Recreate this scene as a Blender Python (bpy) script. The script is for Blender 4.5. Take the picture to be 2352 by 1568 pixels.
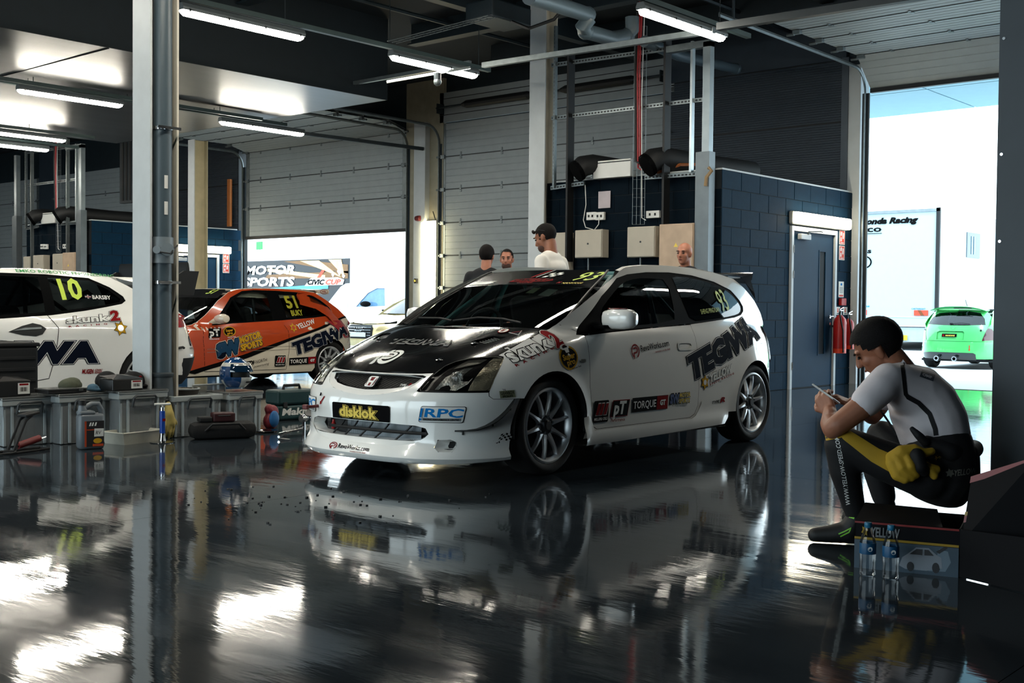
# Race-garage interior: everything is built here from code, nothing is loaded.
import bpy, bmesh, math, random
from math import sin, cos, pi, radians as RAD, sqrt, atan2, exp
from mathutils import Vector as V, Matrix as M4
from mathutils.geometry import delaunay_2d_cdt
random.seed(7)
for o in list(bpy.data.objects): bpy.data.objects.remove(o)
SC = bpy.context.scene
COL = SC.collection

# ------------------------------------------------------------ camera
FPX, CH, CYAW, CPIT, CROL = 2700.9, 1.0183, 0.718361, -0.0280547, 0.0098535
CF = V((cos(CYAW)*cos(CPIT), sin(CYAW)*cos(CPIT), sin(CPIT)))
r0 = V((sin(CYAW), -cos(CYAW), 0)); u0 = r0.cross(CF)
CR = r0*cos(CROL)+u0*sin(CROL); CU = u0*cos(CROL)-r0*sin(CROL)
CO = V((0, 0, CH))
cd = bpy.data.cameras.new('camera'); cam = bpy.data.objects.new('camera', cd); COL.objects.link(cam)
cd.sensor_width = 36.0; cd.lens = 36.0*FPX/2352; cd.clip_start = .05; cd.clip_end = 500
cam.matrix_world = M4(((CR.x, CU.x, -CF.x, CO.x), (CR.y, CU.y, -CF.y, CO.y), (CR.z, CU.z, -CF.z, CO.z), (0, 0, 0, 1)))
SC.camera = cam
# sight lines of the survey: where a point seen at (x, y) meets a wall, floor or side plane
def ray(x, y): return CF+CR*((x-1176)/FPX)-CU*((y-784)/FPX)
def onX(x, y, X): d = ray(x, y); return CO+d*((X-CO.x)/d.x)
def onY(x, y, Y): d = ray(x, y); return CO+d*((Y-CO.y)/d.y)
def onZ(x, y, Z=0.): d = ray(x, y); return CO+d*((Z-CO.z)/d.z)
def atD(x, y, D): return CO+ray(x, y)*D

# ------------------------------------------------------------ light
SC.view_settings.view_transform = 'Standard'; SC.view_settings.look = 'None'
SC.view_settings.exposure = 1.4; SC.view_settings.gamma = 1.0; SC.view_settings.use_curve_mapping = False
SC.cycles.use_denoising = True
SC.cycles.max_bounces = 9; SC.cycles.diffuse_bounces = 3; SC.cycles.glossy_bounces = 5; SC.cycles.transparent_max_bounces = 16
SC.cycles.sample_clamp_indirect = 6.0
SC.cycles.caustics_reflective = False; SC.cycles.caustics_refractive = False
W = bpy.data.worlds.new('hazy_sky'); SC.world = W; W.use_nodes = True
nt = W.node_tree; nt.nodes.clear()
wo = nt.nodes.new('ShaderNodeOutputWorld'); bg = nt.nodes.new('ShaderNodeBackground')
tc = nt.nodes.new('ShaderNodeTexCoord'); sp = nt.nodes.new('ShaderNodeSeparateXYZ'); rp = nt.nodes.new('ShaderNodeValToRGB')
nt.links.new(tc.outputs['Generated'], sp.inputs[0]); nt.links.new(sp.outputs['Z'], rp.inputs[0])
rp.color_ramp.elements[0].color = (.80, .95, 1.0, 1); rp.color_ramp.elements[0].position = 0
rp.color_ramp.elements[1].color = (.62, .84, 1.0, 1); rp.color_ramp.elements[1].position = .8
nt.links.new(rp.outputs[0], bg.inputs[0]); bg.inputs[1].default_value = 2.0; nt.links.new(bg.outputs[0], wo.inputs[0])
sl = bpy.data.lights.new('sun', 'SUN'); so = bpy.data.objects.new('sun', sl); COL.objects.link(so)
sl.energy = 1; sl.angle = RAD(4); sl.color = (1, .97, .92); so.rotation_euler = (RAD(32), RAD(-22), 0)
LAMP_E = 38

# ------------------------------------------------------------ materials
def lin(c):
    if isinstance(c, str): c = tuple(int(c[i:i+2], 16) for i in (0, 2, 4))
    if max(c) > 1: c = tuple(k/255 for k in c)
    return tuple(k/12.92 if k <= .04045 else ((k+.055)/1.055)**2.4 for k in c)
MATS = {}
def mat(name, col, rough=.5, metal=0., var=.12, scale=6., bump=0., coat=0., emit=None, spec=.5, trans=0., alpha=None, stretch=None, ior=1.45, bscale=None):
    if name in MATS: return MATS[name]
    m = bpy.data.materials.new(name); m.use_nodes = True; nt = m.node_tree; N = nt.nodes; L = nt.links
    b = N['Principled BSDF']; c = lin(col)
    b.inputs['Metallic'].default_value = metal; b.inputs['Roughness'].default_value = rough
    b.inputs['Specular IOR Level'].default_value = spec; b.inputs['Coat Weight'].default_value = coat; b.inputs['Coat Roughness'].default_value = .04
    b.inputs['Transmission Weight'].default_value = trans; b.inputs['IOR'].default_value = ior
    if alpha is not None: b.inputs['Alpha'].default_value = alpha
    t = N.new('ShaderNodeTexCoord'); mp = N.new('ShaderNodeMapping'); L.new(t.outputs['Object'], mp.inputs[0])
    if stretch: mp.inputs['Scale'].default_value = stretch
    n = N.new('ShaderNodeTexNoise'); n.inputs['Scale'].default_value = scale; n.inputs['Detail'].default_value = 4
    L.new(mp.outputs[0], n.inputs['Vector'])
    r = N.new('ShaderNodeValToRGB'); L.new(n.outputs[0], r.inputs[0])
    r.color_ramp.elements[0].position = .3; r.color_ramp.elements[1].position = .7
    r.color_ramp.elements[0].color = tuple(k*(1-var) for k in c)+(1,); r.color_ramp.elements[1].color = tuple(min(1, k*(1+var*.6)) for k in c)+(1,)
    L.new(r.outputs[0], b.inputs['Base Color'])
    if emit:
        b.inputs['Emission Color'].default_value = lin(emit[0])+(1,); b.inputs['Emission Strength'].default_value = emit[1]
    if bump:
        n2 = N.new('ShaderNodeTexNoise'); n2.inputs['Scale'].default_value = bscale or scale*6; n2.inputs['Detail'].default_value = 3
        L.new(mp.outputs[0], n2.inputs['Vector'])
        bp = N.new('ShaderNodeBump'); bp.inputs['Strength'].default_value = bump; bp.inputs['Distance'].default_value = .01
        L.new(n2.outputs[0], bp.inputs['Height']); L.new(bp.outputs[0], b.inputs['Normal'])
    MATS[name] = m; return m
def glass(name, tint, refl=1.0, rough=.01, body=0., bodycol=(.02, .02, .02)):
    # thin pane: tinted straight-through light plus a Fresnel mirror
    if name in MATS: return MATS[name]
    m = bpy.data.materials.new(name); m.use_nodes = True; nt = m.node_tree; N = nt.nodes; L = nt.links; N.clear()
    o = N.new('ShaderNodeOutputMaterial'); mx = N.new('ShaderNodeMixShader'); tr = N.new('ShaderNodeBsdfTransparent'); gl = N.new('ShaderNodeBsdfGlossy')
    fr = N.new('ShaderNodeFresnel'); fr.inputs[0].default_value = 1.5; mu = N.new('ShaderNodeMath'); mu.operation = 'MULTIPLY'; mu.inputs[1].default_value = refl
    mu.use_clamp = True
    L.new(fr.outputs[0], mu.inputs[0]); L.new(mu.outputs[0], mx.inputs[0])
    n = N.new('ShaderNodeTexNoise'); n.inputs['Scale'].default_value = 3; r = N.new('ShaderNodeValToRGB'); L.new(n.outputs[0], r.inputs[0])
    r.color_ramp.elements[0].color = tuple(k*.93 for k in tint)+(1,); r.color_ramp.elements[1].color = tuple(tint)+(1,)
    L.new(r.outputs[0], tr.inputs[0]); gl.inputs['Roughness'].default_value = rough
    first = tr
    if body:
        df = N.new('ShaderNodeBsdfDiffuse'); df.inputs[0].default_value = tuple(bodycol)+(1,); m2 = N.new('ShaderNodeMixShader'); m2.inputs[0].default_value = body
        L.new(tr.outputs[0], m2.inputs[1]); L.new(df.outputs[0], m2.inputs[2]); first = m2
    L.new(first.outputs[0], mx.inputs[1]); L.new(gl.outputs[0], mx.inputs[2]); L.new(mx.outputs[0], o.inputs[0])
    MATS[name] = m; return m

# ------------------------------------------------------------ objects
def setp(o, label=None, cat=None, group=None, kind=None):
    if label: o['label'] = label
    if cat: o['category'] = cat
    if group: o['group'] = group
    if kind: o['kind'] = kind
    return o
def empty(name, loc=(0, 0, 0), rz=0., label=None, cat=None, group=None, kind=None, parent=None):
    o = bpy.data.objects.new(name, None); COL.objects.link(o); o.location = loc; o.rotation_euler = (0, 0, rz); o.empty_display_size = .1
    if parent: o.parent = parent
    return setp(o, label, cat, group, kind)
def link(name, me, parent=None, label=None, cat=None, group=None, kind=None, loc=None, rot=None, scale=None, world=False):
    o = bpy.data.objects.new(name, me); COL.objects.link(o)
    if parent:
        o.parent = parent
        if world: o.matrix_parent_inverse = parent.matrix_basis.inverted()
    if loc is not None: o.location = loc
    if rot is not None: o.rotation_euler = rot
    if scale is not None: o.scale = scale
    return setp(o, label, cat, group, kind)
class MB:
    """collects shapes; .out() links them as one mesh object"""
    def __init__(s): s.v = []; s.f = []; s.mi = []; s.cur = 0
    def add(s, vs, fs):
        b = len(s.v); s.v += [tuple(p) for p in vs]; s.f += [tuple(b+i for i in f) for f in fs]; s.mi += [s.cur]*len(fs); return s
    def box(s, c, d, rz=0., ch=0., R=None):
        x, y, z = d[0]/2, d[1]/2, d[2]/2; R = R or M4.Rotation(rz, 3, 'Z'); c = V(c)
        if ch <= 0:
            vs = [c+R@V((i*x, j*y, k*z)) for i in (-1, 1) for j in (-1, 1) for k in (-1, 1)]
            fs = [(0, 1, 3, 2), (4, 6, 7, 5), (0, 4, 5, 1), (2, 3, 7, 6), (0, 2, 6, 4), (1, 5, 7, 3)]
            return s.add(vs, fs)
        bm = bmesh.new(); bmesh.ops.create_cube(bm, size=1)
        for v in bm.verts: v.co = V((v.co.x*2*x, v.co.y*2*y, v.co.z*2*z))
        bmesh.ops.bevel(bm, geom=bm.edges[:]+bm.verts[:], offset=min(ch, .49*min(2*x, 2*y, 2*z)), segments=2, affect='EDGES', profile=.5)
        return s.bm(bm, lambda p: c+R@p)
    def bm(s, bm, f=None):
        bm.verts.index_update(); vs = [(f(v.co) if f else v.co.copy()) for v in bm.verts]; fs = [[v.index for v in q.verts] for q in bm.faces]; bm.free(); return s.add(vs, fs)
    def span(s, a, b, ch=0.):
        a = V(a); b = V(b); return s.box((a+b)/2, (abs(b.x-a.x), abs(b.y-a.y), abs(b.z-a.z)), ch=ch)
    def cyl(s, a, b, r, r2=None, n=12, cap=True):
        return s.rings([(V(a), r), (V(b), r if r2 is None else r2)], n, cap)
    def rings(s, pr, n=12, cap=True):
        """tube through points with radii (radius or (rx, ry))"""
        P = [V(p[0]) for p in pr]; vs = []; fs = []; up = None
        for i, p in enumerate(P):
            d = (P[min(i+1, len(P)-1)]-P[max(i-1, 0)])
            d = d.normalized() if d.length > 1e-9 else V((0, 0, 1))
            if up is None:
                up = V((0, 0, 1)) if abs(d.z) < .9 else V((1, 0, 0))
            a = d.cross(up)
            if a.length < 1e-6: a = d.orthogonal()
            a.normalize(); up = a.cross(d).normalized(); r = pr[i][1]; rx, ry = r if isinstance(r, tuple) else (r, r)
            vs += [p+a*(rx*cos(2*pi*k/n))+up*(ry*sin(2*pi*k/n)) for k in range(n)]
        for i in range(len(P)-1):
            fs += [(i*n+k, i*n+(k+1) % n, (i+1)*n+(k+1) % n, (i+1)*n+k) for k in range(n)]
        if cap: fs += [tuple(range(n))[::-1], tuple((len(P)-1)*n+k for k in range(n))]
        return s.add(vs, fs)
    def tube(s, pts, r, n=8, cap=True): return s.rings([(p, r) for p in pts], n, cap)
    def lathe(s, prof, o=(0, 0, 0), axis='z', n=24, cap=False):
        o = V(o); ax = {'z': lambda r, h, a: V((r*cos(a), r*sin(a), h)), 'y': lambda r, h, a: V((r*cos(a), h, r*sin(a))), 'x': lambda r, h, a: V((h, r*cos(a), r*sin(a)))}[axis]
        vs = [o+ax(r, h, 2*pi*k/n) for r, h in prof for k in range(n)]; m = len(prof)
        fs = [(i*n+k, i*n+(k+1) % n, (i+1)*n+(k+1) % n, (i+1)*n+k) for i in range(m-1) for k in range(n)]
        if cap: fs += [tuple(range(n))[::-1], tuple((m-1)*n+k for k in range(n))]
        return s.add(vs, fs)
    def prism(s, poly, f, t):
        """polygon (2D) mapped by f(u, v, d), thickness t"""
        n = len(poly); vs = [f(u, v, 0) for u, v in poly]+[f(u, v, t) for u, v in poly]
        return s.add(vs, [tuple(range(n))[::-1], tuple(range(n, 2*n))]+[(i, (i+1) % n, n+(i+1) % n, n+i) for i in range(n)])
    def ball(s, c, r, nu=12, nv=8, R=None):
        c = V(c); rx, ry, rz = r if isinstance(r, tuple) else (r, r, r); R = R or M4.Identity(3)
        vs = [c+R@V((0, 0, rz))]+[c+R@V((rx*sin(pi*j/nv)*cos(2*pi*k/nu), ry*sin(pi*j/nv)*sin(2*pi*k/nu), rz*cos(pi*j/nv))) for j in range(1, nv) for k in range(nu)]+[c+R@V((0, 0, -rz))]
        fs = [(0, 1+k, 1+(k+1) % nu) for k in range(nu)]+[(1+j*nu+k, 1+(j+1)*nu+k, 1+(j+1)*nu+(k+1) % nu, 1+j*nu+(k+1) % nu) for j in range(nv-2) for k in range(nu)]
        e = len(vs)-1; fs += [(e, 1+(nv-2)*nu+(k+1) % nu, 1+(nv-2)*nu+k) for k in range(nu)]
        return s.add(vs, fs)
    def grid(s, f, nu, nv, flip=False):
        vs = [f(i/nu, j/nv) for j in range(nv+1) for i in range(nu+1)]; w = nu+1
        fs = [(j*w+i, j*w+i+1, (j+1)*w+i+1, (j+1)*w+i) for j in range(nv) for i in range(nu)]
        if flip: fs = [q[::-1] for q in fs]
        return s.add(vs, fs)
    def mesh(s, name, mats, smooth=False, angle=None):
        me = bpy.data.meshes.new(name); me.from_pydata(s.v, [], s.f)
        for m in (mats if isinstance(mats, (list, tuple)) else [mats]): me.materials.append(m)
        if s.mi and max(s.mi): me.polygons.foreach_set('material_index', s.mi)
        if smooth: me.polygons.foreach_set('use_smooth', [True]*len(me.polygons))
        bm = bmesh.new(); bm.from_mesh(me); bmesh.ops.remove_doubles(bm, verts=bm.verts, dist=1e-5)
        if smooth != 'open': bmesh.ops.recalc_face_normals(bm, faces=bm.faces)
        if smooth:
            for e in bm.edges:
                if len(e.link_faces) == 2 and e.calc_face_angle(0) > (angle or RAD(40)): e.smooth = False
        bm.to_mesh(me); bm.free(); me.update(); return me
    def out(s, name, mats, parent=None, smooth=False, angle=None, **k): return link(name, s.mesh(name, mats, smooth, angle), parent, **k)

def inside(p, poly):
    c = False; j = len(poly)-1
    for i in range(len(poly)):
        a, b = poly[i], poly[j]
        if (a[1] > p[1]) != (b[1] > p[1]) and p[0] < (b[0]-a[0])*(p[1]-a[1])/(b[1]-a[1])+a[0]: c = not c
        j = i
    return c
def resample(poly, st, closed=True):
    out = []
    for i in range(len(poly) if closed else len(poly)-1):
        a = poly[i]; b = poly[(i+1) % len(poly)]; n = max(1, int(math.ceil(math.hypot(b[0]-a[0], b[1]-a[1])/st)))
        out += [(a[0]+(b[0]-a[0])*k/n, a[1]+(b[1]-a[1])*k/n) for k in range(n)]
    if not closed: out.append(tuple(poly[-1]))
    return out
def smooth_poly(poly, it=1):
    for _ in range(it):
        q = []
        for i in range(len(poly)):
            a = poly[i]; b = poly[(i+1) % len(poly)]
            q += [(a[0]*.75+b[0]*.25, a[1]*.75+b[1]*.25), (a[0]*.25+b[0]*.75, a[1]*.25+b[1]*.75)]
        poly = q
    return poly
def patch(outline, holes, st, f, mb=None, thick=0., tf=None):
    """surface patch: outline and holes in a 2D domain, filled with a fine mesh and mapped by f"""
    loops = [resample(outline, st)]+[resample(h, st) for h in holes]
    pts = []; edges = []
    for l in loops:
        b = len(pts); pts += l; edges += [(b+i, b+(i+1) % len(l)) for i in range(len(l))]
    xs = [p[0] for p in loops[0]]; ys = [p[1] for p in loops[0]]
    bnd = [V(p) for p in pts]; nb = len(pts)
    cell = {}
    for p in bnd: cell.setdefault((int(p.x//st), int(p.y//st)), []).append(p)
    y = min(ys)+st*.5
    k = 0
    while y < max(ys):
        x = min(xs)+st*(.25 if k % 2 else .75)
        while x < max(xs):
            if inside((x, y), loops[0]) and not any(inside((x, y), h) for h in loops[1:]):
                ci, cj = int(x//st), int(y//st)
                if all((q.x-x)**2+(q.y-y)**2 > (st*.45)**2 for a in (-1, 0, 1) for c in (-1, 0, 1) for q in cell.get((ci+a, cj+c), ())): pts.append((x, y))
            x += st
        y += st*.87; k += 1
    r = delaunay_2d_cdt([V(p) for p in pts], edges, [], 1 if not holes else 0, 1e-7)
    vs, fs = r[0], r[2]
    def cen(t): return (sum(vs[i].x for i in t)/len(t), sum(vs[i].y for i in t)/len(t))
    ok = []
    for t in fs:
        c = cen(t)
        if inside(c, loops[0]) and not any(inside(c, h) for h in loops[1:]): ok.append(t)
    mb = mb or MB(); mb.add([f(p.x, p.y) for p in vs], ok); return mb

_TC = {}
def text_tris(s, bold=0., shear=0., space=1., res=2):
    """lettering as flat triangles, height of a capital = 1, origin at the left end of the base line"""
    k = (s, bold, shear, space, res)
    if k in _TC: return _TC[k]
    c = bpy.data.curves.new('t', 'FONT'); c.body = s; c.size = 1.4; c.offset = bold; c.shear = shear; c.space_character = space; c.resolution_u = res; c.fill_mode = 'FRONT'; c.dimensions = '2D'
    o = bpy.data.objects.new('t', c); COL.objects.link(o); dg = bpy.context.evaluated_depsgraph_get()
    me = bpy.data.meshes.new_from_object(o.evaluated_get(dg)); bpy.data.objects.remove(o); bpy.data.curves.remove(c)
    vs = [(v.co.x, v.co.y) for v in me.vertices]; fs = [tuple(p.vertices) for p in me.polygons]; bpy.data.meshes.remove(me)
    x0 = min([v[0] for v in vs] or [0]); x1 = max([v[0] for v in vs] or [1])
    _TC[k] = (vs, fs, x0, x1); return _TC[k]
def text(mb, s, f, h=1., bold=.03, shear=0., space=1., w=None, cut=None, u0=0., v0=0., grow=0., res=2, align='l'):
    """lettering laid through f(u, v); w = total width wanted, h = capital height"""
    vs, fs, x0, x1 = text_tris(s, bold, shear, space, res)
    if grow:
        gv, gf, _, _ = text_tris(s, bold+grow, shear, space, res); vs, fs = gv, gf
    kx = (w/(x1-x0)) if w else h
    sh = 0 if align == 'l' else -(x1-x0)*kx/2 if align == 'c' else -(x1-x0)*kx
    P = [(u0+sh+(x-x0)*kx, v0+y*h) for x, y in vs]
    if cut:
        bm = bmesh.new(); bv = [bm.verts.new((p[0], p[1], 0)) for p in P]
        for q in fs:
            try: bm.faces.new([bv[i] for i in q])
            except ValueError: pass
        for ax in (0, 1):
            lo = min(p[ax] for p in P); hi = max(p[ax] for p in P); t = lo+cut
            while t < hi:
                co = V((0, 0, 0)); co[ax] = t; no = V((0, 0, 0)); no[ax] = 1
                bmesh.ops.bisect_plane(bm, geom=bm.verts[:]+bm.edges[:]+bm.faces[:], plane_co=co, plane_no=no); t += cut
        return mb.bm(bm, lambda p: f(p.x, p.y))
    return mb.add([f(*p) for p in P], fs)
def mark(mb, poly, f, st=None):
    """flat printed shape laid through f"""
    if st: return patch(poly, [], st, f, mb)
    return mb.add([f(*p) for p in poly], [tuple(range(len(poly)))])
def rrect(x0, y0, x1, y1, r=.01, n=3):
    o = []
    for cx, cy, a in ((x1-r, y1-r, 0), (x0+r, y1-r, 90), (x0+r, y0+r, 180), (x1-r, y0+r, 270)):
        o += [(cx+r*cos(RAD(a+90*k/n)), cy+r*sin(RAD(a+90*k/n))) for k in range(n+1)]
    return o
def lerp(a, b, t): return a+(b-a)*t
def sst(a, b, x): t = max(0., min(1., (x-a)/(b-a))); return t*t*(3-2*t)
def curve(tab):
    """monotone smooth interpolation through (x, y) rows"""
    X = [t[0] for t in tab]; Y = [t[1] for t in tab]; n = len(X)
    d = [(Y[i+1]-Y[i])/(X[i+1]-X[i]) for i in range(n-1)]; m = [d[0]]+[0 if d[i-1]*d[i] <= 0 else 2*d[i-1]*d[i]/(d[i-1]+d[i]) for i in range(1, n-1)]+[d[-1]]
    def f(x):
        if x <= X[0]: return Y[0]
        if x >= X[-1]: return Y[-1]
        i = 0
        while x > X[i+1]: i += 1
        h = X[i+1]-X[i]; t = (x-X[i])/h
        return (2*t**3-3*t*t+1)*Y[i]+(t**3-2*t*t+t)*h*m[i]+(-2*t**3+3*t*t)*Y[i+1]+(t**3-t*t)*h*m[i+1]
    return f
def dup(root, label=None, group=None, loc=None, rz=None):
    r = root.copy(); COL.objects.link(r)
    if loc is not None: r.location = loc
    if rz is not None: r.rotation_euler = (0, 0, rz)
    if label: r['label'] = label
    if group: r['group'] = group
    for c in list(root.children):
        d = c.copy(); COL.objects.link(d); d.parent = r
        for e in c.children: g = e.copy(); COL.objects.link(g); g.parent = d
    return r
# ============================================================ the building
XW = 15.75                                   # inner face of the outer wall
STEEL = mat('dark_steel', (26, 38, 44), .55, var=.2)
GALV = mat('galvanised', (120, 128, 130), .45, .75, var=.15, scale=14)
BLK = mat('matt_black', (14, 16, 18), .6)
DKPIPE = mat('pvc_grey_pipe', (70, 84, 92), .4, var=.06)
CREAM = mat('cream_steel', (205, 200, 186), .5, var=.05)
PALE = mat('pale_steel', (188, 194, 196), .5, var=.06)
CEIL = mat('ceiling_black', (14, 25, 31), .8)
SOFF = mat('soffit_varnish', (60, 62, 66), .38, var=.3, scale=2.2, stretch=(.35, 1.2, 1), spec=.6, bump=.12, bscale=5)
DOORP = mat('door_panel_grey', (150, 158, 160), .55, var=.05)
RUB = mat('rubber_black', (12, 13, 14), .5)
CORR = mat('cladding_grey', (54, 64, 74), .5, var=.08, spec=.35)
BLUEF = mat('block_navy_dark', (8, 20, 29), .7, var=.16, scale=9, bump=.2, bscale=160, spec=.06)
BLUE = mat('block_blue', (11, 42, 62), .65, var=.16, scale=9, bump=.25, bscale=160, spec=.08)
MORT = mat('block_joint', (8, 18, 25), .8)
WHITE = mat('white_plastic', (215, 215, 210), .4, var=.04)
BEIGE = mat('beige_enamel', (176, 168, 152), .45, var=.05)
CHROME = mat('chrome', (210, 212, 214), .12, 1., var=.03)
RED = mat('red_enamel', (170, 28, 26), .35)
LENS = mat('lamp_diffuser', (245, 240, 225), .4, emit=((255, 248, 232), LAMP_E))

# polished floor
m = mat('polished_floor', (40, 47, 53), .1, var=.45, scale=1.3, spec=.62, ior=1.55); nt = m.node_tree; N = nt.nodes; L = nt.links; b = N['Principled BSDF']
t = N.new('ShaderNodeTexCoord'); mp = N.new('ShaderNodeMapping'); mp.inputs['Rotation'].default_value = (0, 0, RAD(49)); mp.inputs['Scale'].default_value = (1.0, .28, 1)
L.new(t.outputs['Object'], mp.inputs[0])
n1 = N.new('ShaderNodeTexNoise'); n1.inputs['Scale'].default_value = 3.2; n1.inputs['Detail'].default_value = 9; n1.inputs['Roughness'].default_value = .62; L.new(mp.outputs[0], n1.inputs['Vector'])
r1 = N.new('ShaderNodeMapRange'); r1.inputs['From Min'].default_value = .32; r1.inputs['From Max'].default_value = .72; r1.inputs['To Min'].default_value = .025; r1.inputs['To Max'].default_value = .10
L.new(n1.outputs[0], r1.inputs[0]); L.new(r1.outputs[0], b.inputs['Roughness'])
n2 = N.new('ShaderNodeTexNoise'); n2.inputs['Scale'].default_value = 5; n2.inputs['Detail'].default_value = 4; n2.inputs['Roughness'].default_value = .55
mp2 = N.new('ShaderNodeMapping'); mp2.inputs['Rotation'].default_value = (0, 0, RAD(-41)); mp2.inputs['Scale'].default_value = (2.2, .5, 1); L.new(t.outputs['Object'], mp2.inputs[0]); L.new(mp2.outputs[0], n2.inputs['Vector'])
bp = N.new('ShaderNodeBump'); bp.inputs['Strength'].default_value = .035; bp.inputs['Distance'].default_value = .02; L.new(n2.outputs[0], bp.inputs['Height']); L.new(bp.outputs[0], b.inputs['Normal'])
FLOOR = m
APRON = mat('outside_concrete', (196, 200, 202), .8, var=.06, scale=.8)
root = empty('floor', (0, 0, 0), kind='structure')
xs = [-9, -1.4, 6.55, 11.2, 15.75]; ys = [-7, 1.1, 5.0, 8.9, 13.0, 18, 24, 39]
for i in range(4):
    for j in range(7):
        g = .0015; mb = MB(); mb.span((xs[i]+g, ys[j]+g, -.06), (xs[i+1]-g, ys[j+1]-g, 0)); mb.out('floor_slab', FLOOR, root)
MB().span((-9, -7, -.1), (15.75, 39, -.012)).out('slab_joint', BLK, root)
MB().span((15.752, -70, -.15), (120, 90, -.05)).out('ground', APRON, kind='structure')
MB().span((15.7, 2.1, -.005), (15.9, 7.16, .006)).out('trim_1', GALV, kind='structure')

# ceiling, beams and the boxed soffit on the left
ce = empty('ceiling', (0, 0, 5.3), kind='structure')
MB().span((-9, -7, 5.3), (15.9, 39, 5.45)).out('deck', CEIL, ce, world=True)
for y in (3.2, 7.0, 10.9): MB().span((-9, y, 5.02), (15.7, y+.16, 5.3)).out('beam', STEEL, ce, world=True)
for x in (9.3, 12.4, 14.2):
    bm = MB(); bm.span((x, -7, 4.98), (x+.18, 13, 5.0)); bm.span((x+.08, -7, 5.0), (x+.1, 13, 5.3)); bm.out('beam', STEEL, ce, world=True)
for y in (4.6, 8.4, 12.0): MB().cyl((9, y, 5.12), (15.7, y, 5.12), .03, n=6).out('conduit', STEEL, ce, world=True)
sf = empty('ceiling_soffit', (4, 16, 4.1), kind='structure')
MB().span((-9, 13.04, 4.1), (12.0, 20.6, 4.12)).out('soffit_board', SOFF, sf, world=True)
MB().span((-9, 13.02, 4.1), (12.0, 13.04, 5.3)).out('fascia', CEIL, sf, world=True)
MB().span((12.0, 13.02, 4.1), (12.02, 20.6, 5.3)).out('fascia', CEIL, sf, world=True)
for x in (3.0, 7.5): MB().span((x, 13.05, 4.092), (x+.012, 20.6, 4.1)).out('board_joint', BLK, sf, world=True)

# block walls, every block its own piece
blk = {}
def block_mesh(axis):
    if axis not in blk:
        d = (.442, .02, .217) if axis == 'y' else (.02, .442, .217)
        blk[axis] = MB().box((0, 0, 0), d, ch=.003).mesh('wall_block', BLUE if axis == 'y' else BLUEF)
    return blk[axis]
def block_wall(name, axis, fixed, a0, n, courses, skip=(), flip=1, half=True):
    """axis 'y': wall faces -Y at Y=fixed, running along X from a0; axis 'x': faces -X at X=fixed, running along Y"""
    root = empty(name, (a0, fixed, 0) if axis == 'y' else (fixed, a0, 0), kind='structure'); L = n*.45
    if axis == 'y': MB().span((a0, fixed+.008, 0), (a0+L, fixed+.12, courses*.225)).out('mortar_core', MORT, root, world=True)
    else: MB().span((fixed+.008, a0, 0), (fixed+.12, a0+L, courses*.225)).out('mortar_core', MORT, root, world=True)
    for c in range(courses):
        off = .225 if (courses-1-c) % 2 else 0
        for k in range(-1, n+1):
            u0 = a0+k*.45+off; u1 = u0+.45; lo, hi = max(u0, a0), min(u1, a0+L)
            if hi-lo < .08: continue
            if any(lo < s[1] and hi > s[0] and (c+.5)*.225 < s[2] for s in skip):
                for s in skip:
                    if lo < s[0] < hi: hi = s[0]
                    elif lo < s[1] < hi: lo = s[1]
                if hi-lo < .06 or any(lo >= s[0]-.01 and hi <= s[1]+.01 for s in skip): continue
            mid = (lo+hi)/2; z = (c+.5)*.225; d = random.uniform(-.0015, .0015)
            if axis == 'y': link('wall_block', block_mesh('y'), root, loc=V((mid, fixed+.01+d, z))-root.location, scale=((hi-lo)/.45, 1, 1))
            else: link('wall_block', block_mesh('x'), root, loc=V((fixed+.01+d, mid, z))-root.location, scale=(1, (hi-lo)/.45, 1))
    return root
block_wall('wall_right_block', 'y', 7.38, 12.22, 8, 12, skip=[(13.90, 15.25, 2.14)])
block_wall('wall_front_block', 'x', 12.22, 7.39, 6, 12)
block_wall('wall_left_block', 'y', 21.9, 12.22, 8, 12, skip=[(13.90, 15.25, 2.14)])
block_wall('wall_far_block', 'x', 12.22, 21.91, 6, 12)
MB().span((12.22, 7.38, 2.7), (15.72, 9.95, 2.72)).out('trim_2', PALE, kind='structure')
MB().span((12.22, 21.9, 2.7), (15.72, 24.6, 2.72)).out('trim_3', PALE, kind='structure')

# outer wall: piers, cladding and lintels
def clad(name, y0, y1, z0, z1, joints=()):
    root = empty(name, (XW, (y0+y1)/2, z0), kind='structure'); zs = [z0]+list(joints)+[z1]
    for a, b in zip(zs, zs[1:]):
        mb = MB(); n = int((b-a-.02)/.034); pts = []
        for k in range(n):
            z = a+.01+k*(b-a-.02)/n; h = (b-a-.02)/n
            pts += [(0, z), (0, z+h*.55), (.011, z+h*.7), (.011, z+h*.9)]
        vs = []; fs = []
        for d, z in pts: vs += [(XW-.02+d, y0, z), (XW-.02+d, y1, z)]
        fs = [(2*i, 2*i+1, 2*i+3, 2*i+2) for i in range(len(pts)-1)]
        mb.add(vs, fs).out('cladding_panel', CORR, root, world=True)
    MB().span((XW, y0, z0), (XW+.25, y1, z1)).out('backing', BLK, root, world=True)
clad('wall_back_right', 7.5, 10.56, 0, 4.6, (3.72,))
MB().span((XW-.03, 7.5, 4.6), (XW+.2, 10.5, 5.3)).out('trim_4', CORR, kind='structure')
MB().span((XW-.04, 7.46, 0), (XW+.2, 7.56, 4.62)).out('trim_5', mat('jamb_grey', (74, 84, 94), .5), kind='structure')
MB().span((XW-.02, 7.28, 0), (XW+.25, 7.46, 4.5)).out('trim_6', PALE, kind='structure')
clad('wall_back_left', 21.9, 24.8, 0, 5.3, (3.72,))
MB().span((XW, -7, 0), (XW+.25, 1.98, 5.3)).out('wall_back_end', CORR, kind='structure')
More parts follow.
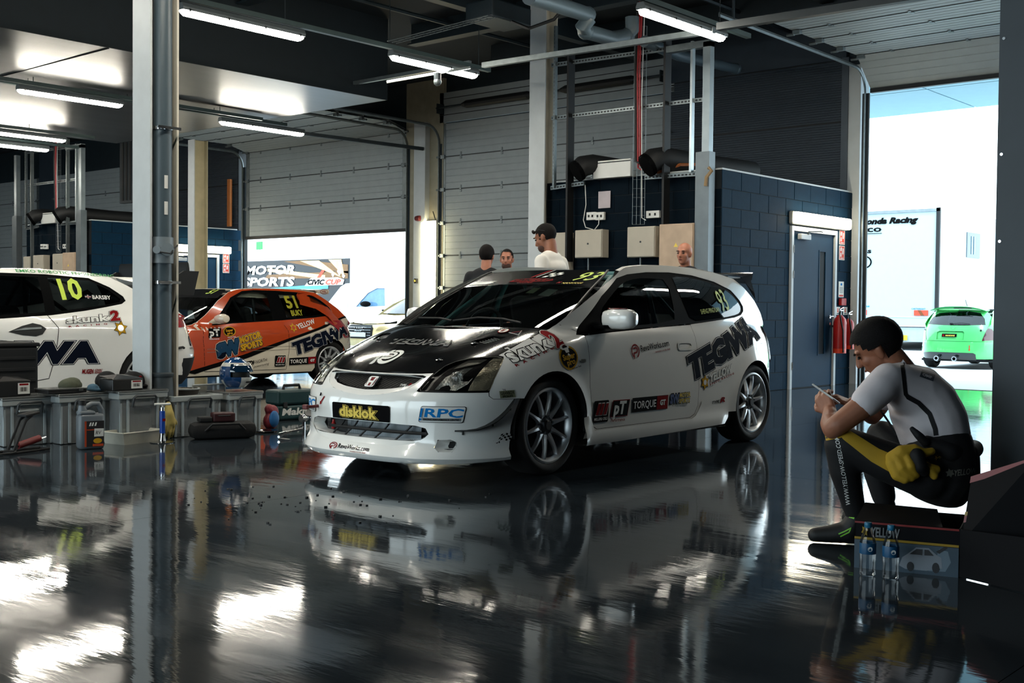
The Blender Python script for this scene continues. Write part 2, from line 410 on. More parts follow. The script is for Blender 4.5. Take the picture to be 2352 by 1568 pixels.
MB().span((XW+.05, 1.9, 4.45), (XW+.25, 38.9, 5.45)).out('wall_lintel', STEEL, kind='structure')
MB().span((XW, 24.8, 0), (XW+.25, 25.0, 5.3)).out('wall_back_jamb', CORR, kind='structure')
MB().span((XW-.02, 30.05, 0), (XW+.25, 30.95, 5.3)).out('wall_back_far', MATS.get('pier_cream') or CORR, kind='structure')
MB().span((XW, 36.05, 0), (XW+.25, 39, 5.3)).out('wall_back_last', CORR, kind='structure')
MB().span((-9, 38.8, 0), (XW, 39, 5.3)).out('wall_left_end', CORR, kind='structure')
MB().span((-9, -7.2, 0), (XW, -7, 5.3)).out('wall_right_end', CORR, kind='structure')
# pit-lane side behind the viewer: piers with open bays between
for i, (a, b) in enumerate(((-7, 1.0), (9.2, 9.9), (16.2, 17.0), (23.5, 24.4), (31, 39))):
    MB().span((-9.2, a, 0), (-9, b, 5.3)).out('wall_pit_%d' % (i+1), CORR, kind='structure')
MB().span((-9.2, -7, 5.0), (-9, 39, 5.3)).out('wall_pit_header', CORR, kind='structure')
MB().span((-60, -70, -.12), (-9.001, 90, -.004)).out('ground_pit_lane', mat('pit_lane_tarmac', (120, 122, 124), .9), kind='structure')

# sectional doors
def rib_panel(h=.606, w=5.08, n=5):
    pr = []
    for k in range(n):
        z = k*h/n; s = h/n
        pr += [(.0, z+s*.06), (-.006, z+s*.12), (-.006, z+s*.94), (.0, z+s)]
    vs = []
    for d, z in pr: vs += [(d, -w/2, z), (d, w/2, z)]
    k = len(pr); vs += [(.04, -w/2, h), (.04, w/2, h), (.04, -w/2, 0), (.04, w/2, 0)]
    fs = [(2*i, 2*i+1, 2*i+3, 2*i+2) for i in range(k-1)]+[(2*k-2, 2*k-1, 2*k+1, 2*k), (2*k, 2*k+1, 2*k+3, 2*k+2), (2*k+2, 2*k+3, 1, 0)]
    return MB().add(vs, fs).mesh('panel', DOORP)
PANEL = rib_panel()
hb = MB(); hb.box((-.012, 0, .0), (.02, .05, .03), ch=.004); hb.box((-.012, 0, .045), (.012, .035, .05), ch=.004); hb.box((-.012, 0, -.04), (.012, .05, .04), ch=.004)
HINGE = hb.mesh('hinge', GALV)
rb = MB(); rb.box((-.03, 0, 0), (.05, .10, .07), ch=.006); rb.cyl((-.05, .04, 0), (-.05, .14, 0), .02, n=8)
ROLLER = rb.mesh('roller_bracket', GALV)
def sectional(name, y0, y1, bottom, seams, label, zt=4.53, xt=15.25, nh=5, roll=True):
    """seams: heights of the joints that hang vertically; above zt the panels lie flat under the ceiling"""
    yc = (y0+y1)/2; w = y1-y0; root = empty(name, (XW, yc, bottom), label=label, cat='garage door'); sy = w/5.08
    def panel(x, z, tilt, h):
        return link('panel', PANEL, root, loc=V((x, yc, z))-root.location, rot=(0, tilt, 0), scale=(1, sy, h/.606))
    P = [(XW, bottom)]+[(XW, s) for s in seams]
    last = P[-1][1]
    if last < zt-.02:
        h = min(.61, sqrt((XW-xt)**2+(zt-last)**2)); P.append((xt, zt))
    if xt < XW: P += [(xt-.61*k, zt) for k in range(1, 5)]
    for (xa, za), (xb, zb) in zip(P, P[1:]):
        h = sqrt((xb-xa)**2+(zb-za)**2)
        if h < .05: continue
        panel(xa, za+.004, atan2(xb-xa, zb-za), h-.006)
    for i, (x, z) in enumerate(P[1:-1]):
        t = 0 if x >= XW-.01 else RAD(-90)
        MB().box((0, 0, 0), (.008, w, .014)).out('joint_seal', RUB, root, loc=V((x-.006 if not t else x, yc, z if not t else z-.006))-root.location, rot=(0, t, 0))
        for k in range(nh):
            link('hinge', HINGE, root, loc=V((x, y0+w*(k+.5)/nh, z))-root.location, rot=(0, t, 0))
        if roll:
            for y, s in ((y0+.06, 1), (y1-.06, -1)): link('roller_bracket', ROLLER, root, loc=V((x, y, z))-root.location, rot=(0, t, 0), scale=(1, -s, 1))
    for y in (y0+.05, y1-.05): MB().span((XW-.012, y-.06, bottom), (XW-.006, y+.06, P[len(seams)][1])).out('end_stile', GALV, root, world=True)
    MB().span((XW-.03, y0, bottom-.05), (XW+.04, y1, bottom+.01)).out('bottom_seal', RUB, root, world=True)
    return root
def track(name, y, label, zt=4.4, r=.32, xe=11.8):
    pts = [(XW-.05, y, 0), (XW-.05, y, zt-r)]+[(XW-.05-r*(1-cos(a)), y, zt-r+r*sin(a)) for a in [RAD(15*k) for k in range(1, 7)]]+[(xe, y, zt+.02)]
    root = empty(name, (XW-.05, y, 0), label=label, cat='door track')
    mb = MB(); mb.rings([(p, (.012, .03)) for p in pts], n=6); mb.out('rail', GALV, root, world=True)
    mb = MB(); mb.span((XW-.03, y-.05, 0), (XW, y+.05, zt-r)); mb.out('back_plate', STEEL, root, world=True)
    mb = MB(); mb.span((xe+.3, y-.01, zt+.03), (xe+.33, y+.01, 5.3)); mb.out('hanger', STEEL, root, world=True)
sectional('sectional_door', 2.08, 7.14, 4.13, [], 'open grey sectional door folded up above the right opening', xt=15.28)
sectional('sectional_door', 10.5, 15.56, .17, [.78, 1.39, 1.99, 2.60, 3.22, 3.83, 4.45], 'closed grey sectional door behind the talking men', xt=XW, zt=4.44)
sectional('sectional_door', 16.5, 21.6, 2.53, [3.15, 3.76, 4.39], 'half open grey sectional door above the orange car')
sectional('sectional_door', 24.95, 30.1, .17, [.78, 1.39, 2.0, 2.61, 3.22, 3.83, 4.45], 'closed grey sectional door beyond the left block room', xt=XW, zt=4.44)
sectional('sectional_door', 31.0, 36.0, .17, [.78, 1.39, 2.0, 2.61, 3.22, 3.83, 4.45], 'last closed grey sectional door at the far left', xt=XW, zt=4.44)
for i, (y, l) in enumerate(((7.2, 'curved steel door track beside the corrugated cladding'), (15.58, 'curved steel track left of the closed door'), (16.44, 'steel track right of the half open door'), (21.68, 'steel track left of the half open door'))): track('door_track', y, l)
MB().span((XW-.02, 10.4, 4.47), (XW+.03, 15.6, 5.02)).out('trim_7', DOORP, kind='structure')
for z in (4.6, 4.75, 4.9): MB().span((XW-.026, 10.4, z), (XW-.02, 15.6, z+.012)).out('trim_8', BLK, kind='structure')
# spring tubes over the closed door
sp_ = empty('door_spring', (XW-.16, 12.9, 4.72), label='dark spring shaft above the closed sectional door', cat='spring')
MB().cyl((XW-.16, 10.5, 4.72), (XW-.16, 15.55, 4.72), .02, n=8).out('shaft', STEEL, sp_, world=True)
for y in (10.55, 12.9, 15.5): MB().span((XW-.2, y-.01, 4.62), (XW-.02, y+.01, 4.8)).out('bearing_plate', STEEL, sp_, world=True)
for a, b in ((11.0, 12.6), (13.2, 14.9)): MB().rings([((XW-.16, a, 4.72), .03), ((XW-.16, a+.12, 4.72), .07), ((XW-.16, b-.12, 4.72), .07), ((XW-.16, b, 4.72), .03)], n=10).out('coil', BLK, sp_, world=True)

# steel columns (H section, flange faces -X)
def column(name, x, y, label, w=.254, d=.26, z1=5.3, mats=(PALE, CREAM), tf=.018):
    root = empty(name, (x, y, 0), label=label, cat='column')
    MB().span((x, y-w/2, 0), (x+tf, y+w/2, z1)).out('flange', mats[0], root, world=True)
    MB().span((x+d-tf, y-w/2, 0), (x+d, y+w/2, z1)).out('flange', mats[1], root, world=True)
    MB().span((x+tf, y-.008, 0), (x+d-tf, y+.008, z1)).out('web', mats[1], root, world=True)
    mb = MB(); mb.span((x-.06, y-w/2-.04, 0), (x+d+.06, y+w/2+.04, .02)); mb.out('base_plate', GALV, root, world=True)
    return root
column('steel_column', 4.93, 8.10, 'pale H section column with a grey drainpipe in its recess', w=.245, d=.25, mats=(PALE, CREAM))
column('steel_column', 12.05, 10.13, 'pale column at the corner of the electric boxes', w=.27, d=.25, mats=(PALE, CREAM))
column('steel_column', 12.6, 19.0, 'cream column behind the column with the drainpipe', w=.2, d=.3, z1=4.1, mats=(PALE, mat('cream_warm', (184, 174, 142), .5)))
MB().span((XW-.14, 15.86, 0), (XW+.2, 16.16, 4.5)).out('steel_column', PALE, label='pale column between the half open and the closed door', cat='column')
MB().span((XW-.02, 15.5, 0), (XW+.2, 16.5, 5.3)).out('wall_pier', mat('pier_cream', (150, 144, 124), .6), kind='structure')
# big dark column close by on the right
rc = empty('steel_column', (5.7, 1.55, 0), label='dark grey column filling the right edge', cat='column')
RC = mat('dark_grey_paint', (58, 68, 76), .5, var=.06)
pa = onZ(2293.5, 1068); sc_ = 5.15/pa.length
p0 = atD(2283, 700, 5.45)
MB().span((p0.x, p0.y-.42, 0), (p0.x+.02, p0.y, 5.3)).out('flange', RC, rc, world=True)
MB().span((p0.x+.02, p0.y-.22, 0), (p0.x+.3, p0.y-.2, 5.3)).out('web', RC, rc, world=True)
MB().span((p0.x+.3, p0.y-.42, 0), (p0.x+.32, p0.y, 5.3)).out('flange', RC, rc, world=True)
for z in (1.35, 1.75, 2.28): MB().cyl((p0.x-.004, p0.y-.02, z), (p0.x, p0.y-.02, z), .007, n=8).out('bolt', CHROME, rc, world=True)
# rainwater pipe in the left column's recess
dp = empty('drainpipe', (5.07, 8.01, 0), label='grey drainpipe clipped inside the left column', cat='pipe')
MB().cyl((5.06, 8.015, .35), (5.06, 8.015, 5.3), .072, n=20).out('pipe', DKPIPE, dp, world=True, smooth=True)
mb = MB(); mb.lathe([(.078, .0), (.085, .0), (.085, .12), (.1, .16), (.1, .19), (.09, .2), (.08, .36), (.088, .37), (.088, .39), (.074, .4)], (5.06, 8.015, .1), n=20); mb.out('boot', mat('boot_grey', (58, 66, 70), .5), dp, world=True, smooth=True)
for z in (1.18, 2.36): mb = MB(); mb.lathe([(.07, 0), (.08, 0), (.08, .025), (.07, .025)], (5.06, 8.015, z), n=20); mb.box((5.06, 7.92, z+.012), (.2, .012, .02)); mb.out('pipe_clip', CHROME, dp, world=True)
mb = MB(); mb.lathe([(.072, 0), (.084, 0), (.084, .2), (.072, .2)], (5.06, 8.015, 1.34), n=20); mb.cyl((5.06, 7.95, 1.44), (5.02, 7.88, 1.44), .05, n=14); mb.cyl((5.0, 7.98, 1.44), (4.97, 7.95, 1.44), .03, n=12); mb.out('rodding_eye', mat('pipe_pale', (120, 130, 136), .4), dp, world=True, smooth=True)
mb = MB(); mb.tube([(4.97, 7.90, 1.42), (5.03, 7.855, 1.41), (5.07, 7.87, 1.45), (5.13, 7.91, 1.48)], .006, n=6); mb.out('strap', BLK, dp, world=True)
for z in (1.76, 1.96): MB().box((5.045, 7.94, z), (.03, .002, .1)).out('sticker', WHITE, dp, world=True)

# strip lights on their trunking
def lamp(x0, x1, y, z, label, group=None, real=True):
    root = empty('strip_light', ((x0+x1)/2, y, z), label=label, cat='light'); L = x1-x0; c = V(((x0+x1)/2, y, z))
    mb = MB(); sec = [(-.05, .0), (-.055, .03), (-.035, .07), (.035, .07), (.055, .03), (.05, .0)]
    mb.add([(x, sy, sz) for x in (-L/2, L/2) for sy, sz in sec], [(0, 1, 2, 3, 4, 5), (11, 10, 9, 8, 7, 6)]+[(i, (i+1) % 6, 6+(i+1) % 6, 6+i) for i in range(6)]); mb.out('housing', mat('lamp_housing', (96, 104, 106), .5), root)
    sec = [(-.048, 0), (-.046, -.03), (-.025, -.048), (.025, -.048), (.046, -.03), (.048, 0)]; m = L/2-.05
    mb = MB(); mb.add([(x, sy*k, sz*k) for x, k in ((-L/2+.005, .5), (-m, 1), (m, 1), (L/2-.005, .5)) for sy, sz in sec], [(0, 1, 2, 3, 4, 5), (23, 22, 21, 20, 19, 18)]+[(r*6+i, r*6+(i+1) % 6, r*6+6+(i+1) % 6, r*6+6+i) for r in range(3) for i in range(6)]); mb.out('diffuser', LENS, root, smooth=True)
    for x in (-L*.45, -L*.15, L*.15, L*.45):
        MB().box((x, .056, .0), (.02, .012, .03)).out('clip', CHROME, root); MB().box((x, -.056, .0), (.02, .012, .03)).out('clip', CHROME, root)
lamp(6.55, 8.06, 10.07, 3.9, 'strip light in front of the black soffit face, left of its corner')
lamp(9.28, 10.72, 10.0, 3.9, 'strip light just right of the black soffit corner')
lamp(10.9, 12.55, 15.65, 3.9, 'strip light under the soffit before the half open door')
lamp(9.35, 10.88, 6.58, 3.9, 'strip light below the open overhead door')
a = onZ(40, 205, 3.9); LY1 = a.y; lamp(a.x, a.x+1.55, a.y, 3.9, 'strip light under the soffit left of the drainpipe column')
a = onZ(150, 322, 3.9); LY2 = a.y; lamp(a.x-1.5, a.x, a.y, 3.9, 'strip light over the left electric boxes')
for x, y, l in ((3.7, 10.07, 'strip light above the white tailgate car, outside the view'), (6.4, 6.58, 'strip light overhead above the bonnet of the number 93 car'), (3.4, 6.58, 'strip light overhead ahead of the number 93 car'), (.4, 6.58, 'strip light overhead near the pit lane, right row'), (.8, 10.07, 'strip light overhead near the pit lane, left row'), (8.9, 3.0, 'strip light overhead right of the number 93 car, near one'), (11.8, 3.0, 'strip light overhead right of the number 93 car, far one'), (9.4, 21.1, 'strip light overhead in the far garage, right row'), (6.3, 24.6, 'strip light overhead in the far garage, left row'), (9.3, 24.6, 'strip light overhead in the far garage by the far shutter'), (9.3, 29.5, 'strip light overhead in the last garage')):
    lamp(x, x+1.5, y, 3.9, l)
def trunk(x0, x1, y, z, label):
    root = empty('light_trunking', ((x0+x1)/2, y, z), label=label, cat='trunking')
    MB().span((x0, y-.03, z), (x1, y+.03, z+.05)).out('channel', mat('trunking_green', (60, 78, 78), .5), root, world=True)
    x = x0+.3
    while x < x1: MB().cyl((x, y, z+.05), (x, y, 5.3 if y < 13.03 or y > 20.6 else 4.1), .005, n=6).out('hanger_rod', STEEL, root, world=True); x += 1.5
trunk(-3, 11.0, 10.04, 3.985, 'long grey trunking carrying the lights before the soffit')
trunk(-3, 11.4, 6.58, 3.985, 'grey trunking carrying the light below the open door')
trunk(-3, 12.2, 15.66, 3.985, 'grey trunking under the soffit')
trunk(-3, 11.6, LY1, 3.985, 'greenish trunking under the soffit left of the drainpipe column')
trunk(2, 11.0, LY2, 3.985, 'trunking over the left electric boxes')
trunk(2, 13.5, 3.0, 3.985, 'trunking overhead right of the number 93 car')
trunk(2, 11.5, 21.1, 3.985, 'trunking overhead in the far garage, right row')
trunk(8, 11.5, 29.5, 3.985, 'trunking overhead in the last garage')
trunk(2, 11.5, 24.6, 3.985, 'trunking overhead in the far garage, left row')
# cross channels and pipes of the ceiling
def bar(name, a, b, w, h, mt, label, cat='rail'):
    a = V(a); b = V(b); d = b-a; mb = MB(); R = d.to_track_quat('X', 'Z').to_matrix(); mb.box((a+b)/2, (d.length, w, h), R=R); return mb.out(name, mt, label=label, cat=cat)
a = onZ(1110, 150, 3.97); b = onZ(1700, 40, 3.97)
bar('ceiling_rail', onX(1110, 150, a.x), onX(1640, 70, a.x), .06, .06, GALV, 'steel channel crossing above the electric boxes')
bar('ceiling_rail', onX(1650, 62, a.x-.3), onX(2130, -12, a.x-.3), .08, .07, STEEL, 'dark channel passing under the open overhead door')
bar('ceiling_rail', (11.35, 10.7, 4.25), (11.35, 13.0, 4.25), .05, .05, GALV, 'short steel conduit right of the soffit corner')
bar('ceiling_rail', (12.2, 17.5, 4.22), (15.6, 15.9, 4.0), .06, .06, STEEL, 'dark channel slanting before the half open door')
cp = empty('waste_pipe', (10.5, 7.5, 4.8), label='fat grey pipe with two bends under the ceiling', cat='pipe')
def w_(x, y, D): return tuple(atD(x, y, D))
pts = [w_(1215, -8, 11.9), w_(1250, 2, 12.2), w_(1330, 27, 12.9), w_(1350, 34, 13.1), w_(1352, 45, 13.1), w_(1338, 62, 13.1), w_(1345, 72, 13.2), w_(1405, 88, 13.8), w_(1440, 82, 14.0), w_(1452, 68, 14.0), w_(1452, 40, 14.0)]
MB().tube(pts, .085, n=14).out('pipe', DKPIPE, cp, world=True, smooth=True)
for p in (pts[3], pts[6], pts[8]): MB().ball(p, .094, 12, 8).out('elbow', DKPIPE, cp, world=True, smooth=True)
cp = empty('waste_pipe', (13, 6.8, 4.8), label='grey pipe running to a bracket on the cladding', cat='pipe')
MB().tube([w_(1480, 95, 14.2), w_(1560, 128, 15.2), w_(1690, 158, 16.8)], .07, n=12).out('pipe', DKPIPE, cp, world=True, smooth=True)
MB().ball(w_(1690, 158, 16.8), .085, 10, 6).out('end_cap', DKPIPE, cp, world=True, smooth=True)
un = empty('ceiling_unit', w_(1145, 35, 14.2), label='boxy ceiling unit with cables between soffit and column', cat='air unit')
c = V(w_(1145, 35, 14.2)); MB().box(c, (.7, .45, .22), ch=.02).out('casing', STEEL, un, world=True)
MB().tube([c+V((0, -.2, -.1)), c+V((.1, -.4, -.2)), c+V((.2, -.7, -.12)), c+V((.2, -1.0, .1))], .02, n=6).out('cable', BLK, un, world=True)
ct = empty('cable_tray', w_(1010, 70, 12.5), label='mesh cable tray right of the black soffit', cat='cable tray')
a = V(w_(890, 95, 12.2)); b = V(w_(1120, 35, 12.6))
for k in range(3): MB().cyl(a+V((.06*k, 0, 0)), b+V((.06*k, 0, 0)), .006, n=5).out('tray_wire', GALV, ct, world=True)
for k in range(16): p = a.lerp(b, k/15); MB().cyl(p, p+V((.14, .0, .0)), .004, n=4).out('tray_rung', STEEL, ct, world=True)
sp2 = empty('sprinkler', w_(1005, 180, 14), label='small sensor hanging by the right light', cat='sensor')
c = V(w_(1005, 180, 14)); MB().cyl(c+V((0, 0, .06)), c+V((0, 0, -.02)), .045, n=10).out('body', STEEL, sp2, world=True); MB().ball(c+V((0, 0, -.04)), .05, 10, 6).out('bulb', GALV, sp2, world=True, smooth=True)
bar('ceiling_rail', w_(888, 188, 14), w_(1080, 155, 14.2), .03, .03, GALV, 'thin conduit holding the hanging sensor')
# ============================================================ cars: body surfaces (x forward from the front axle, y left, z up)
class Body:
    def __init__(s, **k):
        s.__dict__.update(k)
        for n in ('XF', 'XB', 'WZ', 'G', 'ZC'): setattr(s, n, curve(getattr(s, n)))
    def x0f(s, z): return min(s.xf0, s.XF(z)-.9)
    def nf(s, z): return s.nlow+(s.nhigh-s.nlow)*sst(s.zb-.2, s.zb, z)
    def ylow(s, x, z):
        w = s.WZ(z); a = s.x0f(z)
        if x > a:
            t = min(1., (x-a)/(s.XF(z)-a)); n = s.nf(z); return w*max(0., 1-t**n)**(1/n)
        if x < s.xr0:
            t = min(1., (s.xr0-x)/(s.xr0-s.XB(z))); return w*max(0., 1-t**s.nr)**(1/s.nr)
        return w
    def ygr(s, x, z):
        y = s.G(z)
        if x > s.gx1: y *= 1-s.gf*((x-s.gx1)/s.gl1)**2
        if x < s.gx0: y *= 1-s.gr*((s.gx0-x)/s.gl0)**2
        return y
    def Y(s, x, z):
        w = sst(s.zb-.06, s.zb+.02, z)
        y = s.ylow(x, z)*(1-w)+s.ygr(x, z)*w if 0 < w < 1 else (s.ygr(x, z) if w >= 1 else s.ylow(x, z))
        for ax, az, r, h in s.arches:
            d = sqrt((x-ax)**2+(z-az)**2)-r
            y += h*exp(-(d/.045)**2)
        return y
    def side(s, x, z, o=0.): return V((x, s.Y(x, z)+o, z))
    def front(s, a, z, o=0.):
        """a: angle round the nose, -90..90 degrees in radians"""
        n = s.nf(z); c, q = max(0., cos(a)), sin(a); r = (c**n+abs(q)**n)**(-1/n); b = s.x0f(z); L = s.XF(z)-b
        x, y = b+L*r*c, s.WZ(z)*r*q
        if o:
            e = .01; r2 = (max(0., cos(a+e))**n+abs(sin(a+e))**n)**(-1/n); tx, ty = b+L*r2*cos(a+e)-x, s.WZ(z)*r2*sin(a+e)-y; l = math.hypot(tx, ty) or 1
            x += o*ty/l; y -= o*tx/l
        return V((x, y, z))
    def rear(s, a, z, o=0.):
        n = s.nr; c, q = max(0., cos(a)), sin(a); r = (c**n+abs(q)**n)**(-1/n); L = s.XB(z)-s.xr0
        x, y = s.xr0+L*r*c, s.WZ(z)*r*q
        if s.zb < z: y *= s.ygr(s.xr0, z)/s.WZ(z)
        return V((x-o*c*1.2, y+o*q*1.2, z))
    def hood(s, x, y, o=0.):
        lo, hi = s.zh0, s.zh1
        for _ in range(22):
            m = (lo+hi)/2
            if s.ylow(x, m) > abs(y) and x < s.XF(m): lo = m
            else: hi = m
        return V((x, y, (lo+hi)/2+o))
    def roof(s, x, y, o=0.): return V((x, y, s.ZC(x)-s.crown*(abs(y)/s.ry)**2.6+o))
    def ws(s, y, z, o=0.):
        t = (z-s.wz0)/(s.wz1-s.wz0); x = s.wx0+(s.wx1-s.wx0)*t+s.wbul*sin(pi*max(0, min(1, t)))-(s.wbow*(1-t)+s.wbow1*t)*(abs(y)/s.wy)**2.2
        return V((x+o*.45, y, z+o*.9))
HERO = Body(
    XF=[(.09, .82), (.13, .84), (.18, .845), (.24, .82), (.32, .82), (.42, .825), (.50, .81), (.56, .765), (.60, .725), (.65, .655), (.71, .555), (.78, .36), (.84, .17), (.885, .02), (.90, -.04), (.92, -.16), (1.2, -.5)],
    XB=[(.15, -3.18), (.3, -3.27), (.5, -3.28), (.75, -3.25), (.92, -3.17), (1.05, -3.06), (1.2, -2.9), (1.33, -2.72)],
    WZ=[(.08, .78), (.12, .80), (.18, .825), (.3, .838), (.5, .8475), (.62, .846), (.73, .838), (.8, .826), (.86, .805), (.9, .785), (.95, .775), (1.4, .6)],
    G=[(.86, .80), (.92, .775), (1.0, .752), (1.1, .712), (1.2, .662), (1.27, .620), (1.33, .568), (1.36, .53)],
    ZC=[(-.9, 1.245), (-1.05, 1.305), (-1.2, 1.343), (-1.45, 1.368), (-1.7, 1.377), (-2.0, 1.375), (-2.4, 1.355), (-2.75, 1.315)],
    xf0=-.1, nlow=3.0, nhigh=4.0, zb=.90, xr0=-2.2, nr=3.2, gx1=-.9, gf=.11, gl1=.7, gx0=-1.9, gr=.15, gl0=1.1,
    arches=((0, .305, .33, .012), (-2.57, .305, .33, .012)), zh0=.4, zh1=.915, crown=.052, ry=.57,
    wz0=.895, wz1=1.30, wx0=-.07, wx1=-1.03, wbul=.02, wbow=.15, wbow1=.0, wy=.68)
# ============================================================ shared car pieces
PAINT = mat('white_paint', (240, 240, 236), .22, var=.03, coat=1., scale=3)
PBLK = mat('black_gloss', (9, 10, 12), .12, coat=1., var=.2)
TRIM = mat('black_trim', (6, 7, 8), .6, var=.2, spec=.03)
TYRE = mat('tyre_rubber', (15, 15, 16), .75, bump=.1)
ALLOY = mat('alloy_silver', (214, 218, 222), .34, .7, var=.04)
INTER = mat('interior_dark', (10, 12, 14), .8)
CAGE = mat('cage_teal', (66, 122, 124), .4)
GL = glass('tinted_window', (.42, .5, .5), 1.2)
GLD = glass('dark_window', (.10, .13, .14), 1.25)
GLW = glass('windscreen', (.5, .6, .6), 1.3)
GLC = glass('clear_lens', (.95, .96, .96), .8)
NAVY = mat('print_navy', (14, 20, 34), .7, spec=.04); PW = mat('print_white', (225, 226, 222), .5, var=.03, spec=.3); PR = mat('print_red', (128, 22, 26), .7, spec=.04); PB = mat('print_black', (12, 12, 13), .7, spec=.04)
PY = mat('print_yellow', (233, 205, 92), .5, var=.04, spec=.3); PLIME = mat('print_lime', (190, 214, 70), .45, var=.04); PBLU = mat('print_blue', (22, 118, 190), .7, spec=.04); PGLD = mat('print_gold', (196, 150, 40), .7, spec=.04); PGRN = mat('print_green', (46, 140, 70), .5); PGREY = mat('print_grey', (120, 124, 126), .7, spec=.04)
REDL = mat('tail_red', (150, 22, 26), .12, coat=1.)

def wheel(parent, x, y, z, R=.305, rim=.2335, w=.205, side=1, spokes=10, name='wheel', flat=False):
    """wheel with its outer face towards +y (side 1) or -y"""
    s = side
    mb = MB(); rr = rim
    mb.lathe([(rr-.012, 0), (rr, -.004*s), (rr+.002, -.012*s), (rr-.004, -.02*s), (rr-.02, -.03*s), (rr-.028, -.06*s), (rr-.03, -w*s), (rr-.05, -w*s), (rr-.036, -.05*s), (rr-.026, -.02*s), (rr-.012, 0)], axis='y', n=48)
    ro = mb.out(name, ALLOY, parent, smooth=True, angle=RAD(50), loc=(x, y, z))
    mb = MB(); mb.lathe([(rr-.004, -.012*s), (rr+.008, .0), (rr+.03, .006*s), (R-.025, .004*s), (R-.008, -.012*s), (R, -.035*s), (R, -(w-.03)*s), (R-.01, -(w-.008)*s), (rr+.01, -w*s)], axis='y', n=56)
    mb.out('tyre', TYRE, ro, smooth=True)
    me = None
    for k in range(spokes):
        if me is None:
            q = MB(); L = [(.058, .026, -.03), (.10, .015, -.018), (.16, .0105, -.012), (rr-.02, .012, -.016), (rr-.008, .024, -.022)]
            vs = []; fs = []
            for r, hw, d in L: vs += [(r, d*s-.022*s, -hw), (r, d*s, -hw*.55), (r, d*s, hw*.55), (r, d*s-.022*s, hw)]
            for i in range(len(L)-1):
                b = i*4; fs += [(b, b+1, b+5, b+4), (b+1, b+2, b+6, b+5), (b+2, b+3, b+7, b+6), (b+3, b, b+4, b+7)]
            fs += [(0, 3, 2, 1), (16, 17, 18, 19)]; me = q.add(vs, fs).mesh('spoke', ALLOY, True, RAD(30))
        link('spoke', me, ro, rot=(0, 2*pi*k/spokes+.18, 0))
    mb = MB(); mb.lathe([(.0, -.016*s), (.03, -.016*s), (.034, -.03*s), (.05, -.034*s), (.066, -.03*s), (.072, -.045*s), (.07, -.07*s)], axis='y', n=24); mb.out('hub', mat('hub_grey', (110, 112, 114), .3, .8), ro, smooth=True)
    mb = MB(); mb.lathe([(.0, -.008*s), (.026, -.008*s), (.031, -.013*s), (.031, -.04*s)], axis='y', n=20); mb.out('hub_cap', BLK, ro, smooth=True)
    for k in range(5):
        a = 2*pi*k/5+.3; MB().cyl((.052*cos(a), -.045*s, .052*sin(a)), (.052*cos(a), -.014*s, .052*sin(a)), .0085, n=6).out('wheel_nut', CHROME if not flat else BLK, ro)
    mb = MB(); mb.lathe([(.05, -.075*s), (.155, -.075*s), (.155, -.1*s), (.05, -.1*s)], axis='y', n=32); mb.out('brake_disc', mat('brake_iron', (60, 60, 62), .4, .7), ro, smooth=True)
    mb = MB(); mb.lathe([(.0, -.13*s), (rr-.035, -.13*s)], axis='y', n=24); mb.out('inner_drum', BLK, ro)
    return ro
def ring_loft(mb, outer, inner, fo, fi, n=64, mids=()):
    """skin between two loops in a 2D domain, matched by direction from the centre"""
    cx = sum(p[0] for p in inner)/len(inner); cy = sum(p[1] for p in inner)/len(inner)
    def at(poly, a):
        d = (cos(a), sin(a)); best = 0
        for i in range(len(poly)):
            p = poly[i]; q = poly[(i+1) % len(poly)]; ex, ey = q[0]-p[0], q[1]-p[1]; den = d[0]*ey-d[1]*ex
            if abs(den) < 1e-12: continue
            t = ((p[0]-cx)*ey-(p[1]-cy)*ex)/den; u = ((p[0]-cx)*d[1]-(p[1]-cy)*d[0])/den
            if t > 0 and -1e-6 <= u <= 1+1e-6: best = max(best, t)
        return (cx+d[0]*best, cy+d[1]*best)
    A = [2*pi*k/n for k in range(n)]; o = [at(outer, a) for a in A]; i_ = [at(inner, a) for a in A]
    vs = [fo(*p) for p in o]+[fi(*p) for p in i_]
    return mb.add(vs, [(k, (k+1) % n, n+(k+1) % n, n+k) for k in range(n)])
def mirror_y(o, parent, name=None):
    c = o.copy(); COL.objects.link(c); c.parent = parent; c.scale = (o.scale.x, -o.scale.y, o.scale.z); c.location = (o.location.x, -o.location.y, o.location.z)
    for ch in o.children: g = ch.copy(); COL.objects.link(g); g.parent = c
    return c
def liner(mb, s, d):
    """closed dark tub around an arch"""
    return mb
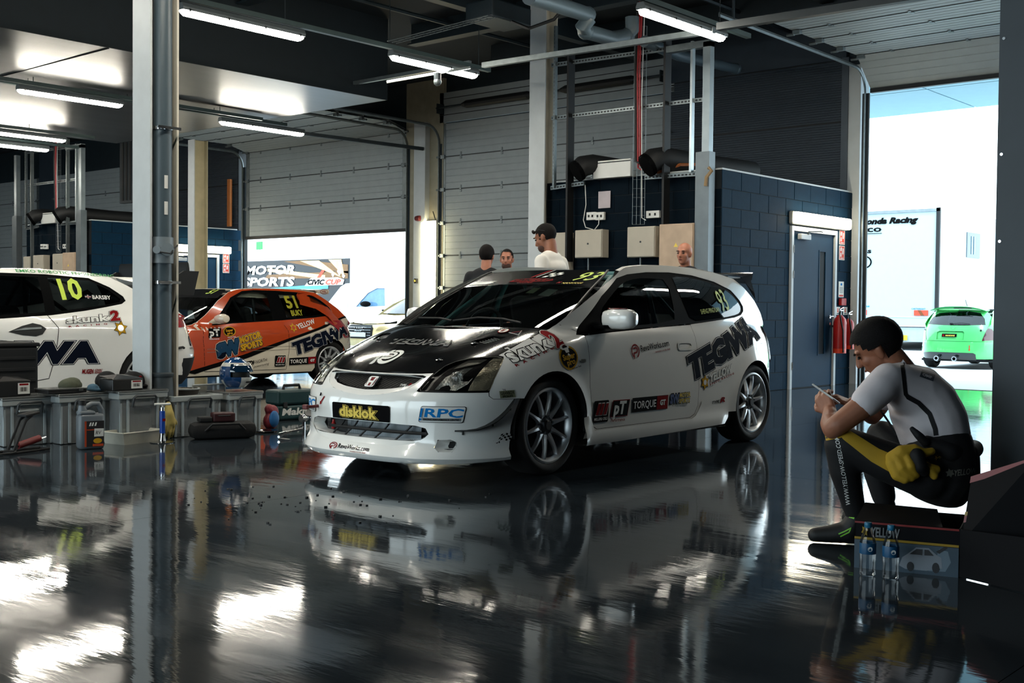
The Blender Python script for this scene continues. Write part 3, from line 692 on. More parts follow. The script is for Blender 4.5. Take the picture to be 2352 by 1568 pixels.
class Decals:
    """printed lettering and shapes on a car, laid on its surfaces"""
    def __init__(s, B, root): s.B = B; s.root = root; s.new()
    def new(s): s.mb = MB(); s.ms = []; s.k = 0; return s
    def sidef(s, P0, P1):
        d = (-(P1[0]-P0[0]), P1[1]-P0[1]); l = math.hypot(*d); d = (d[0]/l, d[1]/l); s.len = l; B = s.B
        return lambda k: (lambda u, v: B.side(P0[0]-(u*d[0]-v*d[1]), P0[1]+u*d[1]+v*d[0], 0.003+.0012*k))
    def frontf(s, a0, z0): B = s.B; return lambda k: (lambda u, v: B.front(RAD(a0)+u/.8, z0+v, 0.003+.0012*k))
    def wsf(s, y0, z0): B = s.B; return lambda k: (lambda u, v: B.ws(y0+u, z0+v*.42, 0.003+.0012*k))
    def hoodf(s, x0, y0, rot=0.): B = s.B; return lambda k: (lambda u, v: B.hood(x0-v*cos(rot)-u*sin(rot), y0+u*cos(rot)-v*sin(rot), 0.003+.0012*k))
    def layer(s, m):
        if m not in s.ms: s.ms.append(m)
        s.mb.cur = s.ms.index(m); s.k += 1; return s.k
    def t(s, F, m, txt, **k): kk = s.layer(m); text(s.mb, txt, F(kk), **k); return s
    def p(s, F, m, poly, st=None): kk = s.layer(m); mark(s.mb, poly, F(kk), st); return s
    def done(s, name='sticker_lettering', label=None): s.mb.out(name, s.ms, s.root, smooth='open', label=label); return s.new()
def disc(cx, cy, rx, ry=None, n=28, a0=0, a1=2*pi): return [(cx+rx*cos(a0+(a1-a0)*k/n), cy+(ry or rx)*sin(a0+(a1-a0)*k/n)) for k in range(n)]
def ringstrip(cx, cy, r0, r1, a0=0, a1=2*pi, n=28, kx=1.):
    o = [(cx+kx*r1*cos(a0+(a1-a0)*k/n), cy+r1*sin(a0+(a1-a0)*k/n)) for k in range(n+1)]; i = [(cx+kx*r0*cos(a0+(a1-a0)*k/n), cy+r0*sin(a0+(a1-a0)*k/n)) for k in range(n+1)]
    return [(o[k], o[k+1], i[k+1], i[k]) for k in range(n)]
def swirl(D, F, m, cx, cy, r):
    """the P in a swirl: an open ring with a hook inside"""
    k = D.layer(m); f = F(k)
    for q in ringstrip(cx, cy, r*.78, r, RAD(-70), RAD(232), 30): mark(D.mb, q, f)
    for q in ringstrip(cx+.1*r, cy+.12*r, r*.22, r*.44, RAD(-90), RAD(90), 12): mark(D.mb, q, f)
    for q in ([(cx-.4*r, cy+.34*r), (cx+.1*r, cy+.34*r), (cx+.1*r, cy+.56*r), (cx-.4*r, cy+.56*r)], [(cx-.45*r, cy-.32*r), (cx+.1*r, cy-.32*r), (cx+.1*r, cy-.1*r), (cx-.45*r, cy-.1*r)], [(cx-.55*r, cy-1.05*r), (cx-.32*r, cy-1.05*r), (cx-.3*r, cy-.1*r), (cx-.52*r, cy-.1*r)]): mark(D.mb, q, f)
def star6(cx, cy, r): return [(cx+(r if k % 2 == 0 else r*.58)*cos(RAD(30*k+15)), cy+(r if k % 2 == 0 else r*.58)*sin(RAD(30*k+15))) for k in range(12)]
def outlined(D, F, txt, cols, **k):
    """lettering with outlines: cols = [(material, growth), ...] from the outside in"""
    for m, g in cols: D.t(F, m, txt, grow=g, **k)
    return D
TEG = [(NAVY, .10), (PW, .07), (NAVY, .048)]

# ============================================================ the number 93 hatchback
B = HERO
hero = empty('race_car', (5.542, 5.360, 0), RAD(181.343), label='white race hatchback number 93 with a black bonnet and silver ten-spoke wheels', cat='car')
def arc(cx, cz, r, a0, a1, n=20): return [(cx+r*cos(RAD(a0+(a1-a0)*k/n)), cz+r*sin(RAD(a0+(a1-a0)*k/n))) for k in range(n+1)]
DLO = [(-.30, .856), (-.667, .876), (-1.685, .921), (-2.009, .938), (-2.40, .966), (-2.53, .985), (-2.60, 1.015), (-2.622, 1.05), (-2.60, 1.095), (-2.497, 1.178), (-2.266, 1.238), (-1.966, 1.279), (-1.67, 1.293), (-1.355, 1.285), (-1.09, 1.262), (-.937, 1.232), (-.682, 1.106), (-.516, .996), (-.371, .896)]
DOORL = [(-1.686, .916), (-1.685, .807), (-1.684, .624), (-1.700, .461), (-1.700, .33), (-1.66, .272), (-1.60, .25), (-.46, .25), (-.42, .268), (-.385, .40), (-.366, .522), (-.363, .712), (-.366, .852)]
SIDE = [(B.front(RAD(a), z).x, z) for a, z in ((65.6, .488), (60, .4875), (55, .4895), (53.4, .508), (52.8, .530), (51.8, .605), (50.4, .661), (48.3, .716), (47.0, .730), (44.5, .737))]+[(.079, .823), (-.153, .892), (-.21, .92), (-.36, 1.0), (-.55, 1.09), (-.78, 1.19), (-.93, 1.247), (-1.02, 1.283), (-1.15, 1.315), (-1.4, 1.333), (-1.7, 1.338), (-2.0, 1.334), (-2.35, 1.312), (-2.66, 1.27), (-2.8, 1.2), (-2.93, 1.1), (-3.0, 1.0), (-3.03, .9), (-3.07, .75), (-3.1, .5), (-3.1, .26), (-2.98, .24)]
SIDE += arc(-2.57, .305, .33, 190, -8)
SIDE += [(-2.12, .26), (-2.12, .20), (-.31, .20), (-.325, .24)]+arc(0, .305, .335, 184, 33)[0:]
seq = [p for p in SIDE]
bs = patch(seq, [smooth_poly(DLO[:1]+DLO[1:2]+[(-1.67, .921)]+DLO[2:], 0)[:0] or ([DLO[0]]+DLO[::-1][:-1]+[])[:0] or (list(reversed(DLO[3:]))+[] and []) or (DLO[3:]+[DLO[0]]+DOORL[::-1])], .035, B.side).out('body_side', PAINT, hero, smooth=True)
mirror_y(bs, hero)
def inset(poly, d):
    cx = sum(p[0] for p in poly)/len(poly); cy = sum(p[1] for p in poly)/len(poly)
    xs = max(abs(p[0]-cx) for p in poly); ys = max(abs(p[1]-cy) for p in poly)
    return [(cx+(p[0]-cx)*(1-d/xs), cy+(p[1]-cy)*(1-d/ys)) for p in poly]
dr = patch(inset(DOORL+[(-.667, .873), (-1.2, .897)][:0]+[(-.667, .872), (-1.3, .901)], .0035), [], .035, B.side).out('door', PAINT, hero, smooth=True)
mirror_y(dr, hero)
# dark shell behind gaps and windows frame
FW = [(-.60, .895), (-1.49, .934), (-1.515, 1.0), (-1.58, 1.235), (-1.40, 1.243), (-1.18, 1.237), (-1.0, 1.205), (-.80, 1.115), (-.62, 1.005)]
QW = [(-1.72, .945), (-2.0, .957), (-2.38, .985), (-2.52, 1.005), (-2.57, 1.045), (-2.55, 1.085), (-2.46, 1.155), (-2.25, 1.21), (-1.98, 1.248), (-1.68, 1.262), (-1.67, 1.2), (-1.685, 1.05)]
wt = patch(DLO, [smooth_poly(FW), smooth_poly(QW)], .04, lambda x, z: B.side(x, z, -.006)).out('window_trim', TRIM, hero, smooth=True); mirror_y(wt, hero)
g1 = patch(inset(smooth_poly(FW), -.01), [], .05, lambda x, z: B.side(x, z, -.012)).out('door_window', GL, hero, smooth=True); mirror_y(g1, hero)
g2 = patch(inset(smooth_poly(QW), -.008), [], .05, lambda x, z: B.side(x, z, -.004)).out('quarter_window', GLD, hero, smooth=True); mirror_y(g2, hero)
sh = patch([(-.31, .2), (-2.12, .2), (-2.12, .5), (-2.3, .68), (-2.8, .68), (-2.9, .88), (-2.6, .955), (-1.69, .915), (-.34, .85), (.2, .72), (.25, .62), (-.2, .62), (-.33, .45)], [], .08, lambda x, z: B.side(x, z, -.025)).out('inner_shell', INTER, hero, smooth=True); mirror_y(sh, hero)
# skirt
SK = [(-.30, .336), (-.36, .345), (-.405, .30), (-.42, .245), (-1.60, .243), (-1.665, .262), (-1.71, .30), (-1.75, .365), (-1.92, .402), (-2.128, .425), (-2.145, .35), (-2.14, .22), (-2.09, .175), (-1.44, .165), (-.72, .155), (-.335, .155), (-.318, .2)]
def skf(x, z): return B.side(x, z, .004+.022*sst(.30, .2, z)*sst(-2.2, -2.0, x))
sk = patch(SK, [], .035, skf)
sk.add([(x, B.Y(x, .16)+.02-.25*t, .157-.015*t) for t in (0, 1) for x in [-.32-1.79*k/12 for k in range(13)]], [(k, k+1, 14+k, 13+k) for k in range(12)])
so_ = sk.out('side_skirt', PAINT, hero, smooth=True); mirror_y(so_, hero)
# bonnet
def Fx(a, z): p = B.front(RAD(a), z); return (p.x, p.y)
hf = [Fx(a, z) for a, z in ((0, .627), (8, .627), (17, .629), (24, .632), (29, .638), (30.4, .678), (32.6, .703), (35.5, .721), (40.2, .731), (44.5, .735))]+[(.20, .663), (.079, .668), (-.06, .67), (-.15, .668), (-.10, .6), (-.06, .48), (-.04, .3), (-.03, .12)]
HO = hf+[(x, -y) for x, y in hf[::-1] if abs(y) > 1e-6]
VENT = [(.245, .375), (.12, .452), (.108, .555), (.25, .50)]
patch(HO, [VENT, [(x, -y) for x, y in VENT[::-1]]], .035, B.hood).out('bonnet', PBLK, hero, smooth=True)
for s in (1, -1):
    v = [(x, y*s) for x, y in VENT]
    mb = MB(); ring_loft(mb, v, inset(v, .012), lambda x, y: B.hood(x, y), lambda x, y: B.hood(x, y, -.03), 24); mb.out('bonnet_vent', TRIM, hero)
    for k in range(9):
        t = k/8; p = V((lerp(.24, .11, t), lerp(.40, .47, t)*s)); q = V((lerp(.25, .115, t), lerp(.49, .545, t)*s))
        MB().add([B.hood(p.x+dx, p.y, -.012) for dx in (-.002, .002)]+[B.hood(q.x+dx, q.y, -.012) for dx in (.002, -.002)], [(0, 1, 2, 3)]).out('vent_fin', GALV, hero)
patch([(x*.985+.01, y*.985) for x, y in HO], [], .08, lambda x, y: B.hood(x, y, -.03)).out('engine_bay', INTER, hero)
for x, y in ((.535, .387), (.254, -.43), (.511, -.408), (.27, .43)):
    p = B.hood(x, y); mb = MB(); mb.lathe([(.0, .004), (.012, .004), (.022, .003), (.024, 0)], p, n=18); mb.tube([p+V((.0, -.012, .008)), p+V((0, .012, .01)), p+V((.02, .016, .008))], .002, n=5); mb.out('bonnet_pin', CHROME, hero)
# bumper
def fm(f, o=0.): return lambda u, z: B.front(u/.8, z, f(u, z) if callable(f) else f)
def dg(*pts): return [(RAD(a)*.8, z) for a, z in pts]
def sym(pts): return pts+[(-a, z) for a, z in pts[::-1] if abs(a) > 1e-6]
ZT = curve([(0, .205), (20, .205), (28, .225), (34, .283), (42, .287), (51, .310), (62, .339), (90, .345)])
top = [(0, .622), (8, .622), (17, .624), (24, .627), (28.5, .632), (27.4, .56), (26.9, .531), (28, .526), (36, .526), (43.8, .5265), (52.6, .5275), (53.2, .506), (55, .488), (60, .486), (65.6, .485), (64.4, .43), (62.9, .36), (62.4, .33), (51, .30), (42, .275), (34, .27), (28, .215), (20, .195), (0, .195)]
GS = sym([(0, .4885), (6, .494), (12, .503), (18.4, .521), (23, .548), (25.6, .578), (27.0, .612), (25, .619), (10, .6165), (0, .616)])
GI = sym([(0, .521), (5, .524), (13, .533), (20, .55), (24, .575), (25.2, .606), (24, .609), (10, .609), (0, .6085)])
IN = sym([(0, .236), (18, .237), (27, .241), (31, .25), (33.2, .285), (32, .318), (28, .331), (17, .335), (0, .335)])
BO = dg(*sym(top))
patch(BO, [dg(*GS), dg(*IN)], .03, fm(0)).out('front_bumper', PAINT, hero, smooth=True)
mb = MB(); ring_loft(mb, dg(*GS), dg(*GI), fm(0), fm(-.022), 72); mb.out('grille_surround', PAINT, hero, smooth=True)
mb = MB(); patch(dg(*GI), [], .05, fm(-.05), mb); mb.out('grille_backing', BLK, hero)
gm = MB()
for k in range(-26, 27):
    for s in (1, -1):
        pts = []
        for j in range(13):
            z = .515+.1*j/12; a = k*2.0+s*(j/12)*11-5.5*s
            if inside((a, z), GI): pts.append(B.front(RAD(a), z, -.028))
        if len(pts) > 1: gm.tube(pts, .0016, n=4, cap=False)
gm.out('grille_mesh', mat('mesh_black', (4, 5, 6), .6, spec=.2), hero)['kind'] = 'stuff'
D = Decals(B, hero)
# badge
bd = rrect(-.037, .539, .037, .6, .012, 3)
def bf(o): return lambda u, v: B.front(u/.8+RAD(1.6), v, o)
mb = MB(); patch(bd, [], .02, bf(-.008), mb); ring_loft(mb, bd, inset(bd, .001), bf(-.008), bf(-.03), 24); mb.out('badge', ALLOY, hero, smooth=True)
patch(inset(bd, .006), [], .02, bf(-.0065)).out('badge_field', mat('badge_red', (110, 14, 20), .25), hero)
hm = MB()
for q in ([(-.030, .594), (-.017, .594), (-.012, .574), (.012, .574), (.017, .594), (.030, .594), (.024, .546), (.010, .546), (.009, .563), (-.009, .563), (-.010, .546), (-.024, .546)],): patch(q, [], .02, bf(-.005), hm)
hm.out('badge_letter', PW, hero)
D.t(lambda k: (lambda u, v: B.front(RAD(17.4)+u/.8, .552+v, -.02+.001*k)), PW, 'TYPE', h=.013, shear=.3).t(lambda k: (lambda u, v: B.front(RAD(21)+u/.8, .548+v, -.02+.001*k)), PR, 'R', h=.024, bold=.05, shear=.3).done('grille_script')
# intake
mb = MB(); ring_loft(mb, dg(*IN), inset(dg(*IN), .006), fm(0), fm(-.07), 72); mb.out('intake_duct', PAINT, hero, smooth=True)
patch(dg(*IN), [], .06, fm(-.11)).out('intake_backing', BLK, hero)
ic = MB(); ax = [RAD(a)*.8 for a in (-13, 28)]
patch([(ax[0], .238), (ax[1], .238), (ax[1], .333), (ax[0], .333)], [], .03, fm(-.085), ic); ic.out('intercooler', mat('cooler_grey', (58, 62, 66), .4, .6), hero)
ic = MB()
for k in range(64):
    u = lerp(ax[0], ax[1], k/63); ic.add([B.front(w/.8, z, -.075) for w, z in ((u-.002, .24), (u+.002, .24), (u+.002, .332), (u-.002, .332))], [(0, 1, 2, 3)])
ic.out('cooler_fins', mat('fin_grey', (108, 114, 118), .4, .7), hero)['kind'] = 'stuff'
mb = MB(); mb.tube([B.front(RAD(a), .283, -.03) for a in range(-22, 33, 3)], .010, n=6); mb.out('intake_bar', BLK, hero)
for a in (-11, -3, 6, 15, 26): mb = MB(); mb.tube([B.front(RAD(a-1.5*j), .335-.099*j/5, -.03-.01*sin(j)) for j in range(6)], .006, n=5); mb.out('intake_strut', BLK, hero)
mb = MB(); p = B.front(RAD(-21), .30, -.05); mb.lathe([(.0, .02), (.008, .016), (.010, .0), (.014, -.006), (.016, -.02), (.012, -.04)], p, n=12); mb.out('intake_cap', RED, hero, smooth=True)
# front lip
FOG = [(36.6, .254), (41, .257), (43, .243), (43.6, .215), (42.6, .186), (38, .186), (36, .21)]
def lipo(u, z):
    zt = ZT(abs(u)/.8*180/pi); t = (z-.115)/(zt-.115)
    o = .005+.004*(1-t)
    o += .030*exp(-((z-.142)/.034)**2)
    return o
lt = [(0, .207), (20, .207), (28, .226), (34, .284), (42, .288), (51, .311), (62.2, .34), (61.8, .26), (62.6, .17), (63.2, .13), (40, .113), (20, .111), (0, .111)]
patch(dg(*sym(lt)), [dg(*FOG), dg(*[(-a, z) for a, z in FOG[::-1]])], .025, fm(lipo)).out('front_lip', PAINT, hero, smooth=True)
for s in (1, -1):
    fo = dg(*[(a*s, z) for a, z in FOG]); fi = [(fo[2][0]+(p[0]-fo[2][0])*.35, fo[2][1]-.01+(p[1]-fo[2][1])*.55) for p in fo]
    mb = MB(); ring_loft(mb, fo, fi, fm(lipo), fm(-.045), 40); mb.out('fog_recess', PAINT, hero, smooth=True)
    patch(inset(fi, -.004), [], .05, fm(-.05)).out('fog_hole', BLK, hero)
patch(dg(*sym([(0, .2), (30, .2), (60, .2), (60, .115), (30, .105), (0, .105)])), [], .06, fm(-.02)).out('lip_backing', BLK, hero)
# canard strip
cn = [(42.3, .307), (46, .309), (49.4, .316), (52.5, .334), (55.2, .358), (57.5, .385), (59.8, .418), (61.6, .452), (63.1, .484)]
for s in (1, -1):
    mb = MB(); vs = []; m = len(cn)
    for i, (a, z) in enumerate(cn):
        o = .05*sin(pi*min(1, (i+.3)/m*1.0)**.7); vs += [B.front(RAD(a*s), z-.004, .0), B.front(RAD(a*s), z+.004, .0), B.front(RAD(a*s), z+.005, .008+o), B.front(RAD(a*s), z-.001, .008+o)]
    mb.add(vs, [(4*i+j, 4*i+(j+1) % 4, 4*i+4+(j+1) % 4, 4*i+4+j) for i in range(m-1) for j in range(4)]+[(0, 1, 2, 3), (4*m-4, 4*m-3, 4*m-2, 4*m-1)]); mb.out('bumper_canard', BLK, hero, smooth=True)
    for a, z in ((45, .296), (55, .342), (61.4, .432)): mb = MB(); mb.box(B.front(RAD(a*s), z, .012), (.008, .008, .022)); mb.out('canard_bracket', BLK, hero)
# headlights
HL = [(27.2, .531), (28.3, .581), (29.2, .633), (30.2, .676), (32.4, .700), (35.5, .718), (40.2, .728), (44.3, .732), (46.8, .726), (47.9, .713), (50.0, .661), (51.4, .605), (52.4, .534), (43.8, .530)]
for s in (1, -1):
    h = dg(*[(a*s, z) for a, z in HL]); ho = patch(h, [], .03, fm(.004)).out('headlight', GLC, hero, smooth=True)
    def sub(nm, pts, o, m, st=.03): patch(dg(*[(a*s, z) for a, z in pts]), [], st, fm(o)).out(nm, m, ho, smooth=True)
    patch(inset(h, -.002), [], .04, fm(-.035)).out('lamp_tray', mat('lamp_tray_black', (16, 16, 17), .3), ho)
    sub('reflector', [(33, .54), (41, .537), (44, .575), (44.4, .63), (43, .668), (38, .66), (34, .61)], lambda u, z: -.03+.018*sin(u*40)*cos(z*30), mat('reflector', (235, 235, 228), .25, .7, bump=.7, scale=10, bscale=70))
    sub('indicator_reflector', [(45.3, .537), (54, .538), (53, .61), (50.3, .69), (48.5, .722), (44.5, .722), (44.8, .64)], lambda u, z: -.026+.006*sin(z*320), mat('reflector_warm', (230, 222, 196), .3, .6, bump=.7, scale=10, bscale=90))
    sub('upper_reflector', [(34, .655), (38, .672), (42, .69), (43, .712), (40, .719), (36, .708)], -.03, mat('reflector_smoke', (140, 140, 134), .3, .8))
    p = B.front(RAD(38.5*s), .605, -.02); mb = MB(); mb.ball(p, (.03, .045, .045), 16, 10); mb.out('projector', GLC, ho, smooth=True)
    mb = MB(); ring_loft(mb, h, inset(h, .003), fm(.0045), fm(.0055), 60); mb.out('lamp_seal', RUB, ho)
# plate
PL = dg(*[(-16.2, .338), (16.9, .339), (17.1, .43), (16.3, .437), (-15.5, .435), (-16.2, .43)])
patch(PL, [], .04, fm(.006)).out('number_plate', PB, hero, smooth=True)
F = lambda k: (lambda u, v: B.front(RAD(-11.3)+u/.8, .356+v, .0075+.0008*k))
outlined(D, F, 'disklok', [(PY, .12), (PB, .09), (PY, .03)], h=.062, w=.30, bold=.03).done('plate_lettering')
F = D.frontf(29.3, .3535); w = RAD(16.6)*.8
sk_ = lambda pts, i: [(x+.015*y/.095, y) for x, y in inset(pts, i)]
bx = rrect(0, 0, w-.012, .095, .01); D.p(F, PB, sk_(bx, 0), .03).p(F, PW, sk_(bx, .003), .03)
F2 = lambda k: (lambda u, v: B.front(RAD(31.6)+(u+.15*v)/.8, .386+v, 0.003+.0012*k))
D.t(F2, PBLU, 'RPC', h=.05, w=.185, bold=.035).p(lambda k: (lambda u, v: F2(k)(u, v-.022)), PGREY, [(-.005, 0), (.18, 0), (.18, .016), (-.005, .016)], .05).t(lambda k: (lambda u, v: F2(k)(u, v-.019)), PB, 'RACING PERFORMANCE CENTRE', h=.010, w=.17, bold=.03)
D.p(F2, PBLU, [(-.022, -.004), (-.012, -.004), (-.012, .05), (-.022, .05)], .05).p(F2, PBLU, [(-.022, -.022), (-.012, -.022), (-.012, -.008), (-.022, -.008)]).p(F2, PGREY, [(-.008, -.022), (-.005, -.022), (-.005, .05), (-.008, .05)], .05).done()
F2 = lambda k: (lambda u, v: B.front(RAD(-43)+(u+.15*v)/.8, .386+v, 0.003+.0012*k))
D.p(lambda k: (lambda u, v: F2(k)(u-.03, v-.03)), PB, bx, .03).p(lambda k: (lambda u, v: F2(k)(u-.03, v-.03)), PW, inset(bx, .003), .03).t(F2, PBLU, 'RPC', h=.05, w=.185, bold=.035).p(lambda k: (lambda u, v: F2(k)(u, v-.022)), PGREY, [(-.005, 0), (.18, 0), (.18, .016), (-.005, .016)], .05).done()
D.p(D.frontf(-25.5, .407), PR, [(0, .0), (.02, .008), (.017, .014), (.05, .052), (.042, .058), (.01, .02), (.004, .026)]).done()
F = D.frontf(-26, .462)
for k in range(4): D.p(F, PB, [(.006*k, 0), (.006*k+.004, 0), (.006*k+.008, .02), (.006*k+.004, .02)])
D.done()
mb = MB(); mb.tube([B.front(RAD(-27.5), .396, -.01), B.front(RAD(-27), .394, .03), B.front(RAD(-27.5), .392, .075)], .010, n=8); mb.box(B.front(RAD(-27.5), .392, .085), (.02, .045, .03), ch=.006); mb.out('tow_hook', mat('tow_red', (96, 22, 22), .5), hero)
F = D.frontf(55.2, .189); bx = rrect(-.005, 0, .100, .062, .008)
D.p(F, PB, bx).p(F, PW, inset(bx, .003)).t(F, PB, '750', h=.038, w=.088, u0=.003, v0=.017, bold=.09, shear=.15).t(F, PB, 'MOTOR CLUB', h=.008, w=.085, u0=.004, v0=.005, bold=.05)
for i in range(5):
    for j in range(4): D.p(F, PB if (i+j) % 2 else PW, [(.028+.011*i+.004*j, .062+.010*j-.004*abs(i-2)), (.039+.011*i+.004*j, .062+.010*j-.004*abs(i-1)), (.042+.011*i+.004*j, .072+.010*j-.004*abs(i-1)), (.031+.011*i+.004*j, .072+.010*j-.004*abs(i-2))])
D.done()
# lip script
F = lambda k: (lambda u, v: B.front(RAD(-15)+u/.8, .158+v*.55, lipo(0, .158+v*.55)+.002+.0008*k))
swirl(D, F, PR, .03, .03, .034); D.t(F, PB, 'RevoWorks.com', h=.045, w=.26, u0=.075, v0=.012, bold=.02).t(F, PR, 'revolution is in the detail', h=.014, w=.13, u0=.19, v0=-.014, bold=.03).done()
# bonnet prints
F = D.hoodf(.345, -.255)
outlined(D, F, 'TEGIWA', [(PW, .075), (PBLK, .05), (PW, .02), (PBLK, -.005)], h=.085, w=.53, bold=.05, cut=.05).done()
k = D.layer(PW); f = lambda u, v: B.hood(.545-v, -.02+u, .004)
for q in ringstrip(.0, .0, .058, .085, RAD(-150), RAD(110), 30, .95): mark(D.mb, q, f)
for q in ringstrip(-.005, .005, .022, .044, RAD(-80), RAD(95), 14): mark(D.mb, q, f)
for q in ([(-.065, .027), (-.005, .027), (-.005, .049), (-.05, .049)], [(-.06, -.04), (-.0, -.04), (0, -.017), (-.052, -.017)], [(-.10, -.09), (-.075, -.09), (-.035, .085), (-.06, .08), (-.095, -.02)]): mark(D.mb, q, f)
D.done()
D.p(lambda k: (lambda u, v: B.hood(.06-v, .43+u, 0.003+.0012*k)), PR, disc(.03, .03, .035, .04)).p(lambda k: (lambda u, v: B.hood(.06-v, .43+u, 0.003+.0012*k)), PW, disc(.03, .03, .03, .034)).t(lambda k: (lambda u, v: B.hood(.06-v, .43+u, 0.003+.0012*k)), PR, 'E', h=.036, u0=.016, v0=.012, bold=.07).done()
f = lambda k: (lambda u, v: B.hood(.05-v, .515+u, 0.003+.0012*k))
D.p(f, PW, [(0, 0), (.085, .0), (.055, .07)]).p(f, NAVY, [(.006, .004), (.078, .004), (.053, .062)]).p(f, PR, [(.02, .006), (.028, .006), (.05, .03), (.07, .06), (.062, .055), (.045, .036)]).done()
# windscreen
WO = [(.672, .905), (.684, .94), (.66, 1.02), (.615, 1.13), (.56, 1.25), (.53, 1.283), (.3, 1.296), (0, 1.3)]; WO = [(0, .90), (.35, .90), (.6, .90)]+WO; WO = WO+[(-y, z) for y, z in WO[::-1] if y > 0]
patch(WO, [], .04, B.ws).out('windscreen', GLW, hero, smooth=True)
BN = [(0, 1.187), (.25, 1.186), (.5, 1.174), (.592, 1.165), (.548, 1.262), (.52, 1.281), (.3, 1.293), (0, 1.296)]; BN = BN+[(-y, z) for y, z in BN[::-1] if y > 0]
patch(BN, [], .04, lambda y, z: B.ws(y, z, .0015)).out('sun_strip', PBLK, hero, smooth=True)
for s in (1, -1):
    mb = MB(); mb.rings([(B.ws(.68*s, .9, .004), (.012, .006)), (B.ws(.685*s, .94, .004), (.012, .006)), (B.ws(.66*s, 1.02, .004), (.012, .006)), (B.ws(.615*s, 1.13, .004), (.012, .006)), (B.ws(.56*s, 1.25, .004), (.012, .006)), (B.ws(.53*s, 1.285, .004), (.012, .006))], 6); mb.out('windscreen_seal', RUB, hero, smooth=True)
F = D.wsf(.355, 1.213); D.t(F, PLIME, '93', h=.145, w=.19, bold=.01, shear=.32).done()
F = D.wsf(-.19, 1.205)
D.p(F, PR, [(0, .0), (.03, .05), (.16, .062), (.36, .05), (.385, .02), (.33, .004)]).t(F, PB, 'CIVIC CUP', h=.036, w=.33, u0=.03, v0=.012, bold=.05, shear=.3).t(F, PR, 'CHALLENGE', h=.02, w=.14, u0=.1, v0=-.03, bold=.03, shear=.3).p(F, PR, [(.14, .07), (.16, .07), (.24, .2), (.215, .2)]).p(F, PW, [(.19, .07), (.198, .07), (.27, .2), (.262, .2)])
for i in range(4):
    for j in range(3):
        if (i+j) % 2 == 0: D.p(F, PW, [(.25+.035*i+.012*j, .06+.025*j), (.285+.035*i+.012*j, .064+.025*j), (.297+.035*i+.012*j, .089+.025*j), (.262+.035*i+.012*j, .085+.025*j)])
D.done()
F = D.wsf(.26, 1.192); D.t(F, PR, 'M', h=.028, u0=.0, bold=.05, shear=.2).t(F, PY, 'NANKANG', h=.02, w=.17, u0=.05, v0=-.01, bold=.03, shear=.3).done()
F = D.wsf(-.56, 1.19); D.p(F, PW, [(0, -.02), (.05, .03), (.24, .055), (.2, .03), (.245, .02), (.18, -.005)]).done()
patch([(.1, 1.135), (.17, 1.133), (.165, 1.172), (.1, 1.174)], [], .05, lambda y, z: B.ws(y, z, -.01)).out('paper_pass', mat('pass_green', (120, 128, 96), .6), hero)
patch([(.235, 1.118), (.335, 1.112), (.335, 1.158), (.24, 1.165)], [], .05, lambda y, z: B.ws(y, z, -.01)).out('paper_pass', mat('pass_pale', (140, 150, 140), .6), hero)
# cowl and wipers
patch([(.02, 0), (0, .3), (-.04, .5), (-.16, .67), (-.26, .66), (-.18, .5), (-.1, .3), (-.075, 0), (-.1, -.3), (-.18, -.5), (-.26, -.66), (-.16, -.67), (-.04, -.5), (0, -.3)], [], .06, lambda x, y: V((x, y, .893-.012*abs(y)))).out('cowl', TRIM, hero)
mb = MB(); mb.tube([B.ws(.45, .91, .02), B.ws(.3, .925, .03), B.ws(.1, .93, .03), B.ws(-.1, .915, .02)], .007, n=6); mb.out('wiper', BLK, hero)
mb = MB(); mb.tube([B.ws(-.1, .912, .025), B.ws(-.25, .922, .03), B.ws(-.5, .925, .025)], .007, n=6); mb.out('wiper', BLK, hero)
# roof
RO = [(-1.03, 0), (-1.03, .3), (-1.0, .52), (-1.12, .535), (-1.4, .548), (-1.75, .55), (-2.2, .54), (-2.6, .51), (-2.72, .48), (-2.74, 0)]; RO = RO+[(x, -y) for x, y in RO[::-1] if y > 0]
RB = [(-1.02, .0), (-1.03, .3), (-1.04, .47), (-1.2, .49), (-1.7, .5), (-2.3, .49), (-2.7, .45), (-2.72, 0)]; RB = RB+[(x, -y) for x, y in RB[::-1] if y > 0]
patch(RO, [], .05, B.roof).out('roof', PAINT, hero, smooth=True)
patch(RB, [], .05, lambda x, y: B.roof(x, y, .002)).out('roof_panel', PBLK, hero, smooth=True)
for s in (1, -1):
    mb = MB(); n = 16; vs = []
    for i in range(n+1):
        x = lerp(-1.02, -2.66, i/n); z = interp_rail = curve([(-2.66, 1.27), (-2.35, 1.312), (-2.0, 1.334), (-1.7, 1.338), (-1.4, 1.333), (-1.15, 1.315), (-1.02, 1.283)])(x)
        ye = .535+.013*sin(pi*i/n); a = B.side(x, z); b = B.roof(x, ye)
        vs += [V((a.x, a.y*s, a.z)), V((x, (a.y+ye)/2*s, max(a.z, b.z)+.006)), V((x, ye*s, b.z))]
    mb.add(vs, [(3*i+j, 3*i+j+1, 3*i+4+j, 3*i+3+j) for i in range(n) for j in range(2)]); mb.out('roof_rail', PAINT, hero, smooth=True)
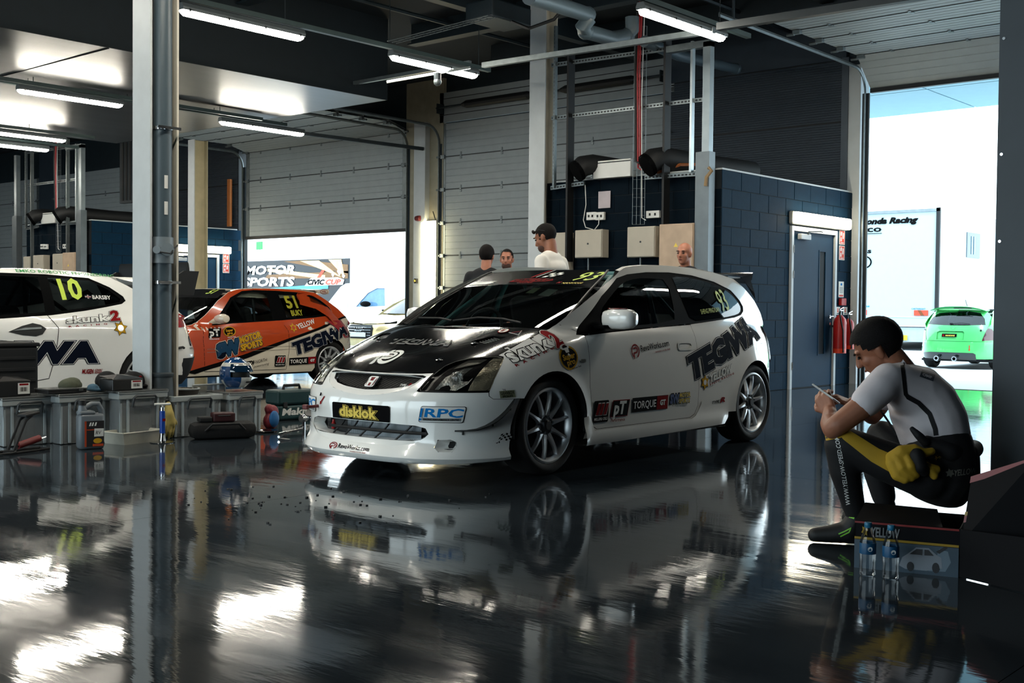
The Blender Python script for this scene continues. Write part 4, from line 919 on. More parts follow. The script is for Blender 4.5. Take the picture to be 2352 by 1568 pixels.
# tail
def rf(o=0.): return lambda u, z: B.rear(u/.8, z, o)
RR = dg(*[(43, .24), (43, .95), (46, 1.0), (46, 1.26), (0, 1.3), (-46, 1.26), (-46, 1.0), (-43, .95), (-43, .24), (0, .22)])
RW = dg(*[(40, .99), (38, 1.24), (0, 1.27), (-38, 1.24), (-40, .99), (0, .97)])
patch(RR, [RW], .05, rf(-.004)).out('tailgate', PAINT, hero, smooth=True)
patch(RW, [], .08, rf(-.006)).out('rear_window', GLD, hero, smooth=True)
for s in (1, -1): patch(dg(*[(34*s, .62), (47*s, .60), (52*s, .70), (53*s, .86), (49*s, .90), (38*s, .88)]), [], .03, rf(.01)).out('tail_lamp', REDL, hero, smooth=True)
mb = MB(); vs = []
for i in range(13):
    y = lerp(-.6, .6, i/12); d = .1*(abs(y)/.6)**3
    vs += [(-2.62-d, y, 1.315-.3*d), (-2.86-d*.3, y, 1.305), (-2.92-d*.2, y, 1.33), (-2.9-d*.2, y, 1.27), (-2.74-d, y, 1.25-.1*d)]
mb.add(vs, [(5*i+j, 5*i+(j+1) % 5, 5*i+5+(j+1) % 5, 5*i+5+j) for i in range(12) for j in range(5)]+[(0, 1, 2, 3, 4), (60, 61, 62, 63, 64)]); mb.out('rear_spoiler', mat('carbon_gloss', (34, 36, 40), .12, coat=1., var=.5, scale=40), hero, smooth=True)
mb = MB(); mb.add([(-2.80, .60, 1.25), (-3.0, .585, 1.16), (-3.03, .575, 1.11), (-2.93, .56, 1.31), (-2.90, .60, 1.27)], [(0, 1, 2, 4), (4, 2, 3), (1, 2, 0)]); mb.out('spoiler_end', MATS['carbon_gloss'], hero)
# below: dark underbody boxes added to block light underneath, then arches
mb = MB(); mb.span((.3, -.7, .16), (-3.0, .7, .2)); mb.span((.42, -.6, .2), (-.36, .6, .62)); mb.span((-2.2, -.55, .2), (-3.1, .55, .6)); mb.out('underbody_light_block', BLK, hero)
for x in (0, -2.57):
    for s in (1, -1):
        mb = MB(); vs = []; n = 20
        for i in range(n+1):
            a = RAD(-10+200*i/n); r = .338 if x == 0 else .335; px, pz = x+r*cos(a), .305+r*sin(a)
            vs += [V((px, (B.Y(px, max(pz, .2))-.006)*s, pz)), V((px, .55*s, pz))]
        mb.add(vs, [(2*i, 2*i+1, 2*i+3, 2*i+2) for i in range(n)]); mb.out('arch_liner', BLK, hero)
for x in (0, -2.57):
    for s in (1, -1): wheel(hero, x, .815*s, .305, side=s)
# mirror
mb = MB()
mo = [(-.62, .80, .955), (-.60, .85, .965), (-.585, .93, .97), (-.60, 1.005, .965), (-.635, 1.02, .955)]
vs = []; n = 10
secs = [(.775, .03, .028, -.60), (.80, .075, .052, -.60), (.86, .088, .066, -.605), (.94, .088, .066, -.61), (.99, .078, .058, -.615), (1.015, .05, .04, -.62)]
for y, a, b, xc in secs:
    for k in range(16):
        t = 2*pi*k/16; c, s_ = cos(t), sin(t); e = 3.2; r = (abs(c)**e+abs(s_)**e)**(-1/e)
        vs.append((xc+a*.62*r*c-.0, y, .958+b*r*s_))
fs = [(16*i+k, 16*i+(k+1) % 16, 16*i+16+(k+1) % 16, 16*i+16+k) for i in range(5) for k in range(16)]+[tuple(range(16))[::-1], tuple(range(80, 96))]
mb.add(vs, fs); mi = mb.out('door_mirror', PAINT, hero, smooth=True, angle=RAD(70)); mirror_y(mi, hero)
for s in (1, -1):
    mb = MB(); mb.box((-.575, .80*s, .905), (.13, .10, .025), ch=.008); mb.out('mirror_foot', TRIM, hero)
    mb = MB(); mb.add([(-.655, y*s, z) for y, z in ((.82, .915), (1.0, .915), (1.0, 1.0), (.82, 1.0))], [(0, 1, 2, 3)]); mb.out('mirror_glass', CHROME, hero)
    patch([(-.34, .87), (-.60, .885), (-.60, 1.03), (-.44, .945)], [], .05, lambda x, z: V((x, (B.Y(x, z)+.002)*s, z))).out('mirror_sail', TRIM, hero, smooth=True)
F = lambda k: (lambda u, v: V((-.60-v*.55, .83+u, 1.026+.0008*k-abs(v)*.1)))
D.p(F, PR, disc(.06, 0, .075, .055)).p(F, PW, disc(.06, 0, .066, .046)).t(F, PR, 'HEL', h=.05, w=.10, u0=.012, v0=-.025, bold=.06).done()
# door handle, repeater, filler
hd = rrect(-1.615, .735, -1.42, .797, .03, 5)
patch(hd, [inset(hd, .012)], .02, lambda x, z: B.side(x, z, .006)).out('door_handle', PAINT, hero, smooth=True)
mb = MB(); ring_loft(mb, inset(hd, .012), inset(hd, .03), lambda x, z: B.side(x, z, .006), lambda x, z: B.side(x, z, -.018), 32); mb.out('handle_cup', mat('paint_inner', (196, 196, 190), .3), hero, smooth=True)
patch([(-1.45, .75), (-1.585, .757), (-1.58, .785), (-1.46, .78)], [], .02, lambda x, z: B.side(x, z, -.018+.3*(z-.75))).out('handle_lever', PAINT, hero, smooth=True)
patch(rrect(-.325, .68, -.265, .708, .01), [], .02, lambda x, z: B.side(x, z, .006)).out('side_repeater', GLC, hero, smooth=True)
patch(inset(rrect(-.325, .68, -.265, .708, .01), .004), [], .02, lambda x, z: B.side(x, z, .004)).out('repeater_lamp', BEIGE, hero, smooth=True)
def seam(name, pts, w=.0035):
    mb = MB(); q = resample(pts, .03, False)
    vs = []
    for i, p in enumerate(q):
        a = q[max(i-1, 0)]; b = q[min(i+1, len(q)-1)]; dx, dz = b[0]-a[0], b[1]-a[1]; l = math.hypot(dx, dz) or 1
        vs += [B.side(p[0]-dz/l*w/2, p[1]+dx/l*w/2, .0015), B.side(p[0]+dz/l*w/2, p[1]-dx/l*w/2, .0015)]
    mb.add(vs, [(2*i, 2*i+1, 2*i+3, 2*i+2) for i in range(len(q)-1)]); return mb.out(name, PB, hero)
seam('panel_gap', [(-.368, .85), (-.335, .88), (-.28, .905), (-.235, .918)]); seam('panel_gap', [(-2.70, .98), (-2.62, .86), (-2.585, .72), (-2.62, .66)], .002)
seam('panel_gap', arc(-2.715, .71, .055, 0, 360), .002)
mb = MB()
for k, (a, z) in enumerate([(52.5, .5315), (53.2, .507), (55, .489), (60, .487), (65.4, .4865)]): mb.add([B.front(RAD(a), z+d, .002) for d in (-.0012, .0012)], [])
mb.f = [(2*i, 2*i+1, 2*i+3, 2*i+2) for i in range(4)]; mb.mi = [0]*4; mb.out('panel_gap', PB, hero)
# interior
for p in ([(-.35, .6, .45), (-.45, .62, .85), (-1.08, .5, 1.24), (-1.5, .5, 1.28)], [(-.35, -.6, .45), (-.45, -.62, .85), (-1.08, -.5, 1.24), (-1.5, -.5, 1.28)], [(-1.5, .58, .3), (-1.5, .60, .9), (-1.5, .5, 1.28), (-1.5, -.5, 1.28), (-1.5, -.60, .9), (-1.5, -.58, .3)], [(-1.5, .5, 1.27), (-1.5, -.55, .4)], [(-1.08, .5, 1.24), (-1.08, -.5, 1.24)], [(-1.5, .52, 1.2), (-2.5, .5, .62)], [(-1.5, -.52, 1.2), (-2.5, -.5, .62)], [(-1.5, .58, .85), (-.5, .6, .45)], [(-1.08, .5, 1.23), (-1.5, -.5, 1.27)]):
    MB().tube(p, .02, n=8).out('cage_tube', CAGE, hero, smooth=True)
mb = MB(); mb.box((-.42, 0, .72), (.4, 1.3, .2), ch=.06); mb.out('dashboard', INTER, hero)
for y in (-.36, .36):
    mb = MB(); mb.box((-1.15, y, .45), (.5, .5, .18), ch=.05); mb.box((-1.42, y, .75), (.14, .5, .75), ch=.05, R=M4.Rotation(RAD(14), 3, 'Y')); mb.box((-1.45, y, 1.08), (.1, .3, .2), ch=.04, R=M4.Rotation(RAD(14), 3, 'Y')); mb.out('bucket_seat', INTER, hero)
mb = MB(); mb.lathe([(.17, 0), (.185, .012), (.17, .024), (.155, .012), (.17, 0)], axis='x', n=24); mb.box((.01, 0, 0), (.015, .33, .03)); mb.out('steering_wheel', BLK, hero, loc=(-.72, -.36, .85), rot=(0, RAD(-20), 0))
mb = MB(); mb.span((-.4, -.62, .2), (-2.6, .62, .3)); mb.out('cabin_floor', INTER, hero)
mb = MB(); mb.span((-2.0, -.55, .3), (-2.9, .55, .6)); mb.out('boot_floor', INTER, hero)
# side prints
C = .08
F = D.sidef((-1.585, .523), (-2.70, .828)); outlined(D, F, 'TEGIWA', TEG, h=.165, w=1.13, bold=.05, cut=.035).done()
F = D.sidef((.285, .697), (-.17, .822))
outlined(D, F, 'skunk', [(PB, .07), (PW, .02)], h=.065, w=.34, bold=.03, shear=.1, cut=C, u0=.005)
outlined(D, F, '2', [(PB, .1), (PW, .07), (PR, .04)], h=.088, w=.075, bold=.04, shear=.15, u0=.365, v0=-.012)
D.done()
F = D.sidef((.28, .673), (-.06, .779)); D.t(F, PR, 'RACING', h=.013, w=.345, space=2.6, bold=.05).done()
F = D.sidef((-.088, .64), (-.26, .668)); D.p(F, PGLD, disc(.075, .065, .088, .075)).p(F, PB, disc(.075, .065, .075, .062)).t(F, PGLD, 'Super', h=.035, w=.12, u0=.015, v0=.058, bold=.05).t(F, PGLD, 'pro', h=.035, w=.085, u0=.04, v0=.022, bold=.05).p(F, PW, disc(.065, .135, .04, .018)).p(F, PB, disc(.065, .135, .022, .009)).p(F, PW, [(.055, .10), (.085, .10), (.09, .13), (.05, .13)]).t(F, PB, 'Suspension Parts', h=.012, w=.10, u0=.07, v0=-.008, bold=.03).done()
F = D.sidef((-.84, .697), (-1.32, .742)); swirl(D, F, PR, .05, .04, .048); D.t(F, PB, 'RevoWorks.com', h=.042, w=.36, u0=.115, v0=.03, bold=.02, cut=C).t(F, PR, 'revolution is in the detail', h=.013, w=.19, u0=.285, v0=.002, bold=.03).done()
F = D.sidef((-1.745, .440), (-2.19, .530)); D.p(F, PB, star6(.04, .05, .06)).p(F, PGLD, star6(.04, .05, .054)).p(F, PAINT, disc(.04, .05, .02, .02, 12))
outlined(D, F, 'YELLOW', [(PB, .055), (PW, .02)], h=.058, w=.33, u0=.11, v0=.035, bold=.03, shear=.12, cut=C).t(F, PR, 'SPEED RACING', h=.014, w=.36, u0=.095, v0=.012, bold=.05, space=1.5, cut=C).done()
F = D.sidef((-.41, .292), (-.572, .292)); bx = rrect(0, 0, .165, .142, .012); D.p(F, PB, bx, .05).t(F, PW, 'MILLERS OILS', h=.018, w=.145, u0=.01, v0=.015, bold=.03)
for i, (a, b) in enumerate(((.018, .048), (.055, .085), (.098, .128))): D.p(F, PW, [(a-.004, .045), (b+.006, .045), (b+.03, .128), (a+.028, .128)]).p(F, PR, [(a, .049), (b+.002, .049), (b+.025, .122), (a+.025, .122)])
D.done()
F = D.sidef((-.60, .318), (-.81, .316)); D.p(F, PR, [(0, 0), (.195, 0), (.215, .11), (.02, .11)], .05).p(F, PB, [(.006, .005), (.19, .005), (.209, .105), (.026, .105)], .05).t(F, PW, 'pT', h=.082, w=.15, u0=.025, v0=.02, bold=.06, shear=.15).t(F, PR, 'Performance', h=.022, w=.16, u0=.004, v0=-.03, bold=.02).done()
F = D.sidef((-.845, .334), (-1.285, .334)); D.p(F, PB, [(0, 0), (.44, 0), (.44, .097), (0, .097)], .06).p(F, PR, [(.30, .003), (.437, .003), (.437, .094), (.30, .094)], .06).t(F, PW, 'TORQUE', h=.05, w=.275, u0=.012, v0=.024, bold=.02, cut=C).t(F, PW, 'GT', h=.035, w=.07, u0=.335, v0=.032, bold=.07).done()
F = D.sidef((-1.308, .362), (-1.57, .362)); D.t(F, PB, 'SW', h=.068, w=.125, bold=.13, v0=.004).t(F, mat('print_deepblue', (18, 42, 110), .4), 'SW', h=.062, w=.115, u0=.004, v0=.007, bold=.07).t(F, PB, 'MOTOR', h=.034, w=.15, u0=.12, v0=.042, bold=.1).t(F, PY, 'MOTOR', h=.03, w=.142, u0=.124, v0=.044, bold=.03).t(F, PB, 'SPORTS', h=.034, w=.15, u0=.112, v0=.0, bold=.1).t(F, PY, 'SPORTS', h=.03, w=.142, u0=.116, v0=.003, bold=.03).done()
F = lambda k: (lambda u, v: skf(-1.888-u, .332+v+.05*u)+V((0, .002+.0008*k, 0))); D.t(F, PB, 'TYPE', h=.022, w=.11, bold=.03, shear=.2).t(F, PR, 'R', h=.036, w=.075, u0=.115, bold=.06, shear=.2).done()
F = D.sidef((.44, .493), (.345, .497)); D.p(F, mat('print_sage', (138, 142, 112), .5), [(0, 0), (.1, 0), (.1, .042), (0, .042)]).t(F, PB, 'GEARBOX', h=.018, w=.09, u0=.004, v0=.02, bold=.01).t(F, PB, 'SPECIALISTS', h=.011, w=.07, u0=.012, v0=.004, bold=.05).t(F, PB, 'THE', h=.01, w=.02, u0=.02, v0=.043, bold=.02).done()
F = D.sidef((-2.205, 1.005), (-2.355, 1.03)); D.t(F, PLIME, '93', h=.165, w=.145, bold=.012, cut=C).done()
F = D.sidef((-1.868, .99), (-2.17, 1.012)); D.t(F, PLIME, 'SHENG PINGYUAN', h=.036, w=.30, bold=.0, cut=C).done()
# ============================================================ fittings of the block rooms
TEALD = mat('door_teal', (9, 46, 70), .55, var=.06, spec=.12)
def fire_door(name, Y, dx=0.):
    root = empty(name, (14.57, Y, 0), kind='structure')
    mb = MB(); mb.span((13.92, Y-.03, 0), (13.975, Y+.08, 2.13)); mb.out('door_frame', PALE, root, world=True)
    mb = MB(); mb.span((15.175, Y-.03, 0), (15.23, Y+.08, 2.13)); mb.out('door_frame', PALE, root, world=True)
    mb = MB(); mb.span((13.975, Y-.03, 2.07), (15.175, Y+.08, 2.13)); mb.out('door_frame', PALE, root, world=True)
    a = 14.74; b = 14.95
    mb = MB(); mb.span((13.98, Y, .012), (a, Y+.045, 2.065)); mb.span((b, Y, .012), (15.17, Y+.045, 2.065)); mb.span((a, Y, .012), (b, Y+.045, .42)); mb.span((a, Y, 1.85), (b, Y+.045, 2.065)); mb.out('door_leaf', TEALD, root, world=True)
    mb = MB(); mb.span((a, Y-.006, .42), (a+.02, Y+.03, 1.85)); mb.span((b-.02, Y-.006, .42), (b, Y+.03, 1.85)); mb.span((a+.02, Y-.006, .42), (b-.02, Y+.03, .44)); mb.span((a+.02, Y-.006, 1.83), (b-.02, Y+.03, 1.85)); mb.out('glazing_bead', TEALD, root, world=True)
    MB().span((a+.02, Y+.02, .44), (b-.02, Y+.026, 1.83)).out('vision_pane', GLD, root, world=True)
    MB().span((a, Y+.05, .4), (b, Y+.06, 1.87)).out('pane_backing', BLK, root, world=True)
    mb = MB(); mb.cyl((15.10, Y-.006, .95), (15.10, Y-.05, .95), .011, n=10); mb.cyl((15.10, Y-.05, .95), (14.98, Y-.05, .95), .009, n=8); mb.lathe([(0, 0), (.026, 0), (.026, .006), (0, .006)], (15.10, Y-.007, .95), 'y', 16); mb.out('door_handle', CHROME, root, world=True)
    mb = MB(); mb.lathe([(0, 0), (.024, 0), (.024, .006), (0, .006)], (15.10, Y-.007, .85), 'y', 16); mb.out('lock_rose', CHROME, root, world=True)
    MB().box((14.25, Y-.035, 2.0), (.28, .06, .075), ch=.008).out('closer_box', mat('closer_grey', (170, 172, 174), .4), root, world=True)
    mb = MB(); mb.box((14.3, Y-.07, 2.05), (.035, .03, .03)); mb.tube([(14.3, Y-.07, 2.07), (14.55, Y-.12, 2.085), (14.75, Y-.045, 2.09)], .008, n=6); mb.out('closer_arm', STEEL, root, world=True)
    for z in (.25, 1.45, 1.78): MB().cyl((13.975, Y-.035, z), (13.975, Y-.035, z+.1), .009, n=8).out('hinge', CHROME, root, world=True)
    return root
fire_door('door_1', 7.38); fire_door('door_2', 21.9)
def bulkhead(Y, label):
    r = empty('door_light', (14.68, Y-.05, 2.24), label=label, cat='light')
    MB().box((14.68, Y-.03, 2.235), (1.62, .06, .17), ch=.02).out('housing', mat('lamp_housing_pale', (170, 168, 156), .5), r, world=True)
    MB().box((14.69, Y-.085, 2.235), (1.6, .07, .15), ch=.025).out('diffuser', LENS2, r, world=True)
LENS2 = mat('door_lamp_diffuser', (245, 240, 222), .4, emit=((255, 244, 214), LAMP_E*.22))
bulkhead(7.38, 'long white lamp above the teal door right of the race car'); bulkhead(21.9, 'long white lamp above the far teal door behind the columns')
SGNR = mat('sign_red', (216, 62, 38), .5, var=.04)
def sign(x, z, w, h, Y, label, kind):
    r = empty('wall_sign', (x, Y-.004, z), label=label, cat='sign', group=None)
    MB().box((0, 0, 0), (w, .006, h)).out('board', mat('sign_white', (228, 224, 214), .5), r)
    f = lambda u, v: V((-w/2+u*w, -.004, -h/2+v*h))
    mb = MB()
    if kind == 'red':
        mark(mb, [(.08, .05), (.92, .05), (.92, .95), (.08, .95)], f); mb.out('red_field', SGNR, r, smooth='open')
        f2 = lambda u, v: V((-w/2+u*w, -.005, -h/2+v*h)); mb = MB()
        for q in ([(.2, .62), (.42, .62), (.46, .86), (.3, .9), (.2, .8)], [(.55, .4), (.75, .4), (.78, .8), (.6, .84)], [(.18, .22), (.4, .22), (.38, .5), (.22, .5)], [(.2, .10), (.8, .10), (.8, .15), (.2, .15)]): mark(mb, q, f2)
        mb.out('pictogram', PW, r, smooth='open')
    elif kind == 'notice':
        mark(mb, disc(.5, .82, .16, .08), f); mb.out('blue_disc', PBLU, r, smooth='open'); mb = MB()
        for k in range(5): mark(mb, [(.15, .6-.08*k), (.85, .6-.08*k), (.85, .63-.08*k), (.15, .63-.08*k)], f)
        mb.out('text_lines', PGREY, r, smooth='open'); mb = MB(); mark(mb, [(.1, .05), (.9, .05), (.9, .16), (.1, .16)], f); mb.out('red_bar', SGNR, r, smooth='open')
    else:
        mark(mb, [(.3, .3), (.6, .3), (.55, .85), (.35, .85)], f); mb.out('pictogram', SGNR, r, smooth='open'); mb = MB(); mark(mb, [(.2, .1), (.8, .1), (.8, .2), (.2, .2)], f); mb.out('caption', PB, r, smooth='open')
for Y, w in ((7.38, 'by the teal door'), (21.9, 'by the far teal door')):
    sign(15.42, 2.055, .17, .20, Y, 'red and white fire action sign %s, upper one' % w, 'red'); sign(15.42, 1.84, .17, .20, Y, 'red and white fire sign %s, lower one' % w, 'red')
sign(15.42, 1.33, .16, .22, 7.38, 'white notice with a blue spot above the red call point', 'notice')
sign(15.33, 1.03, .13, .11, 7.38, 'small white label above the front red extinguisher', 'small'); sign(15.56, 1.03, .13, .11, 7.38, 'small white label nearest the door jamb', 'small')
MB().box((15.42, 7.35, 1.155), (.15, .05, .10), ch=.008).out('call_point', RED, label='red fire alarm call point under the white notice', cat='alarm')
def extinguisher(x, y, z, s, label):
    r = empty('fire_extinguisher', (x, y, z), label=label, cat='extinguisher'); R = .085*s; h = .50*s
    mb = MB(); mb.lathe([(0, 0), (R, 0), (R, h*.12)], n=20); mb.out('base_band', mat('ext_orange', (226, 66, 34), .4), r, smooth=True)
    mb = MB(); mb.lathe([(R, h*.12), (R, h*.8), (R*.85, h*.9), (R*.4, h*.98), (R*.3, h)], n=20); mb.out('cylinder', RED, r, smooth=True)
    mb = MB(); mb.cyl((0, 0, h), (0, 0, h+.05), .018, n=10); mb.box((.03, 0, h+.06), (.10, .02, .012)); mb.box((.035, 0, h+.09), (.11, .02, .01), R=M4.Rotation(RAD(-14), 3, 'Y')); mb.out('valve', CHROME, r)
    mb = MB(); mb.tube([(0, 0, h+.03), (-.05, -.03, h+.05), (-R-.01, -.05, h-.02), (-R*.7, -R*.85, h*.6), (-R*.6, -R*.9, h*.12)], .011, n=7); mb.out('hose', BLK, r, smooth=True)
    MB().cyl((-R*.6, -R*.9, h*.02), (-R*.6, -R*.9, h*.13), .014, .009, n=8).out('nozzle', BLK, r)
    mb = MB(); mark(mb, [(-.5, .25), (.5, .25), (.5, .75), (-.5, .75)], lambda u, v: V((R*1.02*sin(u+.6), -R*1.02*cos(u+.6), h*v)), None); mb.out('label_panel', mat('ext_label', (196, 100, 90), .5), r, smooth='open')
    MB().box((0, R+.02, h*.7), (.06, .04, .03)).out('wall_hook', STEEL, r)
extinguisher(15.12, 7.24, .45, 1.05, 'large red fire extinguisher hung on the blue blocks'); extinguisher(15.42, 7.25, .50, .85, 'smaller red extinguisher tucked behind the large one')

# electrics on the front of the block rooms; dy = 0 for the near room, 14.52 for the far one
def slotted(name, a, b, w, m, slots, root, hor=True):
    a = V(a); b = V(b); mb = MB(); d = (b-a); L = d.length; R = d.to_track_quat('X', 'Z').to_matrix(); mb.box((a+b)/2, (L, .03, w), R=R); o = mb.out(name, m, root, world=True)
    if slots:
        mb = MB(); n = int(L/.05)
        for k in range(n): mb.box(a+d*((k+.5)/n)+V((-.017, 0, 0)), (.028, .004, w*.38), R=R)
        s = mb.out('slots', BLK, root, world=True); s['kind'] = 'stuff'
    return o
def vert(px, y0, y1, X, dy): a = onX(px, y0, X); b = onX(px, y1, X); return (X, a.y+dy, b.z), (X, a.y+dy, a.z)
def elbox(Y0, Y1, Z0, Z1, dy, label, d=.14, m=BEIGE, lock=True, fl=False):
    r = empty('electric_box', (12.2, (Y0+Y1)/2+dy, Z0), label=label, cat='electric box')
    MB().span((12.2-d, Y0+dy, Z0), (12.2, Y1+dy, Z1), ch=.006).out('case', m, r, world=True)
    MB().span((12.2-d-.012, Y0+dy+.008, Z0+.008), (12.2-d-.001, Y1+dy-.008, Z1-.008), ch=.004).out('cover', m, r, world=True)
    if lock: MB().cyl((12.2-d-.014, (Y0+Y1)/2+dy, (Z0+Z1)/2), (12.2-d-.02, (Y0+Y1)/2+dy, (Z0+Z1)/2), .012, n=10).out('lock', STEEL, r, world=True)
    MB().cyl((12.14, (Y0+Y1)/2+dy+.06, Z0), (12.14, (Y0+Y1)/2+dy+.06, 0), .012, n=6).out('conduit', GALV, r, world=True)
    return r
def electrics(dy, where, near):
    elbox(9.03, 9.47, 1.68, 2.04, dy, 'beige box with a round lock, %s' % (where % 'left'))
    elbox(8.22, 8.64, 1.67, 2.05, dy, 'beige box with a round lock, %s' % (where % 'middle'))
    b = elbox(7.63, 8.12, 1.25, 2.06, dy, 'tall beige distribution cabinet, %s' % (where % 'right'), .2, mat('beige_warm', (182, 158, 134), .45), False)
    MB().span((11.98, 7.70+dy, 1.6), (11.99, 7.74+dy, 1.66)).out('latch', BLK, b, world=True)
    mb = MB(); mark(mb, [(0, 0), (.06, 0), (.03, .05)], lambda u, v: V((11.984, 7.9-u+dy, 1.78+v))); mb.out('warning_label', PY, b, smooth='open', world=True)
    elbox(9.6, 9.9, 1.5, 2.02, dy, 'beige box half hidden by a column, %s' % (where % 'far left'), lock=False)
    r = empty('support_frame', (12.1, 8.6+dy, 0), label='galvanised post and slotted frame, %s' % (where % 'standing round'), cat='frame')
    MB().span((12.02, 7.44+dy, 0), (12.15, 7.63+dy, 2.9)).out('post_foot', mat('post_galv', (104, 112, 116), .45, .5), r, world=True)
    MB().span((12.04, 7.46+dy, 2.9), (12.13, 7.56+dy, 4.2)).out('post', mat('post_galv2', (140, 150, 154), .4, .6), r, world=True)
    MB().span((12.04, 7.46+dy, 4.14), (12.13, 8.1+dy, 4.22)).out('head_rail', GALV, r, world=True)
    for px, y0, y1, w, m in ((1277, 60, 430, .05, GALV), (1312, 120, 600, .13 if near else .07, BLK if near else GALV), (1534, 80, 600, .13 if near else .07, BLK if near else GALV), (1592, 95, 395, .06, mat('galv_bright', (176, 186, 190), .35, .7))):
        a, b_ = vert(px, y0, y1, 12.1, dy); slotted('upright', a, b_, w, m, True, r)
    for p, q in (((1268, 272), (1622, 228)), ((1266, 432), (1342, 421)), ((1482, 408), (1608, 399)), ((1268, 150), (1620, 100))):
        a = onX(*p, 12.13); b_ = onX(*q, 12.13); slotted('cross_rail', (12.13, a.y+dy, a.z), (12.13, b_.y+dy, b_.z), .05, GALV, True, r)
    t = empty('cable_tray', (12.1, 8.5+dy, 2), label='wire basket tray with red and black cables, %s' % (where % 'rising'), cat='cable tray')
    a, b_ = vert(1458, 60, 515, 12.12, dy); c, d = vert(1486, 60, 515, 12.12, dy)
    for f in (0, .33, .66, 1): MB().cyl(V(a).lerp(V(c), f), V(b_).lerp(V(d), f), .004, n=5).out('tray_wire', GALV, t, world=True)
    n = 22
    for k in range(n+1): f = k/n; MB().cyl(V(a).lerp(V(b_), f), V(c).lerp(V(d), f), .003, n=4).out('tray_rung', GALV, t, world=True)
    def cab(px, y0, y1, m, r_, X=12.06):
        p, q = vert(px, y0, y1, X, dy); p = V(p); q = V(q); MB().tube([q+V((0, 0, .5)), q, q.lerp(p, .4)+V((-.02, .01, 0)), p, p+V((0, -.06, -.03))], r_, n=6).out('cable', m, t, world=True)
    cab(1470, 20, 385, mat('cable_red', (150, 26, 34), .5), .012); cab(1475, 10, 380, MATS['cable_red'], .012); cab(1465, 20, 370, BLK, .02); cab(1480, 40, 500, WHITE, .006)
    for k, (p, px, h) in enumerate((((1345, 384), 'left', .13), ((1508, 370), 'right', .14))):
        c = onX(*p, 12.0); c = V((12.0, c.y+dy, c.z)); r2 = empty('flexible_duct', c, label='black flexible duct mouth on the block room, %s' % (where % px), cat='duct')
        pts = [c+V((-.05, .10, -.05)), c+V((.02, .06, .02)), c+V((.14, .0, .05)), c+V((.4, -.06, .03)), c+V((.9, -.25, .0)), c+V((1.6, -.4, -.02))]
        MB().rings([(q, h*(1+.06*(i % 2))) for i, q in enumerate(pts)], 14).out('duct_hose', BLK, r2, world=True, smooth=True)
        q = pts[0]; mb = MB(); mb.rings([(q+V((-.01, .015, -.01)), h*1.06), (q+V((.03, -.01, .02)), h*1.08)], 16); mb.out('duct_collar', TRIM, r2, world=True)
    a = onX(1368, 372, 12.15); b_ = onX(1453, 405, 12.15)
    r2 = empty('trunking_box', (12.2, (a.y+b_.y)/2+dy, b_.z), label='white box on top of the block room, %s' % (where % 'between the ducts'), cat='electric box')
    MB().span((12.1, a.y+dy, b_.z), (12.4, b_.y+dy, a.z), ch=.006).out('case', WHITE, r2, world=True); MB().span((12.09, a.y+dy, a.z-.03), (12.1, b_.y+dy, a.z-.02)).out('lid_line', BLK, r2, world=True)
    for (p, q), l in ((((1351, 488), (1371, 505)), 'left white double socket'), (((1371, 488), (1391, 505)), 'white double socket with a plug'), (((1488, 485), (1518, 500)), 'right white double socket')):
        a = onX(*p, 12.2); b_ = onX(*q, 12.2); r2 = empty('wall_socket', (12.2, (a.y+b_.y)/2+dy, b_.z), label='%s, %s' % (l, where % 'below the paper'), cat='socket')
        MB().span((12.16, a.y+dy, b_.z), (12.2, b_.y+dy, a.z), ch=.004).out('face_plate', WHITE, r2, world=True)
        for f in (.3, .7): MB().box((12.155, lerp(a.y, b_.y, f)+dy, (a.z+b_.z)/2), (.01, .02, .03)).out('switch', BLK, r2, world=True)
    if near:
        a = onX(1375, 440, 12.2); b_ = onX(1402, 477, 12.2)
        MB().span((12.195, a.y+dy, b_.z), (12.2, b_.y+dy, a.z)).out('notice_sheet', mat('paper_lilac', (186, 176, 180), .8), label='blank pale sheet pinned to the dark block wall', cat='paper')
        mb = MB(); p = [onX(x, y, 12.15) for x, y in ((1344, 425), (1346, 470), (1340, 505), (1345, 522), (1365, 528), (1375, 515), (1376, 500))]
        mb.tube([(12.15, q.y, q.z) for q in p], .006, n=5); mb.out('mains_cable', WHITE, label='white cable looping under the left sockets', cat='cable')
        mb = MB(); p = [onX(x, y, 12.15) for x, y in ((1645, 388), (1652, 395), (1640, 410), (1638, 430))]
        mb.rings([((11.98, q.y, q.z), .022) for q in p], 8); mb.out('pipe_end', mat('lagging_tan', (140, 116, 84), .7), label='tan lagged pipe end beside the galvanised post', cat='pipe', smooth=True)
        mb = MB(); mb.tube([(12.2, 8.3, 2.72), (12.25, 8.0, 2.8), (12.6, 7.9, 2.83)], .02, n=6); mb.out('copper_bundle', mat('copper_tan', (150, 84, 40), .5), label='orange pipe bundle beside the left duct', cat='pipe')
def fr2(): return 0
electrics(0, '%s on the near block wall', True)
electrics(14.52, '%s on the far block wall', False)
r = empty('wall_radiator', (12.3, 23.0, 2.9), label='tall dark panel unit hanging above the far block room', cat='panel')
a = onX(275, 312, 13.2); b = onX(298, 465, 13.2)
mb = MB(); mb.span((13.2, a.y, b.z), (13.3, a.y-.9, a.z)); mb.out('casing', STEEL, r, world=True)
for k in range(6): MB().span((13.19, a.y-.1-.14*k, b.z+.05), (13.2, a.y-.16-.14*k, a.z-.05)).out('louvre', BLK, r, world=True)
